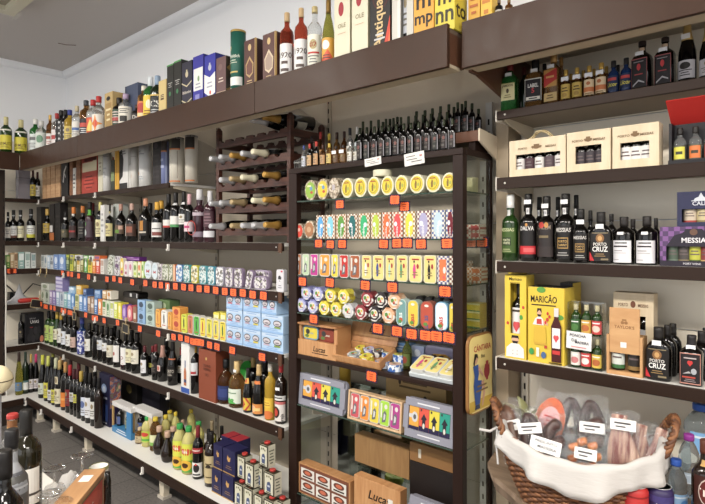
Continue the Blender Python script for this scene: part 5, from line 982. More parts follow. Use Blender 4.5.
bottle_row(Gp, ZG, YG, GG, [
 (38, 0, 355, WB('#c8d0c0', .1, .36, cap='#c4c62c', k='flute'), 'dark bottle with lime capsule and pale green label'), (43.5, 0, 356, WB('#cfc62c', .08, .42, cap='#c8cc5a', k='flute'), 'dark bottle with yellow green label'), (47.5, 0, 357, WB('#cfd0d4', .08, .3, k='flute'), 'dark bottle with low white label'), (51, 0, 358, WB('#c8c03a', .06, .34, cap='#c2c4a0', k='flute'), 'dark bottle with yellow label and pale capsule'),
 (54.5, 0, 360, B('burg', 'k', '#b89a5a', [L(.08, .4, '#d8cfae', 72), (.50, .66, 30, '#d0c4a4', [('o', 0, .5, .6, .35, '#8a7a5a')])], r=.040, name='wine_bottle', capn='capsule'), 'broad dark bottle with cream label and oval neck badge'),
 (60.5, 0, 362, WB('#d87a1e', .08, .38, cap='#b98a4a', deco=[('r', -1, 1, .45, .6, '#e8a04a')]), 'dark bottle with orange label'), (65, 0, 365, WB('#7a2024', .15, .5, cap='#b02028'), 'dark bottle with red capsule and red label'),
 (69, 0, 369, WB('#c9c9c9', .3, .5, cap='#4a1c22'), 'dark bottle with grey label and maroon capsule'), (72.5, 0, 369, WB('#c4c03a', .3, .48, cap='#4a1c22'), 'dark bottle with lime edged label'), (76, 0, 371, WB(None, cap='#b89a3a'), 'plain dark bottle with gold top'), (80.5, 0, 372, WB('#cfd4e0', .12, .5, r=.038, deco=[('o', 0, .6, .5, .2, '#5a6a9a'), ('l', .1, .35, 2, '#777')]), 'dark bottle with blue white label'),
 (84.5, 0, 373, WB('#dddde0', .12, .52, r=.040, deco=LN()), 'dark bottle with large plain white label'), (90, 0, 376, WB('#d4d2cc', .15, .5, r=.034), 'slim dark bottle with pale label'), (94, 0, 378, WB(None, gl='br', r=.034), 'slim dark red brown bottle'),
 (48.5, 0, 352, WB(None, cap='#8a8a2c'), 'back row bottle', .12), (57, 0, 356, WB(None, cap='#9a6a3a'), 'back row bottle', .12), (66, 0, 360, WB(None, cap='#3a1c1c'), 'back row bottle', .12), (74, 0, 362, WB(None, cap='#5a1c22'), 'back row bottle', .12), (82, 0, 364, WB(None), 'back row bottle', .12), (90, 0, 366, WB(None), 'back row bottle', .12),
 (119, 0, 376, WB('#3a342c', .3, .5), 'dark bottle behind the white carrier', .30), (131, 0, 380, WB('#3a342c', .3, .5), 'dark bottle behind the white carrier', .30),
], inset=.05, turn=.3)
# oils and vinegars further right
CAPG = M('#2f9a48', .4); CAPY = M('#dcc01e', .4); WOODC = M('#c8a48a', .6)
SUN = [('r', -1, 1, 0, .42, '#58a83a'), ('r', -1, 1, .42, .95, '#d6d838'), ('o', .1, .72, .7, .12, '#d8432c'), ('t', 'fula', '#f0f0e8', .68, .10, 1.2), ('o', .0, .24, .75, .19, '#eab41c'), ('o', 0, .24, .36, .09, '#4a2c14')]
VIN = lambda: B('pear', 'br', WOODC, [], r=.043, name='vinegar_bottle', capn='wooden_cap')
bottle_row(Gp, ZG, YG, 'oil and vinegar bottles on the lowest left shelf', [
 (135, 141.5, 427, B('mini', 'a', '#c8b08a', [L(.1, .5, '#c8b48a', 70)], r=.032, name='oil_bottle'), 'small pale amber bottle', .05),
 (141.5, 150, 416.5, B('pet', 's', CAPG, [L(.18, .55, '#b8cf3a', 75, [('o', 0, .7, .6, .2, '#c83a2c'), ('r', -1, 1, .1, .3, '#5aa83a')])], r=.038, name='oil_bottle'), 'yellow green oil bottle with green cap and red spot', .05),
 (149.5, 157.5, 417, B('pet', 'a', CAPY, [L(.18, .5, '#d8d8a8', 75, [('r', -1, 1, .0, .3, '#7ab04a')])], r=.038, name='oil_bottle'), 'amber oil bottle with yellow cap and pale label', .05),
 (152.5, 160, 414, B('pet', 's', CAPG, [], r=.037, name='oil_bottle'), 'oil bottle with green cap in the back', .20),
 (160, 168.5, 415, B('pet', 's', CAPY, [], r=.037, name='oil_bottle'), 'pale oil bottle with yellow cap', .14), (164.5, 172.5, 410.5, B('pet', 's', CAPY, [], r=.037, name='oil_bottle'), 'pale oil bottle with yellow cap', .26), (170, 178, 412, B('pet', 's', CAPY, [], r=.037, name='oil_bottle'), 'pale oil bottle with yellow cap', .19), (180, 188, 410.5, B('pet', 's', CAPY, [], r=.037, name='oil_bottle'), 'pale oil bottle with yellow cap', .26),
 (152.5, 164.5, 426, VIN(), 'dark pear shaped bottle with wooden cap', .03), (160.5, 172, 431, VIN(), 'dark pear shaped bottle with wooden cap', .0), (166.5, 174.5, 426.5, VIN(), 'smaller dark vinegar bottle with wooden cap behind', .12), (170.5, 179.5, 421.5, VIN(), 'dark vinegar bottle with wooden cap at the back', .20),
 (172.8, 181.8, 423.5, B('pet', 's', CAPG, [(.06, .66, 80, '#c8d23c', SUN)], r=.042, name='oil_bottle'), 'clear sunflower oil bottle with green cap', .0), (181.6, 191.2, 426, B('pet', 's', CAPG, [(.06, .66, 80, '#c8d23c', SUN)], r=.042, name='oil_bottle'), 'clear sunflower oil bottle with green cap', .0), (192.5, 200, 421.5, B('pet', 's', CAPG, [], r=.038, name='oil_bottle'), 'oil bottle with green cap behind the dark red capped one', .13),
 (191, 201.6, 425.5, B('bord', 'k', '#7a2028', [L(.50, .60, '#a83034', 78, [('r', -.7, .5, .4, .6, '#e8d8d0')]), L(.06, .32, '#e6e4e0', 72, [('o', 0, .6, .5, .3, '#2a2626'), ('p', [(-.3, .8), (0, .98), (.2, .8)], '#c83028'), ('r', -.6, .6, .08, .2, '#444')])], r=.040, name='oil_bottle'), 'dark bottle with maroon cap and rooster label', .0),
 (199.5, 207, 430, B('bord', 'br', '#1b1614', [L(.08, .60, '#b09c6a', 75, [('l', .5, .8, 2, '#5a4a2a'), ('o', 0, .4, .25, .06, '#3a2c1c')])], r=.036, name='oil_bottle'), 'dark bottle with tall tan gold label', .03), (204.5, 214.6, 431.5, B('bord', 'br', '#1b1614', [L(.08, .58, '#c2ae80', 75, [('l', .5, .75, 2, '#5a4a2a'), ('o', 0, .62, .3, .06, '#2a221c'), ('r', -.4, .4, .2, .24, '#5a4a2a')])], r=.038, name='oil_bottle'), 'dark bottle with tall tan gold label', .0),
 (206, 213.5, 420.5, B('bord', 'o', '#8a7a5a', [L(.68, .74, '#d0ccc0', 60, ())], r=.036, name='oil_bottle', capn='cork'), 'olive bottle with cork behind the gold labelled ones', .12), (212.5, 219, 427, B('bord', 'br', '#16120f', [], r=.036, name='oil_bottle'), 'dark capped bottle behind the navy cartons', .15),
], inset=.06, turn=.5)
# boxes of the base shelf
yb = YG+.05
def bx(u0, u1, v, body, deco, look, d, back=0, up=0, **k):
    box_row('', ZG, YG+.05+back, 'cartons on the lowest left shelf', [(u0, u1, v, body, deco, look, dict(d=d, up=up, **k))], name='gift_carton')
bx(99, 109.5, 374, '#1f1e3a', [('o', 0, .72, .5, .09, '#8aa0c8'), ('o', 0, .70, .3, .06, '#c8d0e0'), ('r', -.6, .6, .52, .56, '#b0b4c8'), ('r', -.7, -.2, .1, .42, '#39508a'), ('r', .2, .7, .1, .42, '#2f4478'), ('l', .02, .08, 1, '#c8ccd8')], 'navy carton with pale crest and coloured picture side on the lowest left shelf', .09, back=.08, side='#2b2348', sdeco=[('r', -.9, .9, .35, .97, PIC)])
for u0, u1, v, bk, lk in ((121.5, 137, 376, .27, 'dark carton with brown emblem behind the white carriers'), (142, 160, 384, .30, 'dark navy carton far back beside the white carriers')):
    bx(u0, u1, v, '#1c1a24' if bk > .28 else '#171413', [] if bk > .28 else [('o', 0, .7, .35, .1, '#7a6a3a')], lk, .08, bk)
def carrier(u0, u1, v, look, front, sidec, bk=0, d=.07):
    y = YG+.115+bk; x0, x1 = X(u0, y), X(u1, y); w = x1-x0; z = CAMZ+ZG; h = Z(v, (u0+u1)/2, y)-z
    e = empty('bottle_carrier', ((x0+x1)/2, y, z))
    b = MB(); b.box(-w/2, w/2, 0, d, h*.86, h, '#d6d3d0'); b.build('top_panel', e, .002)
    b = MB(); b.box(-w/2, w/2, 0, d, 0, h*.2, front); b.build('tray', e, .002)
    b = MB(); b.box(-w/2, -w/2+.012, 0, .012, h*.2, h*.86, '#b8945a'); b.box(w/2-.07, w/2, 0, .012, h*.2, h*.86, sidec); b.box(-w/2, w/2, d-.004, d, h*.2, h*.86, '#c8c2b8'); b.build('wall', e)
    b = MB(); decal(b, flat(w, 0, 0, h*.2), w, h*.2, [('l', .2, .9, 2, '#d8e0e8')]); b.build('front_print', e)
    tag(e, look, 'bottle carrier', 'on the lowest left shelf', 'white topped bottle carriers')
    for i, xx in enumerate((-w/2+.047, w/2-.11)):
        bottle_at(B('mini', 'k' if i == 0 else 'o', '#191513', [L(.1, .5, '#4a5a8a' if i == 0 else '#8aa070', 70)], name='beer_bottle'), (x0+x1)/2+xx, y+.041, z+h*.2+.001, h*.62, .026, 'dark bottle' if i == 0 else 'olive bottle', 'bottle', 'inside the '+look, 'bottles inside the carriers', u0+i)
carrier(112, 131, 405, 'left white topped carrier', '#2f78a8', '#2f7ab0')
carrier(132.5, 152, 410, 'right white topped carrier', '#b8a488', '#c8b48a', .03, .08)
NAVY = '#23224c'; ROOS = [('o', 0, .6, .22, .1, '#b98a4a'), ('p', [(-.3, .62), (-.1, .5), (.2, .52), (.3, .72), (.15, .66), (0, .6), (-.15, .78)], '#c89a54'), ('l', .18, .34, 2, '#8a6a4a'), ('r', -1, 1, 0, .05, '#b08a4a')]
GN = 'stacked navy cartons on the lowest left shelf'
h1 = .134
for (u0, u1, up, lk, bk) in ((211.5, 221.4, 0, 'navy carton with gold rooster, left of the lower pair', 0), (221.9, 233.4, 0, 'navy carton with gold rooster, right of the lower pair', 0), (213.3, 222.4, 1, 'navy carton with gold rooster, left of the upper pair', .012), (222.8, 235, 1, 'navy carton with gold rooster, right of the upper pair', .012)):
    box_row('', ZG, YG+.05+bk, GN, [(u0, u1, h1, NAVY, ROOS, lk, dict(d=.095, up=up*(h1+.001), side='#1c1b40'))], name='oil_carton')
for i, (u0, u1) in enumerate(((221, 228.5), (229, 238))):
    box_row('behind the upper navy pair', ZG, YG+.05+.115, GN, [(u0, u1, h1, NAVY, ROOS, 'navy carton with red cap', dict(d=.09, up=h1+.001, top='#a82a34'))], name='oil_carton')
    box_row('behind the lower navy pair', ZG, YG+.05+.115, GN, [(u0, u1, h1, NAVY, ROOS, 'navy carton', dict(d=.09))], name='oil_carton')
CAN = '#d6d2ba'; CD = [('r', -1, -.88, 0, 1, '#2f2a20'), ('r', .88, 1, 0, 1, '#2f2a20'), ('r', -1, 1, .94, 1, '#2f2a20'), ('r', -1, 1, 0, .05, '#2f2a20'), ('p', [(-.4, .16), (.4, .16), (.45, .5), (.2, .62), (-.3, .56), (-.45, .35)], '#4a587a'), ('r', -.25, .25, .36, .44, '#c8ccd8'), ('o', -.35, .82, .14, .05, '#6a6a4a'), ('o', .1, .84, .14, .05, '#6a6a4a'), ('o', .45, .78, .14, .05, '#6a6a4a'), ('r', -.5, .5, .08, .13, '#5a5a4a')]
GCN = 'stacked cream oil cans on the lowest left shelf'
def can(u0, u1, h, up, bk, look):
    y = YG+.05+bk; x0, x1 = X(u0, y), X(u1, y); w = (x1-x0)*.97; e = empty('oil_can', ((x0+x1)/2, y, CAMZ+ZG+up)); d = .052
    b = MB(); b.box(-w/2, w/2, 0, d, 0, h, M('#a9a48a', .3, .3)); b.build('can_body', e, .002)
    b = MB(); decal(b, flat(w, 0, 0, h), w, h, [('r', -1, 1, 0, 1, CAN)]+CD); decal(b, lambda a, q, o: (w/2+o, d/2+a*d/2, q*h), d, h, [('r', -1, 1, 0, 1, CAN), ('r', -1, -.85, 0, 1, '#2f2a20'), ('l', .1, .8, 5, '#6a6a5a')]); b.build('printed_label', e)
    b = MB(); b.box(-w/2+.003, w/2-.003, .003, d-.003, h+.0003, h+.001, '#3a3424'); b.lathe([(.016, h+.0013), (.016, h+.011), (.013, h+.013)], '#b8322a', 14, T=Matrix.Translation((0, d/2, 0))); b.build('red_cap', e)
    tag(e, look, 'oil can', '', GCN)
hc = .120
can(234.5, 242.4, hc, 0, 0, 'cream oil can, left one of the lower front pair beside the navy cartons'); can(244, 252.2, hc, 0, 0, 'cream oil can, second in the lower front row beside the navy cartons')
can(237.3, 244.8, hc, hc+.0135, .03, 'cream oil can, left one of the upper pair beside the navy cartons'); can(245.2, 253.6, hc, hc+.0135, .0, 'cream oil can, right one of the upper pair beside the navy cartons')
h2 = .112
can(254.2, 261.8, h2, 0, 0, 'cream oil can with blue print at the bottom front'); can(264, 273, h2, 0, 0, 'cream oil can at the bottom in the middle of the right pile'); can(275, 282.5, h2, 0, .03, 'cream oil can at the bottom right end')
can(255.5, 262.5, h2, h2+.0135, .035, 'cream oil can in the middle tier on the left'); can(264, 273.8, h2, h2+.0135, .02, 'cream oil can in the middle tier on the right')
can(259.5, 267.6, h2, 2*h2+.027, .03, 'cream oil can alone on top of the right pile')
# ================================================================== on top of the cabinet
Tp = 'on top of the cabinet'; GT = 'small bottles on top of the cabinet'; ZT = .3605; YT = YC
def mini(lab, cap, gl='amb', deco=None, z0=.06, z1=.5, st=0): return B('mini', gl, cap, [L(z0, z1, lab, 74, deco)], r=.019, name='miniature_bottle', sticker=st)
bottle_row(Tp, ZT, YT, GT, [
 (301.5, 306.5, 145.5, mini('#c8ccd8', '#3a4a8a', 'c'), 'pale miniature with blue cap', .0), (306.8, 312.6, 144, mini('#d0a878', '#b8342a', 'k'), 'dark miniature with red cap and tan label', .0), (313.2, 319.6, 141.5, mini('#c89a6a', '#c83a2c', 'k'), 'dark miniature with red cap and orange label', .0),
 (320, 326, 145, mini('#c89a6a', '#4a2c1c', 'amb'), 'brown miniature with tan label', .0), (326.3, 332.4, 143.5, mini('#dcc06a', '#d8b83a', 'a'), 'golden miniature with yellow cap', .0), (332.8, 339.6, 146, mini('#6a4a2c', '#2a1c14', 'a', st=.62), 'amber round miniature with white sticker', .0),
 (340, 346.8, 145, mini('#7a5a34', '#2a1c14', 'a', st=.62), 'amber miniature with white sticker and dark cap', .0), (347.2, 352.8, 142, mini('#e0ddd4', '#d8d8d8', 'c'), 'clear miniature with tall white label', .0), (353.2, 358, 142.5, mini('#d4d0c4', '#c8ccd0', 'c'), 'clear miniature with pale grey label', .0),
 (309, 314.5, 136.5, mini('#2a2420', '#2a1614', 'k'), 'tall dark miniature', .07), (317.8, 323.4, 132, mini('#b8864a', '#b02c24', 'amb'), 'back miniature with red cap', .07), (326.2, 332.2, 133.5, mini('#e0d8c0', '#d8b82a', 'a'), 'back miniature with yellow cap', .07), (333.5, 340.3, 132.5, mini('#8a6234', '#3a2014', 'a'), 'back amber miniature with dark cap', .07),
 (341, 347.5, 131.5, mini('#8a5a2c', '#3a1c14', 'amb'), 'back brown miniature with dark cap', .07), (346.5, 353.4, 128, mini('#d8d4ca', '#2c2c30', 'c'), 'back clear miniature with black cap', .07), (354, 360.2, 127, mini('#5a7a6a', '#e0dcd4', 'g'), 'back green miniature with white cap', .07)], inset=.008)
OLD = [('r', .72, .95, 0, 1, '#b4b2b8'), ('r', -.7, .35, .15, .28, '#5a5650'), ('l', .4, .8, 3, '#6a625c'), ('o', .2, .7, .3, .12, '#7a4a44')]
def olive(g='k', lab='#2c2a29'): return B('mini', g, '#2a3218', [(.06, .54, 74, lab, OLD)], r=.018, name='miniature_bottle', capn='capsule')
frt = [360, 366.8, 374.5, 382, 389, 396.4, 404, 411, 418.8, 427.2, 435.6, 444, 452.4]
bottle_row('in the front row '+Tp, ZT, YT, GT, [(u-3.2, u+3.2, 128-.10*(u-360), olive(lab=('#2c2320', '#222622', '#2a1f1f')[i % 3]), 'dark oil bottle', 0) for i, u in enumerate(frt)], inset=.008)
bottle_row('in the second row '+Tp, ZT, YT, GT, [(u-3, u+3, 122-.115*(u-360), olive(), 'dark oil bottle', .05) for i, u in enumerate([363, 371, 378.5, 386, 393.5, 401, 408.5, 415.5, 423, 431, 439.5, 447])], inset=.008)
bottle_row('on the step shelf above the cabinet', .4435, 2.0, GT, [(u-3.3, u+3.3, v, olive(), 'dark oil bottle', b) for u, v, b in [(383, 122, 0), (390, 119, .05), (397.5, 117, 0), (416.5, 111.5, 0), (425, 110.5, 0), (432.5, 108.5, 0), (440.5, 106.5, 0), (448.8, 104.5, 0), (457.8, 102.5, 0), (465.5, 101, 0), (472, 103.5, .03), (478.5, 109, .06), (454, 107, .07), (462, 104, .08)]], inset=.02)
e = empty('wire_clip', (X(298, 1.92), 1.925, CAMZ+ZT)); b = MB()
for i in range(4): b.tube([(-.02+.013*i, -.01, 0), (-.02+.013*i, -.012, .04+.003*i), (-.02+.013*i, .02, .045+.003*i), (-.02+.013*i, .022, 0)], .0018, foil('#b8b8b4'), 6)
b.tube([(-.025, -.012, .03), (.03, -.012, .03)], .002, foil('#b8b8b4'), 6); b.build('wires', e); tag(e, 'small wire rack at the left corner of the cabinet top', 'rack')
def card(u, v, wd, hd, Y, look, rz=0):
    d = D(u, Y); w = abs(X(u+wd/2, Y)-X(u-wd/2, Y)); h = hd/F*d; e = empty('price_card', (X(u, Y), Y, Z(v, u, Y)-h/2)); e.rotation_euler.y = R(-4)
    b = MB(); b.box(-w/2, w/2, 0, .001, 0, h, '#e4e2dc'); cc0 = b.build('card', e)
    b = MB(); decal(b, flat(w, 0, 0, h), w, h, [('r', -.8, .1, .70, .76, '#5a5450'), ('r', -.75, .3, .45, .51, '#5a5450'), ('r', -.3, .75, .25, .31, '#4a4440'), ('r', .55, .8, .6, .75, '#c88a84')]); b.build('handwriting', cc0)
    tag(e, look, 'price card', '', 'white handwritten price cards')
card(373, 161.5, 16.5, 8, YC-.0025, 'smaller white handwritten price card on the cabinet top rail'); card(414.5, 158.6, 20, 12.5, YC-.0025, 'larger white handwritten price card on the cabinet top rail')
# ================================================================== glass shelf 1
YS = YC+.012
def cs(n): return 'on the %s cabinet shelf' % ORD[n-1]
PEB = printed(['#c8b8a0', '#8a7a64', '#d8ccb8', '#a08c74'], 110, .5)
def ovaltin(u, wpx, v, zr, face, side, look, place, group, dep=.045, back=0, rim='#e4dfb8', deco=None, r8=0, up=0, name='food_tin'):
    y = YS+back; d = D(u, y); w = abs(X(u+wpx/2, y)-X(u-wpx/2, y)); z = CAMZ+zr+up; h = (Z(v, u, y)-z) if v > 2 else v
    e = empty(name, (X(u, y), y, z)); n = 8 if r8 else 28
    o = lambda s: [(s*w/2*math.cos(2*PI*(i+.5)/n), h/2+s*h/2*math.sin(2*PI*(i+.5)/n)) for i in range(n)]
    b = MB(); b.prism(o(1), .002, dep, side); b.build('wrapper', e, .003)
    b = MB(); b.prism(o(.80), 0, .0019, face)
    if deco: decal(b, flat(w*.8, 0, h*.1, h*.8), w*.8, h*.8, deco)
    b.build('round_label', e); tag(e, look, 'tin', place, group, u); return e
G1 = 'tins on the first cabinet shelf'; YF_ = [('o', -.1, .5, .84, .42, '#8a5a20'), ('o', -.1, .5, .78, .39, '#dcc818'), ('p', [(-.3, .2), (0, .22), (.05, .6), (-.15, .75), (-.35, .5)], '#8a6a2c'), ('o', .3, .45, .2, .12, '#a8b04a'), ('r', -.5, .4, .78, .84, '#a83a2c')]
for u, c, lk in ((310.2, '#8fb83a', 'pebble framed tin with green oval'), (322.4, '#e0c822', 'pebble framed tin with yellow oval')):
    ovaltin(u, 11.5, 180 if u < 315 else 178.5, GSH[0], c, PEB, lk, cs(1), G1, deco=[('o', .2, .6, .3, .12, '#6a9ac8'), ('o', .3, .35, .3, .08, '#c84a3a'), ('r', -.6, .2, .7, .8, '#e8e0b0')])
ovaltin(333.6, 10.5, 177.5, GSH[0], PEB, PEB, 'plain pebble patterned tin', cs(1), G1, deco=[('r', -.3, .3, .4, .7, '#b8b0b8')])
CRW = M('#dfdabc', .5)
for i, (u, w_) in enumerate(((346.8, 11.6), (360.2, 12.2), (373.4, 12.4), (387, 12.6), (401, 13.2), (416.6, 14.4), (433, 15), (448.6, 14))):
    ovaltin(u, w_, 178-.055*(u-346), GSH[0], M('#dcc818', .4), CRW, 'cream wrapped round tin with yellow picture', cs(1), G1, deco=YF_, dep=.06)
e = empty('food_tin', (X(380.5, 1.94), 1.955, CAMZ+GSH[0]+.0905)); b = MB(); b.lathe([(.042, 0), (.044, .004), (.044, .026), (.042, .03)], CRW, 24); b.build('wrapper', e); b = MB(); b.lathe([(.036, .0301), (.036, .031)], '#c8be8a', 24); b.build('round_label', e)
tag(e, 'cream wrapped tin lying flat on top of the first shelf row', 'tin')
for u, v in ((339.8, 204.3), (394.8, 199.8), (404.5, 206.5)): price_tag(u, v, YC-.0015 if u != 404.5 else YC+.03, 'on the first cabinet shelf edge', .046)
# ================================================================== glass shelf 2
G2 = 'cartons on the second cabinet shelf'
ovaltin(299, 8, 223.5, GSH[1], '#d8402c', PEB, 'small pebble framed tin with red oval', cs(2), G2, deco=[('o', 0, .6, .4, .15, '#e8b0a0')]); ovaltin(309, 10.5, 220.5, GSH[1], '#a8724a', PEB, 'pebble framed tin with brown oval', cs(2), G2, deco=[('o', 0, .5, .5, .2, '#c8a07a')])
def chk(c): return printed(['#e6e0d0', c], 100, .4, 'chk')
cc = [(316, 324.8, '#4fa4e0', '#8a5a3a', 'sky blue'), (325.6, 335, '#7ccbe0', '#a86a3a', 'light turquoise'), (336, 346, '#5a9a3a', '#a8703a', 'leaf green'), (347, 357.6, '#1f6a6a', '#8a5a34', 'dark teal'), (358.4, 369.6, '#28b070', '#a87a3a', 'emerald green'), (370.8, 380.8, '#b4cc2c', '#a8803a', 'lime green'), (381.8, 391, '#ec6a2c', '#b05a34', 'orange'), (392, 402.6, '#e8484a', '#b0603a', 'coral red'), (403.4, 415.4, '#ecd21e', '#a8803a', 'yellow'), (416.4, 430.4, '#a8a4c8', '#7a4a5a', 'lavender'), (431.2, 445, '#b8d0dc', '#5a6a9a', 'pale blue'), (445.8, 454.5, '#7a1c2c', '#5a6a9a', 'maroon')]
box_row(cs(2), GSH[1], YS-.004, G2, [(u0, u1, 215.3-.045*(u0-316), chk(k2), [('p', [(-.3, .08), (.3, .08), (.62, .3), (.62, .7), (.3, .92), (-.3, .92), (-.62, .7), (-.62, .3)], c), ('o', -.3 if i % 2 else .25, .55, .3, .09, '#dfe4ee'), ('v', 'sardinha', '#e8e8e8', .25, .18, .5, .12)], 'checker edged carton with %s centre' % w_, dict(d=.03, side=chk(k2))) for i, (u0, u1, c, k2, w_) in enumerate(cc)], name='food_carton')
for u, v in ((318.6, 243.5), (330.3, 244.3), (342.2, 244), (383.6, 244), (396.9, 243.2), (407.3, 243), (421, 244), (447, 243.4), (470.8, 242.5), (482, 242.3)): price_tag(u, v, YC-.0015 if u < 460 else YC+.20, 'on the second cabinet shelf edge' if u < 460 else 'seen through the cabinet side glass', .046)
# ================================================================== glass shelf 3
G3 = 'tall tins on the third cabinet shelf'; FG = [('o', .3, .78, .35, .10, '#d8d4cc'), ('p', [(-.5, .1), (.3, .15), (.5, .5), (.1, .62), (-.3, .5)], '#6a6a6e'), ('p', [(-.2, .2), (.2, .25), (.3, .45), (-.1, .5)], '#c8c8c8'), ('r', -.8, -.5, .3, .9, '#e0dcd0')]
tin_row(cs(3), GSH[2], YS-.004, G3, [(u0, u1, v, '#d8d4cc', c, FG, '%s tall tin with grey figure' % w_) for u0, u1, v, c, w_ in ((295.4, 301, 254, '#a8643a', 'brown'), (302, 309, 254, '#b8cfa8', 'pale green'), (310, 318, 254, '#c42f92', 'magenta'), (319, 330, 254, '#ec9a22', 'orange'), (331, 338, 254.3, '#e8d01e', 'yellow'), (339, 348.4, 254.7, '#c82a24', 'red'), (349.4, 360, 255, '#a85a34', 'copper'))], d=.03, rnd=.22)
def CANT(c): return [('r', -.6, .7, .84, .9, '#a8382c'), ('p', [(-.3, .12), (.0, .12), (.1, .4), (.05, .62), (-.2, .72), (-.4, .5)], c), ('o', -.18, .78, .14, .05, '#3a2a20'), ('o', .45, .60, .2, .10, '#a83234'), ('l', .2, .4, 2, '#8a7a4a')]
tin_row(cs(3), GSH[2], YS-.004, G3, [(u0, u1, 255.2, '#dcd6bc', '#e2cf7a', CANT(c), 'cream yellow tall tin with %s figure' % w_) for u0, u1, c, w_ in ((361.4, 371.4, '#e0e0e0', 'white'), (372.4, 384, '#3a4a9a', 'blue'), (385.2, 395, '#a8d0c0', 'pale mint'), (396.2, 407.6, '#5a9a6a', 'green'), (408.6, 422, '#d83a8a', 'pink'), (423.4, 436.4, '#23201e', 'black'))], d=.03, rnd=.2)
box_row(cs(3), GSH[2], YS-.004, G3, [(437, 448.6, 256, chk('#5a5a8a'), [('r', -.6, .6, .12, .88, '#e0743a'), ('o', .3, .5, .25, .12, '#e8d8d0'), ('o', .2, .25, .2, .06, '#d85a5a')], 'checker edged carton with orange centre', dict(d=.03)), (449.2, 454.6, 256, chk('#7a4a3a'), [], 'narrow checker carton at the right post', dict(d=.03))], name='food_carton')
for u, v in ((302.4, 281.6), (329.8, 282.6), (365.2, 285.3), (392.3, 287.3), (445, 291.5)): price_tag(u, v, YC-.0015, 'on the third cabinet shelf edge', .05)
# ================================================================== glass shelf 4
G4 = 'wrapped tins on the fourth cabinet shelf'
def wr(c): return printed([c[0], c[1], c[0], '#e6e4de', c[2]], 60, .35)
FLW = [('o', 0, .5, .7, .35, '#dcd8cc'), ('o', -.3, .55, .3, .16, '#5a8a3a'), ('o', .0, .4, .2, .12, '#c8503a'), ('r', -.2, .6, .28, .34, '#3a2a24'), ('o', .3, .62, .2, .1, '#d8b83a')]
KIND = {'lav': (('#8a8ac0', '#b8bce0', '#6a6aa8'), '#b0b4dc', 'lavender'), 'yel': (('#d8c81e', '#e8dc3a', '#b8a014'), '#e0d02a', 'yellow'), 'gry': (('#c0c0c4', '#e0e0e2', '#8a8a90'), '#c8c8cc', 'silver white'), 'mar': (('#8a3038', '#a84a4e', '#6a2028'), '#96383e', 'maroon'), 'str': (('#2c2628', '#dad6d2', '#3a3234'), '#3a3436', 'black and white'), 'pch': (('#d8a078', '#e8c4a0', '#c0845a'), '#e0b08a', 'peach')}
def wrapped(k, u, v0, up, lo):
    c, f, w_ = KIND[k]; y = YS; d = D(u, y); dia = .074
    wpx = dia/abs(X(u+.5, y)-X(u-.5, y)); ovaltin(u, wpx, dia, GSH[3], M(f, .35), wr(c), '%s wrapped tin' % w_, ('in the lower row ' if lo else 'in the upper row ')+cs(4), G4, dep=.05, deco=FLW, r8=1, up=up)
def uofx(x, y):
    t = x/y; k = (t*C+S)/(C-t*S); return 352.5+k*F
for k, u in zip(['lav', 'lav', 'yel', 'yel', 'gry', 'mar', 'str', 'pch'], (300.9, 312.3, 323.6, 335.4, 347.6, 360.2, 374.2, 388)): wrapped(k, u, 0, 0, True)
for k, u in zip(['lav', 'lav', 'yel', 'yel', 'mar', 'str', 'pch'], (305.8, 317.6, 330, 343, 366.6, 380.6, 394)): wrapped(k, u, 0, .0655, False)
tin_row(cs(4), GSH[3], YS-.004, 'tall rounded tins on the fourth cabinet shelf', [(u0, u1, v, e_, c, [('v', 'Lucas', t, .18, .45, .6, .25), ('o', 0, .2, .4, .09, '#c85a3a'), ('o', -.2, .14, .4, .07, '#5a8a3a'), ('o', 0, .86, .4, .05, '#e8e0d0')], lk) for u0, u1, v, e_, c, t, lk in (
 (395.6, 406.4, 299, '#b8cfc8', '#6f9a98', '#e8f0ec', 'tall rounded grey teal tin'), (407.2, 418.6, 300, '#9ab0a8', '#e2c22c', '#b8402c', 'tall rounded yellow tin'), (420, 433.4, 301.4, '#9a5a4a', '#b84a34', '#4a5a8a', 'tall rounded brick red tin'), (434.6, 448, 302, '#7ab0d0', '#dce4e6', '#c83a3a', 'tall rounded white and blue tin'), (449, 455, 303, '#5a7a8a', '#e2c62c', '#3a3a2a', 'narrow yellow tin at the right post'))], d=.04, rnd=.42)
for i, u in enumerate((419, 428, 437, 446)): ovaltin(u, 9.5, .060, GSH[3], M('#2c2a29', .5), M('#1f1c1b', .5), 'dark round tin', 'in the upper row behind the tall tins', 'dark round tins at the back', dep=.04, back=.075, up=.066, deco=[('o', 0, .5, .6, .3, '#3a3736')]); ovaltin(u, 9.5, .065, GSH[3], M('#2c2a29', .5), M('#1f1c1b', .5), 'dark round tin', 'in the lower row behind the tall tins', 'dark round tins at the back', dep=.04, back=.075)
for u, v in ((313.6, 319), (377.6, 328.6), (397, 331.3), (411.6, 334), (425.4, 335.4), (436.4, 336.3), (448.8, 337.6)): price_tag(u, v, YC-.0015, 'on the fourth cabinet shelf edge', .050)
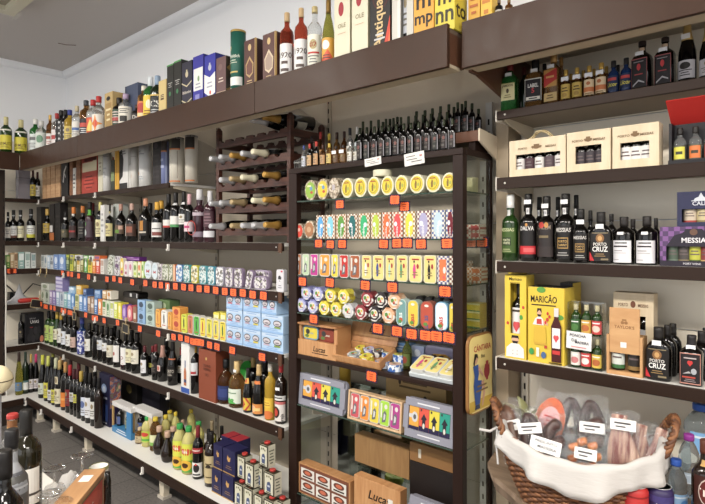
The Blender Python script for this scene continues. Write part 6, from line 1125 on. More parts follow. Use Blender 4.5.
# ================================================================== wooden shelf 5
LW = wood('#b9804a', '#cf9a62', 5, .5, (9, 1, 1)); LW2 = wood('#a87040', '#bb8550', 5, .5, (9, 1, 1))
z5 = CAMZ+ZS5; ya = YC+.012
xa, xb = X(296.5, ya), X(336, ya); w = xb-xa-.004; e = empty('wooden_box', ((xa+xb)/2+.002, ya, z5)); h = Z(322, 300, ya)-z5
b = MB(); b.box(-w/2, w/2, 0, .008, 0, h*.48, LW); PRT = b.build('front_board', e, .001)
b = MB(); decal(b, flat(w, 0, 0, h*.48), w, h*.48, [('t', 'Lucas', '#2a1c14', .36, .34, 1.1, .15, .25), ('r', -.2, .6, .22, .27, '#2a1c14')]); b.build('lettering', PRT)
for x in (-w/2, w/2-.022):
    b = MB(); b.box(x, x+.022, .0085, .11, 0, h*.94, LW); b.build('side_board', e, .001)
b = MB(); b.box(-w/2, w/2, -.004, .11, h*.94, h, LW2); b.build('top_board', e, .001); b = MB(); b.box(-w/2+.0225, w/2-.0225, .0085, .11, h*.44, h*.48, LW2); b.build('inner_shelf', e); b = MB(); b.box(-w/2+.0225, w/2-.0225, .10, .11, h*.481, h*.939, LW2); b.build('back_board', e)
tag(e, 'wooden box with two tins in its upper window on the wooden cabinet shelf', 'box')
hx = h*.44
for i, (c, ed, lk) in enumerate((('#d8c42c', '#6a9ab8', 'yellow tin in the window of the left wooden box'), ('#8a3a28', '#7a2c20', 'red brown tin in the window of the left wooden box'))):
    tin((w-.05)/2-.004, hx-.004, .03, ed, c, [('v' if 0 else 't', 'Lucas', '#e8e0d0' if i else '#7aa0b8', .40, .2, 1.2, .1), ('o', -.4, .6, .3, .25, '#3a3a3a'), ('o', -.5, .2, .3, .15, '#5a7a3a')], (xa+.002+w/2+(-1 if i == 0 else 1)*(w-.048)/4, ya+.02, z5+h*.4805), lk, '', 'tins in the left wooden box', i, rnd=.3)
# open hinged crate, tipped towards the viewer
ang = R(20); xa, xb = X(333, ya), X(383, ya+.02); w = xb-xa; dp = .135
e = empty('wooden_crate', ((xa+xb)/2, ya+.004, z5+.001)); e.rotation_euler = (ang, 0, 0)
b = MB(); b.box(-w/2, w/2, 0, dp, 0, .006, LW2); b.build('bottom', e)
for nm, q in (('front_board', (-w/2, w/2, 0, .008, .0062, .034)), ('back_board', (-w/2, w/2, dp-.008, dp, .0062, .042)), ('side_board', (-w/2, -w/2+.008, .0082, dp-.0082, .0062, .038)), ('side_board', (w/2-.008, w/2, .0082, dp-.0082, .0062, .038))):
    b = MB(); b.box(*q, LW); b.build(nm, e, .001)
T = Matrix.Translation((0, dp, .043)) @ Matrix.Rotation(R(-40), 4, 'X'); hl = .135
b = MB(); b.box(-w/2-.002, w/2+.002, 0, .008, 0, hl, LW2, T=T); 
PRT = b.build('lid', e)
b = MB(); mpf = lambda a, q, o: tuple(T @ Vector((a*w/2, -o, q*hl))); decal(b, mpf, w, hl, [('t', 'Lucas', '#241a14', .40, .22, 1.1, .1, .25), ('r', -.1, .7, .32, .345, '#241a14')]); b.build('lettering', PRT)
b = MB(); b.box(-w/2+.02, -w/2+.04, dp*.6, dp-.01, -.052, -.0005, LW2); b.box(w/2-.04, w/2-.02, dp*.6, dp-.01, -.052, -.0005, LW2); b.build('prop', e)
tag(e, 'open wooden crate with raised lid holding five wrapped tins', 'crate')
M_ = Matrix.Translation(e.location) @ Matrix.Rotation(ang, 4, 'X')
def flat_tin(lx, ly, lz, rw, rd, kcol, face, look, group, M0, rot=0, n=8):
    o = M0 @ Vector((lx, ly, lz)); t = empty('food_tin', o); t.rotation_euler = (ang, 0, 0); mb = MB()
    pts = lambda s: [(s*rw*math.cos(2*PI*(i+.5)/n+rot), s*rd*math.sin(2*PI*(i+.5)/n+rot)) for i in range(n)]
    mb.prism(pts(1), 0, .024, kcol, axis='z'); mb.build('wrapper', t, .003)
    mb = MB(); mb.prism(pts(.8), .0241, .0255, face, axis='z'); decal(mb, lambda a, q, o2: (a*rw*.8, (q-.5)*2*rd*.8, .0257+o2), 2*rw*.8, 2*rd*.8, FLW[1:]); mb.build('round_label', t)
    tag(t, look, 'tin', '', group)
for lx, ly, k, lk in ((-.052, .102, 'yel', 'yellow'), (.005, .102, 'lav', 'lavender'), (.062, .102, 'str', 'black and white'), (-.042, .042, 'gry', 'silver grey'), (.036, .042, 'yel', 'golden yellow')):
    big = ly < .06; flat_tin(lx, ly, .0065, .036 if big else .027, .030 if big else .027, wr(KIND[k][0]), M({'yel': '#d8c438', 'lav': '#a8a8c8', 'str': '#6a6466', 'gry': '#9aa4a0'}[k], .35), '%s wrapped tin lying in the open wooden crate' % lk, 'tins in the open crate', M_)
# blue scalloped tins beside the crate
for i, (u, dy, dz, c, w_) in enumerate(((382.5, .01, 0, '#d0a890', 'pinkish'), (395, .0, 0, '#dcb49a', 'peach'), (400, .065, .03, '#d4cc4a', 'yellow'), (388, .075, .028, '#c8c8a8', 'pale'))):
    y = ya+.045+dy; e = empty('food_tin', (X(u, y), y, z5+.0005)); e.rotation_euler = (0, 0, 0); n = 16; r = .034
    if dz: e.location.z += .0; 
    pts = lambda s: [(s*r*(1+.05*(i % 2))*math.cos(2*PI*i/n), s*r*(1+.05*(i % 2))*math.sin(2*PI*i/n)) for i in range(n)]
    h = .03+dz; b = MB(); b.prism(pts(1), 0, h, printed(['#3a6ab0', '#c8d8ee', '#2f5aa0', '#e6ecf4'], 70, .3), axis='z'); b.build('wrapper', e, .002)
    b = MB(); b.prism(pts(.82), h+.0001, h+.0015, M(c, .4), axis='z'); decal(b, lambda a, q, o2: (a*r*.8, (q-.5)*2*r*.8, h+.0016+o2), 2*r*.8, 2*r*.8, FLW[1:]); b.build('round_label', e)
    tag(e, 'blue sided scalloped tin with %s top beside the open crate' % w_, 'tin', '', 'blue scalloped tins')
box_row('behind the blue scalloped tins', ZS5, YC+.155, 'blue cartons behind the scalloped tins', [(392, 410, 343, '#6a96d0', [('r', -1, 1, .4, .6, '#2f4f8a'), ('l', .65, .9, 2, '#d8e4f0')], 'blue picture carton', dict(d=.05)), (411, 424, 346, '#a8b4d8', [('r', -.9, .9, .1, .5, '#5a74b8'), ('o', 0, .7, .5, .15, '#e0e4f0')], 'pale blue carton', dict(d=.05))], name='food_carton')
y = YC+.145; bottle_at(B('squat', 'o', '#a8402c', [L(.1, .45, '#5a6a2c', 70, [('o', 0, .5, .5, .3, '#8a3a24')])], r=.022, name='figurine_bottle', capn='stopper'), X(406.5, 2.02), 2.025, z5, .155, .022, 'small green figure shaped bottle with red top on the wooden cabinet shelf', 'bottle', '', None, 0, 0)
# tray with three cream tins, tipped
xa, xb = X(409, ya), X(454.5, ya); w = xb-xa-.004; e = empty('tin_tray', ((xa+xb)/2, ya+.002, z5+.001)); ang = R(24); e.rotation_euler = (ang, 0, 0); dp = .12
b = MB(); b.box(-w/2, w/2, 0, dp, 0, .02, '#c8cfd2')
b.build('tray', e, .002); b = MB(); b.box(-w/2+.01, -w/2+.03, dp*.7, dp-.01, -.047, -.0003, '#8a8a86'); b.box(w/2-.03, w/2-.01, dp*.7, dp-.01, -.047, -.0003, '#8a8a86'); b.build('prop', e); tag(e, 'silver tray of three cream tins on the wooden cabinet shelf', 'tray')
M_ = Matrix.Translation(e.location) @ Matrix.Rotation(ang, 4, 'X')
for i, (c, w_) in enumerate((('#d83a8a', 'pink'), ('#5a9a6a', 'green'), ('#e4e0d8', 'white'))):
    o = M_ @ Vector(((i-1)*(w/3-.001), .006, .0395)); tw = w/3-.004
    tin(tw, dp-.012, .018, '#d8d8d2', '#e2cf7a', CANT(c), o, 'cream yellow tin with %s figure lying in the silver tray' % w_, '', 'tins in the silver tray', i, rnd=.2, tilt=ang-R(90))
e = empty('packet', (X(439, 2.05), 2.055, z5)); b = MB(); b.prism(rrect(.15, .115, .02), 0, .05, '#8a84a0'); b.build('wrapper', e, .003); b = MB(); b.prism([(-.06, .02), (.06, .02), (.06, .07), (.03, .085), (-.03, .08), (-.06, .065)], -.001, 0, printed(['#c8921c', '#d8a82c', '#4a3418', '#b87a14'], 60)); b.build('print', e); tag(e, 'lilac packet with golden brown print behind the silver tray', 'packet')
price_tag(371.5, 376.3, YC-.0015, 'below the open wooden crate', .052)
# ================================================================== glass shelf 6
G6 = 'multi packs on the sixth cabinet shelf'; z6 = CAMZ+GSH[5]
def blister(u0, u1, v, zz, Y, look, gcol='#8f8f9c', back=0, H=None):
    x0, x1 = X(u0, Y), X(u1, Y); w = x1-x0-.003; h = H or Z(v, u0+3, Y)-zz; e = empty('blister_pack', ((x0+x1)/2, Y, zz)); e.rotation_euler.x = R(-5)
    g = M(gcol, .35)
    b = MB(); out = rrect(w, h, .025); b.prism(out, .012, .03, g); b.build('backing', e, .003)
    b = MB(); n = 4; sx = w*.78/n; xs = -w*.39; zb, zt = h*.2, h*.80
    f = [(-w/2, w/2, 0, zb), (-w/2, w/2, zt, h), (-w/2, -w*.40, zb, zt), (w*.40, w/2, zb, zt)]
    for q in f: b.box(q[0]+(.01 if q[2] in (0, zt) else 0), q[1]-(.01 if q[2] in (0, zt) else 0), 0, .0119, q[2]+.0, q[3], g)
    b.build('frame', e, .001)
    b = MB(); decal(b, flat(w, 0, 0, h), w, h, [('r', -.45, .4, .88, .915, '#dcdce0'), ('r', -.4, .45, .09, .12, '#dcdce0')]); b.build('print', e)
    for i, c in enumerate(('#e0a02c', '#d8503c', '#dccb2c', '#1f9a86')):
        t = MB(); xx = -w*.39+sx*i; t.box(xx+.001, xx+sx-.001, .004, .0118, zb+.002, zt-.002, c)
        decal(t, flat(sx, .004, zb, zt-zb, xx+sx/2), sx, zt-zb, [('r', -.98, .98, .02, .22, '#2a2448'), ('p', [(-.35, .1), (.35, .1), (.3, .5), (.6, .55), (.2, .68), (0, .78), (-.2, .68), (-.6, .5), (-.3, .5)], '#2c2a34'), ('o', 0, .25, .22, .12, '#d8d4c8'), ('r', -.7, -.4, .85, .95, '#3a3430')] if i else [('o', .15, .55, .62, .22, '#c8c8cc'), ('o', .15, .55, .3, .11, '#5a5a62'), ('r', -1, -.3, .5, .66, '#c8c8cc'), ('r', -.98, .98, .02, .16, '#2a2448')])
        t.build('tin', e)
    tag(e, look, 'blister pack', '', 'grey four tin blister packs'); return e
blister(296.6, 344, 373, z6, YC+.014, 'grey four tin blister pack at the left of the sixth cabinet shelf')
blister(402, 455, 405, z6, YC+.012, 'grey four tin blister pack at the right of the sixth cabinet shelf', H=.165)
def tray5(u0, u1, zz, Y):
    x0, x1 = X(u0, Y), X(u1, Y); w = x1-x0-.004; h = .135; e = empty('wooden_tray', ((x0+x1)/2, Y, zz)); e.rotation_euler.x = R(-4); WD = wood('#d0a87a', '#e0bd92', 5, .5, (9, 1, 1))
    b = MB(); b.box(-w/2, w/2, .03, .036, 0, h, WD); b.build('back_board', e)
    for q in ((-w/2, w/2, 0, .008), (-w/2, w/2, h-.008, h), (-w/2, -w/2+.008, .0081, h-.0081), (w/2-.008, w/2, .0081, h-.0081)):
        b = MB(); b.box(q[0], q[1], 0, .0298, q[2], q[3], WD); b.build('side_board', e)
    tag(e, 'pale wooden tray of five coloured tins on the sixth cabinet shelf', 'tray')
    for i, (c, n) in enumerate((('#c8525a', 'rose red'), ('#e88a22', 'orange'), ('#dcc822', 'yellow'), ('#9fcf2c', 'lime'), ('#b03a8a', 'magenta'))):
        tw = (w-.018)/5; tin(tw-.003, h-.022, .022, '#d0ccc4', c, FG, ((x0+x1)/2-w/2+.009+tw*(i+.5), Y+.006, zz+.0095), '%s tin in the pale wooden tray' % n, '', 'tins in the wooden tray', i, rnd=.22, tilt=R(-4))
tray5(347, 401, z6, YC+.013)
box_row('behind the wooden tray', GSH[5], YC+.17, None, [(385, 447, .235, '#a88a54', [('l', .6, .8, 2, '#5a4420'), ('o', -.5, .75, .05, .06, '#3a2c14'), ('o', .35, .5, .06, .06, '#3a2c14')], 'tan cardboard box with brown print', dict(d=.05))], name='cardboard_box', cat='box')
k = MB(); k.lathe([(.03, 0), (.03, .25), (.027, .255)], '#c8a01e', 16, T=Matrix.Translation((X(345, 2.09), 2.09, z6))); tag(k.build('food_tin'), 'tall yellow tin behind the left blister pack', 'tin')
# ================================================================== glass shelf 7
z7 = CAMZ+GSH[6]; G7 = 'boxes on the lowest cabinet shelf'
SIX = []
for i in range(3):
    for j in range(2):
        cx, cz = -.62+.62*i, .28+.42*j
        SIX += [('r', cx-.27, cx+.27, cz-.17, cz+.17, '#dedad2'), ('o', cx, cz+.04, .2, .1, '#6a3a2c'), ('o', cx, cz+.04, .12, .06, '#c86a4a'), ('r', cx-.2, cx+.2, cz-.13, cz-.08, '#3a2c24')]
box_row('', GSH[6], YC+.012, G7, [
 (298, 351, 472, wood('#b07a44', '#c08c58', 5, .5, (9, 1, 1)), [('r', -.95, .95, .04, .96, '#7a4630')]+SIX, 'wooden box with six white labels on the lowest cabinet shelf', dict(d=.06)),
 (353.5, 401, 483, LW, [('t', 'Lucas', '#2a1c14', .58, .20, 1.0, .1, .25), ('r', -.1, .6, .48, .51, '#2a1c14'), ('r', .5, .7, .62, .74, '#e0dcd4'), ('r', -.95, .2, .05, .3, '#5a3a2c'), ('r', -.9, .15, .08, .26, '#8a4a3a')], 'wooden box with cursive lettering on the lowest cabinet shelf', dict(d=.05))], name='wooden_box', cat='box')
RIS = -1.108-GSH[6]
e = empty('clear_riser', (X(383, 2.08), 2.07, z7)); ac = clear('#dfe8e4', .04, 'acrylic'); b = MB(); b.box(-.11, .11, -.05, .05, RIS-.006, RIS, ac); b.box(-.11, -.105, -.05, .05, 0, RIS-.0062, ac); b.box(.105, .11, -.05, .05, 0, RIS-.0062, ac); b.build('acrylic_panel', e); tag(e, 'clear riser under the plain brown box in the lower cabinet', 'riser')
box_row('', -1.108, YC+.125, G7, [(354, 410, 442, wood('#8a6434', '#9a7442', 5, .6, (9, 1, 1)), [], 'plain brown wooden box raised behind the lettered one', dict(d=.06, top='#a87a48'))], name='wooden_box', cat='box')
box_row('', GSH[6], YC+.115, G7, [(409, 459, 468, '#211a18', [], 'dark box under the brown cardboard one in the lower cabinet', dict(d=.07))], name='cardboard_box', cat='box')
zc_ = Z(468, 434, YC+.115)-CAMZ
box_row('', zc_+.001, YC+.115, G7, [(409, 459, 449, '#8a6236', [('r', -.62, -.5, .25, .75, '#c8c0b0')], 'brown cardboard box with white sticker behind the lowest blister pack', dict(d=.07, top='#a87a48'))], name='cardboard_box', cat='box')
blister(405.5, 456, 468, z7, YC+.012, 'grey four tin blister pack at the bottom right of the cabinet', H=.20)
k = MB(); k.lathe([(.05, 0), (.056, .015), (.056, .03), (.05, .04)], '#c8cc4a', 20, cs=oval(.7), T=Matrix.Translation((X(377, 2.18), 2.18, z7))); tag(k.build('food_tin'), 'low oval lime tin behind the brown wooden box', 'tin')
# ================================================================== seen through the glass side
def pile(zr, u0, u1, tiers, th, col, deco, look, place, dy=.166, dp=.07):
    y = YC+dy
    for i in range(tiers):
        box_row(place, zr, y, 'boxes piled behind the cabinet side glass', [(u0, u1, th, col, deco, look+(' on the bottom', ' in the middle', ' on the top')[i if tiers == 3 else i*2] if tiers > 1 else look, dict(d=dp, up=(th+.0008)*i))], name='food_carton')
pile(GSH[3], 466.5, 480, 3, .034, '#d8be2a', [('r', -1, 1, .0, .14, '#4a8a5a'), ('r', -1, 1, .82, 1, '#e8e4a8')], 'yellow carton', 'of the yellow pile')
pile(GSH[1], 466.5, 479.5, 2, .030, chk('#b85a4a'), [('r', -.3, .9, .2, .8, '#b8383a')], 'red and white checker carton', 'of the pair by the side glass')
pile(GSH[2], 466.5, 481, 2, .032, chk('#c87a4a'), [('r', -.2, .8, .25, .8, '#d8783a')], 'orange and white checker carton', 'of the pair by the side glass')
pile(GSH[2], 466.5, 471, 1, .09, chk('#c88a5a'), [], 'upright pale checker carton', 'behind the right cabinet post', dy=.21, dp=.02)
pile(GSH[0], 466.5, 472.5, 1, .07, '#cfc896', [], 'plain cream tin carton', 'on the first shelf behind the right post', dy=.16, dp=.05)
# big tin-shaped sign hung on the glass side
xs = CX1+.0065
yA, yB = YC+.012, YC+.215
def sz(v, u): y, d = YX(u, xs); return CAMZ+(HZ-v)/F*d
zt, zb = sz(333, 479), sz(412, 476); sw, sh = yB-yA, zt-zb
e = empty('tin_sign', (xs, (yA+yB)/2, zb)); e.rotation_euler = (0, 0, R(90))
b = MB(); b.prism(rrect(sw, sh, .04), -.012, 0, '#9a6a34'); b.build('sign_body', e, .002)
b = MB(); b.prism(rrect(sw-.014, sh-.014, .035, 5, .007), -.0135, -.0121, '#f2dc88')
SG = [('r', -1, 1, .02, .16, '#d8b02c'), ('t', 'CÁNTARA', '#b8262a', .80, .075, 1.5, .1), ('t', 'fina', '#6a5a34', .70, .05, .7, .15), ('o', .5, .50, .26, .10, '#a8323c'), ('r', .4, .62, .58, .64, '#a8323c'), ('r', .42, .6, .38, .42, '#a8323c'), ('r', .3, .36, .48, .6, '#a8323c'), ('r', .66, .72, .48, .6, '#a8323c'),
 ('o', -.5, .70, .17, .055, '#d8a888'), ('p', [(-.72, .66), (-.6, .78), (-.38, .77), (-.3, .70), (-.45, .73), (-.58, .68), (-.62, .58)], '#231a18'), ('p', [(-.75, .62), (-.3, .63), (-.25, .5), (-.35, .42), (.0, .40), (.05, .34), (-.1, .20), (-.15, .10), (-.55, .10), (-.7, .36), (-.62, .48)], '#2a55a0'), ('p', [(-.05, .38), (.2, .40), (.3, .22), (.12, .06), (.0, .06), (.12, .24)], '#dca888'), ('p', [(-.3, .55), (.1, .44), (.12, .48), (-.25, .61)], '#dca888'), ('p', [(-.55, .10), (-.2, .10), (-.15, .04), (-.6, .04)], '#2a3a5a'), ('l', .24, .36, 2, '#8a6a34')]
decal(b, flat(sw-.014, -.0135, .007, sh-.014), sw-.014, sh-.014, SG); b.build('picture', e)
tag(e, 'large tin shaped yellow sign with seated woman in blue dress on the cabinet side', 'sign')
# ================================================================== right shelves
def rs(n): return 'on the %s right shelf' % ORD[n-1]
STK = '#e6e6e8'
R1 = 'bottles on the first right shelf'; Z1, Z2, Z3, Z4 = .4935, .2345, -.090, -.4655
bottle_row(rs(1), Z1, YR, R1, [
 (502, 518.5, 63.5, B('spirit', 'G', '#7a1f22', [(.22, .56, 68, '#d9cf98', [('t', 'JAMESON', '#3a2c1c', .80, .12, 1.6), ('o', 0, .55, .2, .14, '#5a4a34'), ('l', .1, .35, 2, '#8a7a4a'), ('r', -1, 1, .97, 1, '#b0a060')])], cs='q', name='whiskey_bottle', sticker=.74), 'green whiskey bottle with cream label and dark red cap'),
 (526, 545, 60.5, B('spirit', 'a', '#1b1a1b', [(.12, .58, 66, '#1f1a1c', [('t', 'LABEL', '#e8e4dc', .62, .16, 1.3), ('t', '5', '#c8343a', .38, .2, .6), ('r', -.85, .85, .06, .2, '#d8d2c4'), ('r', -.5, .5, .1, .15, '#333'), ('r', -1, -.94, 0, 1, '#d8d2c4'), ('r', .94, 1, 0, 1, '#d8d2c4'), ('r', -1, 1, .96, 1, '#d8d2c4')])], cs='q', name='whisky_bottle', cz=.78, sticker=.76), 'amber whisky bottle with black label and black cap'),
 (545.5, 562, 53.5, B('spirit', 'a', foil('#c49a58'), [(.34, .66, 62, '#b02a24', [('p', [(-1, -.02), (1, .35), (1, -.02)], '#b8863a'), ('p', [(-1, .72), (1, 1.02), (-1, 1.02)], '#b8863a'), ('r', -.6, .6, .5, .62, '#d8a05a')]), (.06, .22, 62, '#c8a86a', [('l', .2, .8, 2, '#5a4426')])], cs='q', name='whisky_bottle', cz=.82, sticker=.72), 'whisky bottle with slanted red label and gold cap'),
 (561, 571, 70, B('mini', 'amb', foil('#d0a848'), [L(.1, .54, '#c8a84a', 72, [('l', .4, .8, 2, '#4a3418'), ('o', 0, .25, .4, .14, '#a8863a')])], name='miniature_bottle', sticker=.7), 'dark amber miniature with yellow label'), (572, 582.3, 67.8, B('mini', 'amb', foil('#d0a848'), [L(.1, .54, '#c8a84a', 72, [('l', .4, .8, 2, '#4a3418'), ('o', 0, .25, .4, .14, '#a8863a')])], name='miniature_bottle', sticker=.7), 'dark amber miniature with yellow label'),
 (584, 594.6, 66, B('mini', 'a', foil('#d8ac48'), [L(.1, .56, '#e0c8a0', 72, [('r', -1, 1, .2, .5, '#d0743a'), ('o', 0, .75, .3, .12, '#b86a3a'), ('r', -.5, .5, .05, .12, '#8a6a3a')])], name='miniature_bottle', sticker=.7), 'pale miniature with orange banded label'), (595.5, 607.3, 63, B('mini', 'a', foil('#d8ac48'), [L(.1, .56, '#e0c8a0', 72, [('r', -1, 1, .2, .5, '#d0743a'), ('o', 0, .75, .3, .12, '#b86a3a'), ('r', -.5, .5, .05, .12, '#8a6a3a')])], name='miniature_bottle', sticker=.7), 'pale miniature with orange banded label'),
 (607.8, 619.4, 61, B('mini', 'n', '#221f20', [L(.12, .54, '#1c2c50', 70, [('t', 'Licor', '#dcd03a', .25, .28, 1.5, 0, .2), ('r', -.7, .7, .65, .85, '#b83a3a')])], name='miniature_bottle'), 'dark blue miniature with yellow script'), (620.3, 632.2, 58, B('mini', 'n', '#221f20', [L(.12, .54, '#1c2c50', 70, [('t', 'Licor', '#dcd03a', .25, .28, 1.5, 0, .2), ('r', -.7, .7, .65, .85, '#b83a3a')])], name='miniature_bottle'), 'dark blue miniature with yellow script'),
 (632.8, 652, 41.5, B('spirit', 'k', '#2b1e1b', [(.05, .62, 72, '#211b1c', [('r', -1, -.96, 0, 1, '#a85a5a'), ('r', .96, 1, 0, 1, '#a85a5a'), ('r', -1, 1, .97, 1, '#a85a5a'), ('o', 0, .70, .24, .12, '#b83034'), ('p', [(-.22, .70), (.22, .70), (0, .55)], '#b83034'), ('r', -.5, .5, .42, .46, '#9a3a3a'), ('p', [(-.7, .08), (0, .25), (.7, .15), (.7, .1), (0, .19), (-.7, .02)], '#a8a4a8'), ('r', -.6, .6, .86, .89, '#8a8488')]), (.80, .86, 60, '#c8a888', ())], cs='q', name='liqueur_bottle', cz=.90, sticker=.72), 'square black bottle with red heart'), (655.5, 675, 37.5, B('spirit', 'k', '#2b1e1b', [(.05, .62, 72, '#211b1c', [('r', -1, -.96, 0, 1, '#a85a5a'), ('r', .96, 1, 0, 1, '#a85a5a'), ('r', -1, 1, .97, 1, '#a85a5a'), ('o', 0, .70, .24, .12, '#b83034'), ('p', [(-.22, .70), (.22, .70), (0, .55)], '#b83034'), ('r', -.5, .5, .42, .46, '#9a3a3a'), ('p', [(-.7, .08), (0, .25), (.7, .15), (.7, .1), (0, .19), (-.7, .02)], '#a8a4a8'), ('r', -.6, .6, .86, .89, '#8a8488')]), (.80, .86, 60, '#c8a888', ())], cs='q', name='liqueur_bottle', cz=.90, sticker=.72), 'square black bottle with red heart'),
 (678, 696.8, 19.5, B('champ', 'k', foil('#c8a860'), [L(.06, .34, '#b8b4b8', 70, [('o', 0, .7, .5, .2, '#2a2624'), ('l', .1, .5, 3, '#3a3434'), ('r', -1, -.8, 0, 1, '#8a8488')])], name='sparkling_wine_bottle', capn='foil', cz=.66, sticker=.72), 'dark sparkling wine bottle with gold foil and silver label'), (699, 717, 22, B('champ', 'k', foil('#c8a860'), [L(.06, .34, '#b8b4b8', 70)], name='sparkling_wine_bottle', capn='foil', cz=.66), 'sparkling wine bottle cut off by the right photo edge'),
 (519.5, 529, 67.5, B('spirit', 'g', '#5a1c1c', [], name='whiskey_bottle'), 'green bottle with dark red cap in the back', .095), (540, 549, 64, B('spirit', 'a', '#1b1a1b', [], name='whisky_bottle'), 'amber bottle with black cap in the back', .10), (556.5, 566, 57.5, B('spirit', 'a', foil('#b88a48'), [], name='whisky_bottle'), 'amber bottle with gold cap in the back', .10),
 (567, 575, 74, B('mini', 'amb', foil('#c8a048'), [], name='miniature_bottle'), 'amber miniature in the back', .085), (579.5, 587.5, 70.5, B('mini', 'amb', foil('#c8a048'), [], name='miniature_bottle'), 'amber miniature in the back', .085), (590, 598, 69, B('mini', 'amb', foil('#c8a048'), [], name='miniature_bottle'), 'amber miniature in the back', .085), (602.5, 610.5, 66.5, B('mini', 'amb', foil('#c8a048'), [], name='miniature_bottle'), 'amber miniature in the back', .085), (614, 622, 65, B('mini', 'n', '#221f20', [], name='miniature_bottle'), 'dark miniature with black cap in the back', .085)], inset=.012)
# ------------------------------------------------------------------ boxes with windows
PW = wood('#d6c09a', '#e2cfae', 4, .55, (9, 1, 1))
def emblem(c='#7a5a34', z=.78, t1='PORTO', t2='MESSIAS', s=.055, dx=.5): return [('o', 0, z+.01, .13, .055, c), ('r', -.10, .10, z+.05, z+.085, c), ('p', [(-.2, z+.02), (-.12, z-.04), (-.12, z+.05)], c), ('p', [(.2, z+.02), (.12, z+.05), (.12, z-.04)], c), ('t', t1, c, z-.03, s, .55, -dx), ('t', t2, c, z-.03, s, .55, dx)]
def window_box(u0, u1, v, Y, zr, d, body, win, art, look, name='wooden_gift_box', group=None, mt=None):
    x0, x1 = X(u0, Y), X(u1, Y); w = x1-x0-.003; z = CAMZ+zr; h = Z(v, (u0+u1)/2, Y)-z; e = empty(name, ((x0+x1)/2, Y, z)); T_ = .007
    a, b_, c, q = win[0]*w/2, win[1]*w/2, win[2]*h, win[3]*h
    f = MB()
    for r_ in ((-w/2, w/2, 0, c), (-w/2, w/2, q, h), (-w/2, a, c, q), (b_, w/2, c, q)): f.box(r_[0], r_[1], 0, T_, r_[2], r_[3], body)
    f.build('front_board', e)
    for nm, k in (('side_board', (-w/2, -w/2+T_, T_+.0002, d, 0, h)), ('side_board', (w/2-T_, w/2, T_+.0002, d, 0, h)), ('bottom_board', (-w/2+T_, w/2-T_, T_+.0002, d, 0, T_)), ('top_board', (-w/2+T_, w/2-T_, T_+.0002, d, h-T_, h)), ('back_board', (-w/2+T_, w/2-T_, d-T_, d, T_, h-T_))):
        m = MB(); m.box(*k, mt if mt and nm == 'back_board' else body); m.build(nm, e)
    if art: m = MB(); decal(m, flat(w, 0, 0, h), w, h, art); m.build('front_print', e)
    tag(e, look, 'box', '', group); return e, w, h, T_, ((x0+x1)/2, Y, z)
def fill(bx_, n, specs, look, rad=None, sp=None, x0=None, x1=None):
    e, w, h, T_, (cx_, y, z) = bx_; lo = x0*w/2 if x0 is not None else -w/2+T_+.002; hi = x1*w/2 if x1 is not None else w/2-T_-.002; st = (hi-lo)/n; r = rad or min(.022, st/2-.0008)
    for i in range(n):
        s = specs[i % len(specs)]; bottle_at(s, cx_+lo+st*(i+.5), y+T_+r*1.03+.002, z+T_+.0005, h-2*T_-.012, r, look, 'bottle', 'inside the '+sp, 'miniatures inside the gift boxes', i, 0)
def wm(lab, bandc, cap='#1a1414'): return B('mini', 'k', cap, [L(.05, .55, lab, 75, [('r', -1, 1, 0, .18, bandc), ('l', .4, .8, 2, '#6a5a5a')])], name='miniature_bottle')
G = 'pale wooden window boxes of miniatures'
b1 = window_box(509, 566, 138, YR+.01, Z2, .055, PW, (-.76, .82, .20, .60), emblem(z=.76), 'pale wooden gift box with rope handle, widest of the three window boxes', group=G)
fill(b1, 5, [wm('#e2dcd8', '#c8342c'), wm('#4a2c34', '#8a2c3a'), wm('#e4e0da', '#b83a8a'), wm('#55434a', '#6a3a3a'), wm('#e2dcd8', '#8a3a3a')], 'small port bottle', .0185, 'rope handled wooden box', -.86, .90)
rp = MB(); e1, w1, h1_, T1, c1 = b1; rp.tube([(-.045+.09*i/10, .03+.012*math.sin(i), h1_+.004+.026*math.sin(PI*i/10)) for i in range(11)], .003, '#cdb98a', 7); rp.build('rope_handle', e1)
rp = MB(); rp.tube([(-.035+.085*i/10, .042, h1_+.004+.03*math.sin(PI*i/10)) for i in range(11)], .003, '#bfa878', 7); rp.build('rope_handle', e1)
b2 = window_box(566.5, 611, 130.5, YR+.01, Z2, .055, PW, (-.60, .60, .20, .64), emblem(z=.77), 'pale wooden gift box in the middle of the three window boxes', group=G)
fill(b2, 3, [wm('#3a3238', '#b9b4b9')], 'dark small port bottle', .0195, 'middle wooden box', -.66, .68)
b3 = window_box(612, 659.5, 124.3, YR+.01, Z2, .055, PW, (-.66, .60, .20, .60), emblem(z=.76), 'pale wooden gift box nearest the red box', group=G)
fill(b3, 3, [wm('#e6e2de', '#c8342c'), wm('#e6e2de', '#b83a7a'), wm('#e6e2de', '#a84a4a')], 'white labelled port bottle', .02, 'wooden box nearest the red box', -.70, .64)
# red lidded black box
y = YR+.012; x0, x1 = X(668, y), X(728, y); w = x1-x0; e = empty('gift_box', ((x0+x1)/2, y, CAMZ+Z2)); h = .135; BK = M('#17141a', .5); RED = M('#c8241c', .4)
for nm, q in (('tray', (-w/2, w/2, 0, .012, 0, .014)), ('side_board', (-w/2, -w/2+.008, .0125, .06, 0, h)), ('side_board', (w/2-.008, w/2, .0125, .06, 0, h)), ('back_board', (-w/2+.0085, w/2-.0085, .052, .06, 0, h)), ('bottom', (-w/2+.0085, w/2-.0085, .0125, .0515, 0, .004))):
    m_ = MB(); m_.box(*q, BK); m_.build(nm, e)
m_ = MB(); T = Matrix.Translation((0, .06, h+.001)) @ Matrix.Rotation(R(52), 4, 'X'); m_.box(-w/2-.002, w/2+.002, 0, .004, 0, .105, RED, T=T); m_.build('lid', e)
m_ = MB(); m_.box(-w/2, w/2, .0605, .064, 0, h, RED); m_.build('back_cover', e)
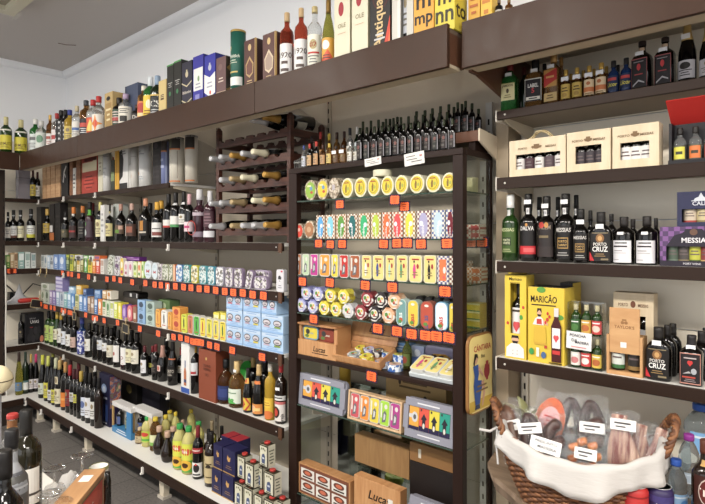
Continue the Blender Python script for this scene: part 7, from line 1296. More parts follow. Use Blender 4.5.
tag(e, 'black gift box with raised red lid at the right photo edge', 'box')
for i, (c, l_) in enumerate((('#d8d03a', 'lime'), ('#e0762c', 'orange'), ('#c83a3a', 'red'))):
    bottle_at(B('mini', 'c', '#2a2624', [L(.08, .5, '#5a5a4a', 75, [('r', -.7, .7, .1, .9, c), ('r', -.4, .4, .4, .6, '#3a3a2a')])], name='miniature_bottle'), X(680+15.5*i, y+.03), y+.031, CAMZ+Z2+.0045, .115, .018, 'miniature with %s label' % l_, 'bottle', 'inside the red lidded gift box', 'miniatures in the red lidded box', i, 0)
# ------------------------------------------------------------------ third shelf
R3 = 'port bottles on the third right shelf'
def port3(lab, txt, z0, z1, gold, extra=(), cap='#1a1715', gl='k', st=.88, seal=True, ha=66):
    ls = [(z0, z1, ha, lab, [('t', txt, gold, .80, .12, 1.5)]+list(extra))]
    if seal: ls.append((.70, .79, 24, '#d6d4d2', [('o', 0, .5, .5, .3, '#9a9aa0')]))
    return B('port', gl, cap, ls, name='port_bottle', capn='capsule', sticker=st)
FRAME = [('r', -.5, .5, .60, .63, '#b08a4a'), ('r', -.5, .5, .30, .33, '#b08a4a'), ('r', -.5, -.44, .3, .63, '#b08a4a'), ('r', .44, .5, .3, .63, '#b08a4a'), ('t', 'PORTO', '#c8a05a', .48, .07, .8), ('t', 'TAWNY', '#c8a05a', .37, .07, .8), ('l', .06, .2, 2, '#a8a4a0')]
CRUZ = [('o', 0, .80, .42, .16, '#8a6034'), ('o', 0, .80, .22, .09, '#c89a5a'), ('r', -.8, .8, .97, 1, '#8a7a5a'), ('t', 'PORTO', '#dcd8d0', .54, .11, 1.3), ('t', 'CRUZ', '#f0eeea', .34, .17, 1.5), ('l', .14, .28, 2, '#9a7a4a'), ('p', [(-1, .02), (-1, .34), (-.55, .02)], '#c8242c'), ('r', .1, .8, .04, .10, '#8a7a5a')]
MIL = [('l', .8, .95, 1, '#555'), ('r', -.75, .6, .70, .77, '#3a3436'), ('r', -.7, .2, .52, .56, '#9a9696'), ('r', -.7, .5, .42, .45, '#b4b0b0'), ('r', -.7, -.1, .12, .15, '#9a9696')]
flk = lambda: B('flask', 'k', '#1b1715', [(.05, .60, 62, '#1b1614', CRUZ), (.86, .89, 60, '#b08a3a', ())], cs='f', r=.045, name='port_flask', sticker=.72, cz=.76)
mil = lambda: B('spirit', 'k', '#26211f', [(.04, .50, 60, '#dfdde0', MIL), (.62, .68, 18, '#e4e2e4', ())], name='port_bottle', cz=.80)
bottle_row(rs(3), Z3, YR, R3, [
 (502, 519, 194.8, B('port', 'dg', '#e4e2de', [(.12, .50, 66, '#3f5a1c', [('t', 'MESSIAS', '#c8cc9a', .86, .12, 1.6), ('r', -.5, .5, .30, .62, '#26381a'), ('t', 'PORTO', '#cfd0a8', .47, .09, .8), ('t', 'WHITE', '#cfd0a8', .35, .09, .8), ('l', .03, .18, 2, '#a8ac7a')]), (.68, .77, 26, '#c8c8c4', ())], name='port_bottle', capn='capsule', sticker=0), 'green white port bottle with white capsule'),
 (520, 537.3, 194, port3('#191516', 'DALVA', .06, .56, '#e4e0dc', [('r', -1, 1, .10, .34, '#c8222c'), ('r', -.3, .8, .16, .28, '#dc5a5a'), ('o', 0, .96, .12, .05, '#c88a3a')]), 'port bottle with white lettering and red band'),
 (537.8, 555.6, 196.3, port3('#2a2322', 'CALÉM', .08, .60, '#8a7a6a', [('o', -.2, .92, .3, .09, '#b8342c'), ('o', .3, .92, .2, .08, '#c88a3a'), ('r', -.5, .5, .55, .62, '#7a6a4a'), ('r', -1, 1, 0, .3, '#352b2a')], st=.85), 'port bottle with small red crest on a dark label'),
 (556, 575.5, 193.7, port3('#181414', 'MESSIAS', .06, .54, '#cfcac4', FRAME), 'tall port bottle with gold framed label'),
 (572.8, 589, 209, port3('#181414', 'MESSIAS', .06, .54, '#cfcac4', FRAME, st=.76, seal=False), 'short port bottle with gold framed label', -.012),
 (589.4, 612.8, 212, flk(), 'flat black port flask with large white lettering'),
 (613.2, 635, 216.8, mil(), 'stout dark bottle with plain white label'), (636, 658, 216.2, mil(), 'stout dark bottle with plain white label'),
 (534, 545, 197, port3('#191516', 'DALVA', .06, .5, '#aaa', seal=True, st=0), 'port bottle in the back', .10), (553, 563, 197, port3('#2a2322', 'CALÉM', .06, .5, '#777', st=0), 'port bottle in the back', .10), (571, 581.5, 195, port3('#181414', 'MESSIAS', .06, .5, '#aaa', st=0), 'port bottle in the back', .10),
 (586, 595, 210.5, port3('#181414', 'MESSIAS', .06, .5, '#aaa', st=0, seal=False), 'short port bottle in the back', .10), (606, 617, 214, B('spirit', 'k', '#1b1715', [(.86, .89, 60, '#b08a3a', ())], name='port_flask'), 'black flask behind the front flask', .095), (627, 639, 219, B('spirit', 'k', '#26211f', [], name='port_bottle', cz=.8), 'dark bottle between and behind the white labelled ones', .10), (651, 661, 218, B('spirit', 'k', '#26211f', [], name='port_bottle', cz=.8), 'dark bottle behind the right white labelled one', .10)], inset=.014)
# purple checked window carton and the navy one on top
CHK = printed(['#4a2a5a', '#7a4a8a'], 62, .45, 'chk')
yb_ = YR+.012
b4 = window_box(659.5, 727, 226.5, yb_, Z3, .06, M('#2f2438', .5), (-.80, .92, .14, .50), None, 'purple checked window carton of miniatures at the right photo edge', name='gift_carton')
e, w, h, T_, cc_ = b4; m_ = MB(); decal(m_, flat(w, 0, 0, h), w, h, [('r', -1, -.805, 0, 1, CHK), ('r', -1, 1, .90, 1, CHK), ('r', .92, 1, 0, 1, CHK), ('p', [(-.80, .5), (-.55, .78), (-.3, .84), (-.2, .94), (.3, .94), (.4, .84), (.65, .78), (.9, .5)], '#241c2a'), ('p', [(-1, .9), (-.2, .9), (-.3, .84), (-.55, .78), (-.80, .5), (-1, .5)], CHK), ('r', -1, 1, 0, .14, '#241c2a'), ('o', .05, .86, .12, .08, '#6a4a3a'), ('t', 'MESSIAS', '#e6e2e6', .60, .12, 1.1, .1), ('t', 'PORT WINE', '#c8c4c8', .045, .05, .6, .0)]); m_.build('front_print', e)
m_ = MB(); decal(m_, lambda a, q, o: (-w/2-o, .03-a*.03, q*h), .06, h, [('r', -1, 1, 0, 1, CHK)]); m_.build('side_print', e)
fill(b4, 5, [wm('#4a5a4a', '#6a7a6a', '#2a2622'), wm('#4a4440', '#8a7a5a', '#3a322c'), wm('#b8b82c', '#5a6a2c', '#2a2420'), wm('#8a3a3a', '#c8a86a')], 'small port bottle', .0185, 'purple checked carton', -.80, .92)
b5 = window_box(676.5, 727, 191, yb_+.002, Z3+h+.0006, .055, M('#26284a', .5), (-.80, .9, .12, .50), [('t', 'CALÉM', '#cfd0d8', .60, .11, 1.0, .05), ('p', [(-.32, .72), (.35, .72), (.25, .80), (.1, .84), (0, .96), (-.1, .84), (-.25, .8)], '#c8ccd4'), ('r', -.4, .4, .72, .74, '#c8ccd4')], 'navy blue window carton of miniatures on top of the purple one', name='gift_carton')
fill(b5, 3, [wm('#c8b8a0', '#a83a34', '#c8342c'), wm('#c8b88a', '#8a7a4a', '#c8a85a'), wm('#b8b0a0', '#6a4a3a')], 'small port bottle', .019, 'navy window carton', -.78, .88)
# ------------------------------------------------------------------ fourth shelf
R4 = 'goods on the fourth right shelf'; y4 = YR+.012; YEL = '#e2c21e'
CHEF = [('o', 0, .225, .34, .045, '#d8a888'), ('p', [(-.36, .235), (-.3, .28), (.3, .28), (.36, .235), (.25, .25), (-.25, .25)], '#2a1f1a'), ('p', [(-.3, .215), (.3, .215), (.15, .175), (-.15, .175)], '#2a1f1a'), ('p', [(-.85, .02), (.85, .02), (.8, .13), (.35, .185), (-.35, .185), (-.8, .13)], '#e8e4de'), ('o', -.2, .1, .04, .008, '#8a8a8a'), ('o', .2, .1, .04, .008, '#8a8a8a'), ('o', -.2, .06, .04, .008, '#8a8a8a'), ('o', .2, .06, .04, .008, '#8a8a8a')]
b6 = window_box(504.5, 526.5, 275, y4, Z4, .075, M(YEL, .45), (-.5, .42, .30, .90), None, 'tall narrow yellow window carton with a liqueur bottle at the shelf end', name='gift_carton')
e, w, h, T_, c6 = b6; m_ = MB(); decal(m_, flat(w, 0, 0, h), w, h, [('t', 'Maricao', '#2a2418', .935, .035, 1.5), ('r', -.52, .45, .905, .912, '#8a6a1c'), ('o', .55, .5, .16, .03, '#4a9a3a'), ('o', .75, .62, .12, .02, '#c83a2c'), ('o', -.7, .42, .12, .02, '#c83a2c')]+CHEF); m_.build('front_print', e)
GINJ = B('oilb', 'k', '#2a2620', [(.10, .66, 66, '#e8e4e4', [('o', -.15, .58, .3, .08, '#d84a50'), ('o', .15, .58, .3, .08, '#d84a50'), ('p', [(-.42, .56), (.42, .56), (0, .40)], '#d84a50'), ('r', -.6, .6, .9, .95, '#3a2a24'), ('l', .1, .34, 3, '#8a7a7a')])], name='liqueur_bottle', cz=.80)
bottle_at(GINJ, c6[0]-.002, c6[1]+.042, c6[2]+T_+.001, h*.88, .029, 'slim bottle with pink heart label inside the tall yellow window carton', 'bottle', '', None, 0, 0)
BIG = [('t', 'MARICÃO', '#241c14', .80, .085, 1.45, -.12), ('r', -.8, .55, .755, .772, '#4a3a1c'), ('o', -.25, .965, .25, .04, '#5a9a3a'), ('o', .75, .62, .22, .035, '#5a9a3a'),
  ('o', -.35, .66, .13, .05, '#d8a888'), ('p', [(-.48, .66), (-.46, .72), (-.24, .72), (-.22, .66), (-.35, .70)], '#3a2a22'), ('p', [(-.47, .64), (-.23, .64), (-.35, .57)], '#3a2418'), ('p', [(-.72, .50), (-.10, .50), (-.14, .58), (-.28, .61), (-.42, .61), (-.58, .58)], '#e8e2dc'), ('p', [(-.5, .51), (-.2, .51), (-.22, .58), (-.48, .58)], '#c83a34'), ('p', [(-.12, .52), (.12, .50), (.14, .53), (-.12, .57)], '#d8a888'),
  ('o', .10, .58, .07, .025, '#c82a2a'), ('o', .0, .54, .06, .022, '#c82a2a'), ('o', .22, .62, .06, .022, '#c82a2a'), ('o', .12, .66, .06, .022, '#c82a2a'),
  ('r', -.62, .02, .24, .27, '#d0a41c'), ('p', [(-.65, .27), (.05, .27), (.0, .48), (-.62, .48)], '#d6ae1a'), ('o', -.78, .14, .14, .045, '#3a9a4a'), ('o', -.1, .11, .14, .045, '#4a6a9a'), ('r', -.5, -.34, .08, .2, '#e8e2d4'), ('r', -.05, .1, .2, .24, '#b83a2c'),
  ('p', [(.34, .04), (.86, .04), (.88, .5), (.72, .60), (.72, .74), (.48, .74), (.48, .60), (.32, .5)], '#4a1614'), ('r', .48, .72, .63, .74, '#d8d0cc'), ('p', [(.38, .22), (.80, .22), (.80, .48), (.38, .48)], '#ece6e4'), ('o', .53, .36, .09, .03, '#d84a50'), ('o', .65, .36, .09, .03, '#d84a50'), ('p', [(.45, .355), (.73, .355), (.59, .29)], '#d84a50'), ('r', .4, .8, .14, .19, '#c8302c'), ('r', .2, .9, .015, .03, '#3a2c14')]
box_row(rs(4), Z4, YR, R4, [(527.5, 565, 287.5, '#e0be1a', BIG, 'large yellow carton with bottle picture and cook artwork', dict(d=.10, back=.012, top='#2a2420', side=YEL, bev=.001)),
 (560, 573, 283, YEL, [('r', -1, 1, .94, 1, '#2a2420')], 'second yellow carton with dark top behind', dict(d=.09, back=.13, top='#2a2420')), (508, 519, 270, YEL, [], 'yellow carton standing behind the tall window carton', dict(d=.08, back=.12))], name='gift_carton')
# clear two tier rack with green miniatures
x0, x1 = X(567.5, y4), X(602, y4); w = x1-x0; ht = Z(303, 585, y4)-CAMZ-Z4; e = empty('acrylic_rack', ((x0+x1)/2, y4, CAMZ+Z4)); ac = clear('#e8ecec', .05, 'acrylic')
for nm, q in (('panel', (-w/2, -w/2+.003, 0, .05, 0, ht)), ('panel', (w/2-.003, w/2, 0, .05, 0, ht)), ('shelf', (-w/2+.003, w/2-.003, 0, .05, 0, .003)), ('shelf', (-w/2+.003, w/2-.003, 0, .05, ht*.5, ht*.5+.003)), ('panel', (-w/2+.003, w/2-.003, .047, .05, .003, ht))):
    m_ = MB(); m_.box(*q, ac); m_.build(nm, e)
tag(e, 'clear acrylic rack of six green miniatures in two tiers', 'rack')
st = (w-.008)/3; r = min(.02, st/2-.001)
for t_ in range(2):
    for i in range(3):
        lab = [('#2f5a2c', '#4a7a3a'), ('#d0a43a', '#b8642c'), ('#c83a3a', '#e0c8b8')][i] if t_ else [('#e0dcd4', '#c87a7a'), ('#c83a3a', '#e8e0d8'), ('#d8b83a', '#b8642c')][i]
        bottle_at(B('mini', 'dg', '#b8b08a', [L(.06, .5, lab[0], 75, [('o', 0, .4, .6, .25, lab[1]), ('l', .7, .9, 1, '#eee')])], name='miniature_bottle'), (x0+x1)/2-w/2+.004+st*(i+.5), y4+.005+r, CAMZ+Z4+.0035+t_*ht*.5, ht*.5-.012, r, 'green miniature', 'bottle', 'in the %s tier of the acrylic rack' % ('upper' if t_ else 'lower'), 'green miniatures in the acrylic rack', i, 0)
hc_ = .062; e = empty('price_card', (X(578.5, y4-.008), y4-.008, Z(349, 578, y4))); e.rotation_euler.y = R(2); wc = X(591, y4)-X(566, y4)
m_ = MB(); m_.box(-wc/2, wc/2, 0, .001, 0, hc_, '#e4e2e0'); cc0 = m_.build('card', e); m_ = MB(); decal(m_, flat(wc, 0, 0, hc_), wc, hc_, [('t', 'PONCHA', '#3a3640', .70, .17, 1.3, -.1), ('t', 'DA', '#3a3640', .42, .17, .5, -.35), ('t', 'MADEIRA', '#3a3640', .33, .15, 1.1, .25), ('r', -.6, .6, .10, .16, '#d88a8a')]); m_.build('handwriting', cc0)
tag(e, 'white handwritten price card stuck on the acrylic rack', 'price card')
# sliding lid wooden box with two bottles, and a window box behind
WW = wood('#c08c54', '#d2a268', 3.5, .5, (1.5, 1, 7)); y = YR+.014
x0, x1 = X(606.5, y), X(642.5, y); w = x1-x0; hh = Z(336, 625, y)-CAMZ-Z4; e = empty('wooden_gift_box', ((x0+x1)/2, y, CAMZ+Z4))
for nm, q in (('side_board', (-w/2, -w/2+.008, 0, .06, 0, hh)), ('side_board', (w/2-.008, w/2, 0, .06, 0, hh)), ('back_board', (-w/2+.008, w/2-.008, .054, .06, 0, hh)), ('bottom_board', (-w/2+.008, w/2-.008, 0, .0538, 0, .012)),):
    m_ = MB(); m_.box(*q, WW); m_.build(nm, e)
m_ = MB(); hl = Z(308, 620, y)-CAMZ-Z4; lz = hh*.55
m_.box(-w/2+.009, w/2-.009, .002, .007, lz, hl, WW); PRT = m_.build('sliding_lid', e)
m_ = MB(); decal(m_, flat(w-.018, .002, lz, hl-lz), w-.018, hl-lz, [('t', "TAYLOR'S", '#8a5c30', .55, .065, 1.4), ('o', -.12, .68, .12, .035, '#9a6c3c'), ('o', .12, .68, .12, .035, '#9a6c3c'), ('r', -.15, .15, .72, .76, '#9a6c3c'), ('r', -.25, .15, .13, .25, '#e8e6e0')]); m_.build('lid_print', PRT)
tag(e, 'wooden gift box with raised sliding lid and two small port bottles', 'box')
for i, s in enumerate((wm('#cfd4cc', '#3a6a3a'), wm('#2c2622', '#8a6a34'))): bottle_at(s, (x0+x1)/2+(-.026, .026)[i], y+.031, CAMZ+Z4+.0125, .145, .0215, ('small bottle with pale label', 'small bottle with dark label')[i], 'bottle', 'inside the sliding lid wooden box', 'miniatures in the sliding lid box', i, 0)
b7 = window_box(613, 654, 293, YR+.13, Z4, .06, PW, (-.55, .62, .40, .70), [('o', 0, .85, .13, .045, '#7a4a34'), ('t', 'PORTO', '#7a5a44', .82, .04, .5, -.5), ('t', 'MESSIAS', '#7a5a44', .82, .04, .5, .5)], 'pale wooden window box standing behind the sliding lid box', mt='#1a1614')
fill(b7, 3, [wm('#cfd0d4', '#8a8a9a')], 'dark bottle', .021, 'wooden window box behind', -.5, .7)
SQ = [('r', -1, -.95, 0, 1, '#c88a7a'), ('r', .95, 1, 0, 1, '#c88a7a'), ('r', -1, 1, .97, 1, '#c88a7a'), ('r', -1, 1, 0, .03, '#c88a7a'), ('r', -.6, .6, .82, .86, '#b8aaa8'), ('o', -.1, .70, .16, .06, '#c8302c'), ('o', .1, .70, .16, .06, '#c8302c'), ('p', [(-.25, .69), (.25, .69), (0, .57)], '#c8302c'), ('o', .35, .42, .26, .1, '#a8aab0'), ('p', [(-.7, .32), (-.1, .42), (.1, .36), (-.3, .34)], '#b0acac'), ('r', -.7, .5, .2, .25, '#b84434'), ('l', .06, .18, 2, '#9a8a8a')]
sq = lambda lab=True: B('spirit', 'k', '#1d1819', [(.04, .66, 76, '#241c1e', SQ)] if lab else [], cs='q', name='liqueur_bottle', cz=.76, sticker=.76 if lab else 0)
bottle_row(rs(4), Z4, YR, R4, [
 (645.5, 671.8, 327, flk(), 'flat black port flask with large white lettering'), (658, 677, 325, B('flask', 'k', '#1b1715', [(.86, .89, 60, '#b08a3a', ())], cs='f', name='port_flask', cz=.76), 'black flask in the back row', .095), (664, 682, 323.5, B('flask', 'k', '#1b1715', [(.86, .89, 60, '#b08a3a', ())], cs='f', name='port_flask', cz=.76), 'black flask in the back row', .155),
 (679.8, 703.5, 335, sq(), 'square black bottle with red heart'), (692, 711, 331, sq(False), 'square black bottle in the back row', .09), (697, 716, 328, sq(False), 'square black bottle in the back row', .17)], inset=.012)
# ================================================================== wooden counter board with basket, right foreground
ZBD = CAMZ-.77
BW = wood('#7a6450', '#97806a', 5, .55, (1, 7, 1))
ol = [(-.90, 2.16), (-.915, 1.80), (-.89, 1.70), (-.83, 1.62), (-.76, 1.575), (-.70, 1.53), (-.635, 1.47), (-.58, 1.38), (-.54, 1.25), (-.50, 1.12), (-.40, 1.02), (-.2, .98), (1.2, .98), (1.2, 2.16)]
e = empty('counter_board', (0, 0, 0)); b = MB()
b.prism([(x, y) for x, y in ol], ZBD-.018, ZBD, BW, axis='z'); b.build('top_board', e, .003)
b = MB(); b.prism([(x*.985-.0, 1.55+(y-1.55)*.985) for x, y in ol], ZBD-.045, ZBD-.0185, wood('#5f4d3d', '#77624f', 5, .6, (1, 7, 1)), axis='z'); b.build('lower_board', e, .002)
b = MB(); b.box(-.6, 1.15, 1.75, 2.12, .0, ZBD-.0455, '#5a4a3e'); b.build('support', e)
tag(e, 'rounded grey brown wooden counter board under the sausage basket', 'counter')
BX, BY, BR = -.552, 1.612, R(22); RA, RB, BH = .216, .140, .205
def rimz(a): return .160+.040*math.cos(a)**2
def bpt(a, t):      # basket wall: t 0 at the base, 1 at the rim
    f = .72+.28*math.sin(t*PI/2); return (RA*f*math.cos(a), RB*f*math.sin(a), rimz(a)*t)
e = empty('basket', (BX, BY, ZBD)); e.rotation_euler = (0, 0, BR)
WK = [M('#6f4426', .5), M('#85552f', .5), M('#5a3620', .5)]
b = MB(); NS = 58
for row in range(25):
    t = (row+.5)/25; pts = []
    for i in range(NS*4):
        a = 2*PI*i/(NS*4); x, y, z = bpt(a, t); q = 1+.020*math.sin(NS/2*a*1.0+PI*(row % 2)); pts.append((x*q, y*(1+.034*math.sin(NS/2*a+PI*(row % 2))), z))
    b.tube(pts,   .0050, WK[row % 3], 6, closed=True)
for i in range(NS):
    a = 2*PI*(i+.5)/NS; b.tube([bpt(a, t/6) for t in range(7)], .0035, WK[2], 5)
b.lathe([(.70, 0), (.70, .006)], WK[0], 36, cs=lambda a: (RA*math.cos(a), RB*math.sin(a))); b.build('wicker_body', e)
b = MB()
for ph in range(3): b.tube([(lambda p: (p[0]*(1+.02*math.cos(20*a+ph*2.1)), p[1]*(1+.03*math.cos(20*a+ph*2.1)), p[2]+.006*math.sin(20*a+ph*2.1)))(bpt(a, 1)) for a in [2*PI*i/160 for i in range(160)]], .0065, WK[ph], 6, closed=True)
b.build('rim', e)
for s in (-1, 1):
    b = MB(); N = 40
    for ph in range(3):
        pts = []
        for i in range(N+1):
            t = PI*i/N; c = Vector((s*(RA*.96+.035*math.sin(t)), -.055*math.cos(t), BH*.93+.085*math.sin(t))); q = 14*t+ph*2.09
            pts.append(c+Vector((.0065*math.cos(q), .004*math.sin(q), .0065*math.sin(q))))
        b.tube(pts, .0062, WK[ph], 6)
    b.build('handle', e)
# cloth liner: folded over the rim, hanging outside, lining the inside
b = MB(); NA = 96; rows = []
CL, nt, bb = newmat('cloth_white'); bb.inputs['Base Color'].default_value = lin('#c2beba'); bb.inputs['Roughness'].default_value = .9
n = nt.nodes.new('ShaderNodeTexNoise'); n.inputs['Scale'].default_value = 14; bu = nt.nodes.new('ShaderNodeBump'); bu.inputs['Strength'].default_value = .2; bu.inputs['Distance'].default_value = .006
nt.links.new(n.outputs['Fac'], bu.inputs['Height']); nt.links.new(bu.outputs[0], bb.inputs['Normal'])
for j in range(13):
    ring = []
    for i in range(NA):
        a = 2*PI*i/NA; fold = .010*math.sin(9*a+1.3)+.006*math.sin(17*a)
        BH_ = rimz(a); drop = .062+.016*math.sin(a+2.6)+.012*math.sin(3*a+.6)+.006*math.sin(7*a)
        if j <= 5:     # outside from hem to rim
            t = j/5; z = BH_+.010-drop*(1-t); f = 1.045+.03*(1-t)+.045*(1-t)*math.sin(11*a+.5)*.5; x, y = RA*f*math.cos(a), (RB+.004)*f*math.sin(a)*1.03
            x += fold*(1-t)*math.cos(a); y += fold*(1-t)*math.sin(a)
        elif j <= 7: t = (j-5)/2; f = 1.045-.085*t; z = BH_+.010+.004*math.sin(PI*t)+.003*math.sin(13*a); x, y = RA*f*math.cos(a), RB*f*math.sin(a)*1.03
        else: t = (j-7)/5; f = .96-.16*t; z = BH_+.010-.09*t; x, y = RA*f*math.cos(a), RB*f*math.sin(a)
        ring.append((x, y, z))
    rows.append(ring)
vs = [p for r_ in rows for p in r_]
b.mesh(vs, [(j*NA+i, j*NA+(i+1) % NA, (j+1)*NA+(i+1) % NA, (j+1)*NA+i) for j in range(12) for i in range(NA)], CL, True)
b.mesh(rows[-1], [tuple(range(NA))], CL); o = b.build('cloth_liner', e); so = o.modifiers.new('solid', 'SOLIDIFY'); so.thickness = .002
b = MB(); p = Vector((-RA*1.06, -.03, BH-.0)); b.tube([p, p+Vector((-.02, -.012, -.01)), p+Vector((-.05, -.02, -.005))], .004, CL, 6); b.tube([p, p+Vector((.0, -.02, -.05)), p+Vector((.004, -.022, -.10))], .0035, CL, 6); b.build('tie_ribbon', e)
tag(e, 'wicker basket with white cloth liner on the wooden counter board', 'basket')
MB_ = Matrix.Translation((BX, BY, ZBD)) @ Matrix.Rotation(BR, 4, 'Z')
PLA, nt, bb = newmat('plastic_film'); nt.nodes.remove(bb)
t_ = nt.nodes.new('ShaderNodeBsdfTransparent'); t_.inputs[0].default_value = (.96, .97, .98, 1); g_ = nt.nodes.new('ShaderNodeBsdfGlossy'); g_.inputs['Roughness'].default_value = .12; nn = nt.nodes.new('ShaderNodeTexNoise'); nn.inputs['Scale'].default_value = 30; bu = nt.nodes.new('ShaderNodeBump'); bu.inputs['Strength'].default_value = .6; bu.inputs['Distance'].default_value = .01
mx = nt.nodes.new('ShaderNodeMixShader'); mx.inputs[0].default_value = .09; nt.links.new(nn.outputs['Fac'], bu.inputs['Height']); nt.links.new(bu.outputs[0], g_.inputs['Normal']); nt.links.new(t_.outputs[0], mx.inputs[1]); nt.links.new(g_.outputs[0], mx.inputs[2]); nt.links.new(mx.outputs[0], nt.nodes['Material Output'].inputs[0])
def sausage_mat(c1, c2): return printed([c1, c2, c1], 60, .38, 'noise')
def pack(lx, ly, lz, rz, tilt, roll, w, h, kind, look, lab=None, labz=.5):
    """vacuum bag leaning back in the basket: film, meat, label"""
    o = MB_ @ Vector((lx*.9, ly, lz+.018)); e = empty('sausage_pack', o); e.rotation_euler = (tilt, roll, BR+rz)
    th = .034
    def film(i, j, s, n=10):
        x, z = i/n-.5, j/n; bul = max(0, 1-(2*x)**2)*max(0, 1-(2*z-1)**4); return (x*w*(1+.03*math.sin(7*z)), s*(th/2)*bul**.6+.003*math.sin(11*x+9*z), z*h+.005*math.sin(8*x))
    b = MB(); n = 10
    for s in (-1, 1): b.mesh([film(i, j, s) for i in range(n+1) for j in range(n+1)], [(i*(n+1)+j, i*(n+1)+j+1, (i+1)*(n+1)+j+1, (i+1)*(n+1)+j) for i in range(n) for j in range(n)], PLA, True)
    b.build('plastic_bag', e)
    def saus(path, r, m, k=10):
        pp = []; rr = []; P_ = [Vector(q) for q in path]; N = 22
        for i in range(N+1):
            t = i/N*(len(P_)-1); a = min(int(t), len(P_)-2); f = t-a
            p0, p1, p2, p3 = P_[max(0, a-1)], P_[a], P_[a+1], P_[min(len(P_)-1, a+2)]
            q = .5*((2*p1)+(p2-p0)*f+(2*p0-5*p1+4*p2-p3)*f*f+(3*p1-p0-3*p2+p3)*f**3); pp.append(q)
            s_ = i/N; rr.append(r*max(.18, min(1, (1-abs(2*s_-1)**5)))*(1+.06*math.sin(9*s_)))
        m_ = MB(); m_.tube(pp, rr, m, k); m_.build('sausage', e)
    if kind == 'dark': saus([(-w*.26, 0, h*.12), (-w*.22, 0, h*.5), (-w*.02, 0, h*.86), (w*.22, 0, h*.62), (w*.26, 0, h*.15)], .015, sausage_mat('#2a1a18', '#3e2622'))
    elif kind == 'brown': saus([(-w*.05, 0, h*.08), (w*.0, 0, h*.5), (-w*.05, 0, h*.92)], w*.30, sausage_mat('#5a3e30', '#6e4c3a'))
    elif kind == 'flat': saus([(-w*.3, 0, h*.2), (0, 0, h*.45), (w*.3, 0, h*.5)], .019, sausage_mat('#3a2622', '#54362e')); saus([(-w*.3, .0, h*.55), (0, 0, h*.75), (w*.3, 0, h*.85)], .019, sausage_mat('#33211e', '#4a2e28'))
    elif kind == 'orange':
        for i in range(7): a = i*.9; saus([(w*.28*math.cos(a)-.012, .004*math.sin(3*i), h*.45+h*.28*math.sin(a)), (w*.28*math.cos(a), 0, h*.45+h*.28*math.sin(a)+.01), (w*.28*math.cos(a)+.012, 0, h*.45+h*.28*math.sin(a)+.012)], .011, sausage_mat('#b8602a', '#d0803a'), 8)
    elif kind == 'bacon':
        m_ = MB(); N = 10; vs = []
        for s in (-1, 1):
            for i in range(N+1):
                for j in range(5):
                    t = i/N; x = (j/4-.5)*w*.86*(.5+.5*math.sin(PI*min(1, t*1.15+.12))); vs.append((x+.006*math.sin(5*t), s*.009*(1-(j/2-1)**2*.6), h*(.04+.9*t)))
        L_ = (N+1)*5; fs = []
        for s in (0, 1): fs += [(s*L_+i*5+j, s*L_+i*5+j+1, s*L_+(i+1)*5+j+1, s*L_+(i+1)*5+j) for i in range(N) for j in range(4)]
        fs += [(i*5, (i+1)*5, L_+(i+1)*5, L_+i*5) for i in range(N)]+[(i*5+4, (i+1)*5+4, L_+(i+1)*5+4, L_+i*5+4) for i in range(N)]
        BC, nt2, b2 = newmat('bacon_meat'); tc2 = nt2.nodes.new('ShaderNodeTexCoord'); mp2 = nt2.nodes.new('ShaderNodeMapping'); mp2.inputs['Scale'].default_value = (70, 5, 8); n2 = nt2.nodes.new('ShaderNodeTexNoise'); n2.inputs['Scale'].default_value = 1; c2 = nt2.nodes.new('ShaderNodeValToRGB')
        c2.color_ramp.elements[0].color = lin('#7a3a30'); c2.color_ramp.elements[1].color = lin('#d8b49c'); c2.color_ramp.elements[0].position = .42; c2.color_ramp.elements[1].position = .64
        nt2.links.new(tc2.outputs['Object'], mp2.inputs[0]); nt2.links.new(mp2.outputs[0], n2.inputs['Vector']); nt2.links.new(n2.outputs['Fac'], c2.inputs[0]); nt2.links.new(c2.outputs[0], b2.inputs['Base Color']); b2.inputs['Roughness'].default_value = .35
        m_.mesh(vs, fs, BC, True); m_.build('cured_meat', e)
    elif kind == 'round': m_ = MB(); m_.prism([(w*.40*math.cos(a*PI/14), h*.5+h*.40*math.sin(a*PI/14)) for a in range(28)], -.014, .014, sausage_mat('#b84a22', '#c8602c')); m_.build('sausage', e, .008); m_ = MB(); m_.prism([(w*.28*math.cos(a*PI/14), h*.5+h*.26*math.sin(a*PI/14)) for a in range(28)], -.0185, -.0175, '#d8a0a0'); decal(m_, flat(w*.5, -.0185, h*.3, h*.4), w*.5, h*.4, [('l', .3, .8, 3, '#b84a4a')]); m_.build('round_label', e)
    if lab:
        m_ = MB(); lw, lh = lab[1]*w, .030; m_.box(-lw/2, lw/2, -th/2-.004, -th/2-.003, labz*h, labz*h+lh, '#e8e6e4')
        decal(m_, flat(lw, -th/2-.004, labz*h, lh), lw, lh, [('t', lab[0], '#2a2628', .30, .34, 1.6)] if lab[0] else [('r', -.7, .6, .55, .72, '#4a4648'), ('r', -.6, .2, .25, .38, '#4a4648')]); m_.build('label', e)
    tag(e, look, 'sausage pack', '', 'vacuum packed meats in the basket'); return e
TL = R(-22)
pack(-.185, -.005, .075, R(2), TL, R(-14), .085, .19, 'brown', 'packed brown sausage with white label leaning at the left end of the basket', ('', .7), .50)
pack(-.130, -.03, .07, R(0), TL, R(-10), .085, .18, 'dark', 'packed dark sausage ring with white label second from the left in the basket', ('', .8), .58)
pack(-.115, .075, .09, R(-10), R(-12), R(12), .11, .19, 'round', 'packed round orange sausage with pink label at the back left of the basket')
pack(-.030, .075, .11, R(0), R(-12), R(4), .095, .165, 'dark', 'packed dark sausage loop at the back of the basket beside the orange one')
pack(.045, .065, .11, R(0), R(-10), R(-2), .10, .165, 'dark', 'packed black sausage loop at the back centre of the basket')
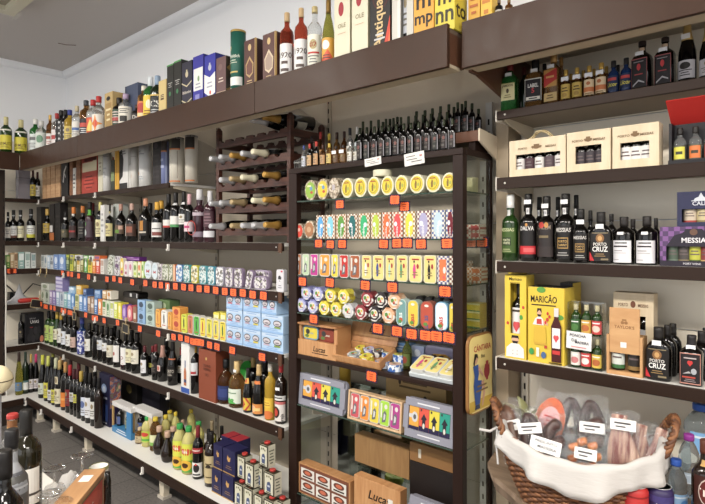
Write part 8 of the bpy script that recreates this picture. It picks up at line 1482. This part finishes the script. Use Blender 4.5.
pack(-.055, -.01, .08, R(-4), TL, R(-16), .10, .15, 'flat', 'packed flat dark sausages in the middle of the basket behind the price card')
pack(.035, .005, .085, R(2), R(-18), R(2), .115, .16, 'flat', 'packed dark sausages with white label in the centre of the basket', ('', .6), .62)
pack(.005, -.075, .085, R(0), R(-26), R(6), .115, .125, 'orange', 'packed orange sausages with white label at the front of the basket', ('', .5), .40)
pack(.115, -.03, .075, R(4), R(-16), R(4), .095, .19, 'bacon', 'packed streaky cured meat with white strip label right of centre in the basket', ('', .7), .72)
pack(.155, -.015, .075, R(8), R(-16), R(14), .075, .165, 'bacon', 'packed thin cured meat leaning second from the right in the basket')
pack(.190, -.02, .075, R(8), R(-18), R(24), .07, .165, 'bacon', 'packed thin cured meat leaning at the right end of the basket')
o = MB_ @ Vector((-.098, -.112, .168)); e = empty('price_card', o); e.rotation_euler = (R(-30), R(12), BR); wc, hc = .082, .047
b = MB(); b.box(-wc/2, wc/2, 0, .001, 0, hc, '#ecebe8'); cc0 = b.build('card', e); b = MB(); decal(b, flat(wc, 0, 0, hc), wc, hc, [('t', 'PRESUNTO', '#2a2830', .68, .18, 1.5), ('t', 'MADEIRA', '#2a2830', .38, .18, 1.3, .1), ('r', -.1, .7, .14, .20, '#2a2830')]); b.build('handwriting', cc0)
tag(e, 'white handwritten price card at the front rim of the basket', 'price card')
# dried leaves
o = MB_ @ Vector((-.155, .095, .19)); e = empty('bay_leaves', o); LF = M('#8a8a5a', .6)
for i, (az, tl, ln) in enumerate(((R(200), R(35), .085), (R(160), R(65), .08), (R(250), R(50), .07), (R(20), R(30), .085), (R(330), R(20), .07))):
    b = MB(); T = Matrix.Rotation(az, 4, 'Z') @ Matrix.Rotation(-tl, 4, 'Y'); n = 8; vs = []
    for k in range(n+1):
        t = k/n; ww = .018*math.sin(PI*min(1, t*1.02))**.8+.0004
        for s, dz in ((-1, .004), (0, 0), (1, .004)): vs.append(tuple(T @ Vector((t*ln, s*ww, dz+.012*math.sin(PI*t)))))
    b.mesh(vs, [(k*3+j, k*3+j+1, (k+1)*3+j+1, (k+1)*3+j) for k in range(n) for j in range(2)], LF if i % 2 else M('#a09a6a', .6), True); ob = b.build('leaf', e); so = ob.modifiers.new('s', 'SOLIDIFY'); so.thickness = .0008
b = MB(); b.tube([(0, 0, .01), (.0, .005, -.06), (.005, 0, -.12)], .0025, '#6a5a3a', 6); b.build('stem', e); tag(e, 'dry olive coloured bay leaves sticking up at the left of the basket', 'leaves')
# ------------------------------------------------------------------ drinks beside the basket
def PQ(u, d): x, y = P(u, d); return x, y
def drink(sp, u, d, H, r, look, rz=None):
    x, y = PQ(u, d); bottle_at(sp, x, y, ZBD+.0005, H, r, look, 'bottle', '', None, 0, YAW*.5 if rz is None else rz)
WBL = lambda c, z0=.26, z1=.50: [(z0, z1, 88, c, [('r', -1, 1, .75, .85, '#d8e4f0'), ('o', 0, .4, .3, .25, '#4a86c8'), ('r', -.7, .7, .05, .12, '#e8eef4')])]
drink(B('water', 'w', '#2a5ab8', WBL('#8ab4dc'), name='water_bottle'), 676, 1.47, .172, .0265, 'small water bottle with blue cap beside the purple capped one', R(60))
drink(B('water', 'w', '#8a2a8a', WBL('#b8c8d8', .25, .42), name='water_bottle'), 689, 1.62, .185, .028, 'small water bottle with purple cap beside the brown bottle', R(60))
drink(B('water', 'w', '#2f62c0', WBL('#7aaee0', .28, .62), name='water_bottle'), 701.5, 1.80, .222, .052, 'large water bottle with blue cap and light blue label at the right photo edge', R(60))
drink(B('bord', 'br', '#5a2c1c', [(.34, .66, 80, '#3a1a14', [('o', -.2, .5, .55, .45, '#b8a8a0'), ('o', -.2, .5, .50, .41, '#5a1a18'), ('t', 'TRI', '#e0d4cc', .38, .24, .9, -.2)]), (.74, .80, 70, '#b08a4a', ())], name='drink_bottle', cz=.86), 705.5, 1.40, .25, .032, 'brown bottle with dark red round label cut off by the right photo edge', R(40))
def drink_can(u, d, body, art, look):
    x, y = PQ(u, d); e = empty('drink_can', (x, y, ZBD+.0005), R(30)); b = MB(); r = .0325; H = .116
    b.lathe([(r*.78, 0), (r*.95, .006), (r, .012), (r, H-.014), (r*.82, H-.001)], body, 28); b.build('can_body', e)
    b = MB(); b.lathe([(r*.82, H-.001), (r*.84, H+.001), (r*.80, H+.0012), (r*.76, H-.004), (.002, H-.004)], foil('#c8c8c6'), 28); b.lathe([(.007, H-.0035), (.007, H-.002)], foil('#b0b0b0'), 12, cs=oval(1.5)); b.build('can_lid', e)
    b = MB(); Wd = 2*R(88)*r; decal(b, wrap(circ, r, 88, .012, H-.027), Wd, H-.027, art, nx=14); b.build('printed_label', e); tag(e, look, 'can', '', 'drink cans'); return e
drink_can(635, 1.44, '#b8221f', [('t', 'Brisa', '#e8e0dc', .45, .2, 1.3), ('p', [(-1, .1), (1, .4), (1, .3), (-1, 0)], '#e0d8d4'), ('r', -1, 1, .9, .95, '#8a1a18')], 'red drink can in front of the basket')
drink_can(660, 1.435, '#2f2452', [('r', -1, 1, .78, .97, '#3f3670'), ('p', [(-1, .1), (-.4, .65), (.3, .5), (1, .8), (1, .2), (-.2, .05)], '#d8c83a'), ('t', 'brisa', '#e8e4ea', .60, .16, 1.1), ('p', [(.0, .1), (.6, .3), (1, .15), (1, 0), (0, 0)], '#5a9a4a')], 'purple drink can with yellow design in front of the basket')
# ================================================================== left foreground: low table of bottles, glasses and a box
ZTB = CAMZ-.78
e = empty('display_table', (-1.62, .50, 0)); b = MB(); TW = wood('#cfcac2', '#dcd8d0', 4, .5)
b.box(-.42, .26, -.42, .17, ZTB-.03, ZTB, TW); b.build('table_top', e, .004)
for sx in (-.38, .22):
    for sy in (-.38, .13): b = MB(); b.box(sx-.02, sx+.02, sy-.02, sy+.02, 0, ZTB-.0302, '#5a4a40'); b.build('leg', e)
tag(e, 'small white topped table with bottles and glasses in the left foreground', 'table')
def fg(sp, u, d, v, r, look, rz=R(50)):
    x, y = P(u, d); z = ZTB+.0005; bottle_at(sp, x, y, z, CAMZ+(HZ-v)/F*d-z, r, look, 'bottle', '', None, 0, rz)
fg(B('bord', 'ol', '#1c1a18', [L(.18, .50, '#d8d4cc', 75, [('r', -1, 1, .25, .32, '#4a4440'), ('o', -.2, .62, .4, .2, '#8a8480')]), L(.80, .82, '#b89a5a', 70, ())], name='wine_bottle', capn='capsule'), 26, 1.50, 409.5, .039, 'dark olive wine bottle with white label in the left foreground')
fg(B('spirit', 'c', '#b8322c', [L(.80, .94, '#8a5a34', 85, [('r', -1, 1, .2, .5, '#c89a5a')]), L(.1, .5, '#a8a29a', 70)], name='jar_bottle', cz=.95), 12.5, 1.56, 413.5, .036, 'clear bottle with red cap and brown band in the left foreground')
fg(B('spirit', 'f', '#1d1b1c', [(.60, .86, 88, '#9a9ca0', [('r', -1, 1, .45, .52, '#5a5a60'), ('r', -1, 1, .15, .2, '#c8c8cc')]), L(.1, .4, '#5a5652', 70, [('p', [(-.5, .5), (-.1, .8), (.3, .6), (0, .5)], '#d8d4d0')])], name='spirit_bottle', cz=.88), 11.5, 1.22, 429, .034, 'bottle with silver neck and black cap in the left foreground')
fg(B('spirit', 'k', '#1a1716', [L(.1, .5, '#2c2826', 70, ())], name='spirit_bottle'), 4, 1.10, 450, .036, 'black bottle cut by the left photo edge in the foreground')
# cream ball on a stand
x, y = P(-3.5, 1.50); zc = CAMZ+(HZ-380)/F*1.50; r = .040; e = empty('ball_ornament', (x, y, ZTB))
b = MB(); b.lathe([(max(.0005, r*math.sin(PI*i/16)), zc-ZTB-r*math.cos(PI*i/16)) for i in range(25)], M('#d8cba4', .45), 28); b.build('ball', e)
b = MB(); b.lathe([(r+.0006, zc-ZTB-.0012), (r+.0006, zc-ZTB+.0012)], '#4a3a2a', 32); b.build('seam', e)
b = MB(); b.lathe([(.035, 0), (.035, .01), (.012, .02), (.012, zc-ZTB-r*.98)], M('#8a8a8c', .4), 18); b.build('stand', e)
tag(e, 'cream ball with dark seam on a grey stand at the left photo edge', 'ornament')
GLS = clear('#ffffff', .22, 'wineglass')
def glass_down(u, d, H, look, order):
    x, y = P(u, d); e = empty('wine_glass', (x, y, ZTB+.0005)); b = MB()
    b.lathe([(.026, 0), (.033, .025), (.034, .045), (.024, .068), (.006, .078)], GLS, 24, cap=False); b.build('bowl', e)
    b = MB(); b.lathe([(.004, .078), (.0035, H-.012), (.008, H-.006)], GLS, 12, cap=False); b.build('stem', e)
    b = MB(); b.lathe([(.008, H-.006), (.030, H-.002), (.031, H), (.028, H+.001), (.002, H-.0005)], GLS, 28, cap=False); b.build('foot', e)
    tag(e, look, 'glass', '', 'upturned glasses on the foreground table')
glass_down(82, 1.63, .128, 'upturned stemmed glass behind the wooden box', 0); glass_down(54.5, 1.56, .118, 'upturned stemmed glass left of the wooden box', 1); glass_down(49, 1.42, .112, 'upturned stemmed glass nearest the foreground bottles', 2); glass_down(60, 1.40, .10, 'upturned stemmed glass partly hidden by the wooden box', 3)
# wooden box with lettered label
xa, ya_ = P(95, 1.60); xb, yb2 = P(60, 1.36); ztop = CAMZ+(HZ-469)/F*1.60; vec = Vector((xb-xa, yb2-ya_, 0)); ln = vec.length; ang = math.atan2(vec.y, vec.x)
e = empty('wooden_box', (xa, ya_, ZTB+.0005)); e.rotation_euler = (0, 0, ang); hh = ztop-ZTB; wd = .055
OW = wood('#a8784a', '#bd8f5e', 4, .45, (1, 8, 8))
b = MB(); b.box(0, ln+.03, -.030, .030, hh-.010, hh, OW); b.build('lid', e, .001)
b = MB(); b.box(.003, ln+.027, -.0275, .0275, 0, hh-.0102, OW); b.build('box', e, .001)
b = MB(); Lw = ln+.024; mpx = lambda a, q, o: (Lw/2+.003+a*Lw/2, .0275+o, q*(hh-.0102)); decal(b, lambda a, q, o: mpx(-a, q, o) if False else mpx(a, q, o), Lw, hh-.01, [('r', -.9, .9, .05, .92, '#4a6a4a'), ('r', -.86, .86, .1, .88, '#b83a2a')]); 
decal(b, lambda a, q, o: mpx(-a, q, o), Lw, hh-.01, [('o', 0, .5, .75, .34, '#c84a34'), ('t', 'Lucas', '#e0cfc4', .38, .26, 1.2, 0, .25)], off=.0014); b.build('label', e)
b = MB(); b.box(.045, .085, -.016, .012, hh+.0001, hh+.0008, '#e4e2de'); b.build('price_sticker', e)
tag(e, 'orange brown wooden box with red label in the left foreground', 'box')
x, y = P(107.5, 1.52); b = MB(); b.lathe([(.010, 0), (.010, .10), (.007, .115), (.007, .125)], glossy('#15130f'), 14, T=Matrix.Translation((x, y, ZTB+.0005))); tag(b.build('small_bottle'), 'slim black bottle right of the orange brown wooden box', 'bottle')
x, y = P(104, 1.44); e = empty('small_jar', (x, y, ZTB+.0005)); b = MB(); b.lathe([(.016, 0), (.017, .004), (.017, .05)], '#d8d0c8', 16); b.build('jar_body', e); b = MB(); b.lathe([(.0175, .0501), (.0175, .062), (.015, .064)], '#b8281f', 16); b.build('cap', e); tag(e, 'tiny red capped jar in front of the slim black bottle', 'jar')
x, y = P(99, 1.66); e = empty('tasting_bowl', (x, y, ZTB+.0005)); b = MB(); b.lathe([(.012, 0), (.016, .004), (.026, .065), (.027, .082), (.025, .082), (.014, .02)], M('#d8d6d0', .3), 22, cap=False); b.build('bowl', e); b = MB(); b.lathe([(.0273, .074), (.0282, .083), (.0265, .085)], M('#8a8a5a', .4), 22, cap=False); b.build('rim', e); tag(e, 'white cup with greenish rim behind the wooden box', 'cup')
x, y = P(70, 1.66); b = MB(); N = 12; vs = []
for i in range(N+1):
    for j in range(N+1):
        a, c = i/N-.5, j/N-.5; vs.append((x+a*.08, y+c*.07, ZTB+.012+.05*max(0, 1-3.2*(a*a+c*c))*(1+.25*math.sin(13*a)*math.cos(11*c))))
b.mesh(vs, [(i*(N+1)+j, i*(N+1)+j+1, (i+1)*(N+1)+j+1, (i+1)*(N+1)+j) for i in range(N) for j in range(N)], CL, True); ob = b.build('napkin'); so = ob.modifiers.new('s', 'SOLIDIFY'); so.thickness = .002; tag(ob, 'crumpled white napkin behind the wooden box', 'napkin')
x, y = P(40, 1.26); b = MB(); vs = []
for i in range(N+1):
    for j in range(N+1):
        a, c = i/N-.5, j/N-.5; q = max(0, 1-3*(a*a+c*c)); vs.append((x+a*.17, y+c*.13, ZTB+.004+.135*q*(1+.12*math.sin(17*a+3*c)*math.cos(15*c))))
b.mesh(vs, [(i*(N+1)+j, i*(N+1)+j+1, (i+1)*(N+1)+j+1, (i+1)*(N+1)+j) for i in range(N) for j in range(N)], printed(['#5a7ab0', '#b8c8dc', '#3a5a9a', '#dfe4ea'], 18, .25, 'noise'), True); ob = b.build('plastic_packet'); tag(ob, 'blue and white plastic packet at the bottom left of the photo', 'packet')
finish_labels()
# ================================================================== camera and light
cam = bpy.data.cameras.new('camera'); co = bpy.data.objects.new('camera', cam); COL.objects.link(co)
co.location = (0, 0, CAMZ); co.rotation_euler = (R(90), 0, YAW)
cam.sensor_width = 36; cam.lens = F/705*36; cam.shift_y = -14/705; cam.clip_start = .05
SCN.camera = co
w = bpy.data.worlds.new('daylight'); SCN.world = w; w.use_nodes = True
bg = w.node_tree.nodes['Background']; bg.inputs[0].default_value = (.82, .9, 1, 1); bg.inputs[1].default_value = .12
def area(name, loc, tgt, sx, sy, power, col):
    l = bpy.data.lights.new(name, 'AREA'); l.shape = 'RECTANGLE'; l.size = sx; l.size_y = sy; l.energy = power; l.color = col
    o = bpy.data.objects.new(name, l); COL.objects.link(o); o.location = loc
    o.rotation_euler = (Vector(tgt)-Vector(loc)).to_track_quat('-Z', 'Y').to_euler()
area('daylight_through_shopfront', (-1.0, -3.45, 1.8), (-1.0, 3, 1.6), 6.0, 2.2, 62, (.95, .97, 1))
area('added_side_fill', (-4.2, -.9, 3.34), (-4.2, -.7, 0), 1.4, .3, 72, (1, .945, .86))
area('added_side_fill', (-1.9, -.9, 3.34), (-1.9, -.7, 0), 1.4, .3, 88, (1, .945, .86))
area('added_side_fill', (.6, -.9, 3.34), (.6, -.7, 0), 1.4, .3, 88, (1, .945, .86))
area('added_side_fill', (2.3, .3, 3.34), (2.0, .4, 0), 1.4, .3, 60, (1, .945, .86))  # added fill lamp that brightens the tin sign and the cabinet's glass side
SCN.view_settings.view_transform = 'Standard'; SCN.view_settings.look = 'None'; SCN.view_settings.exposure = 0.6; SCN.view_settings.gamma = 1
SCN.view_settings.use_curve_mapping = False
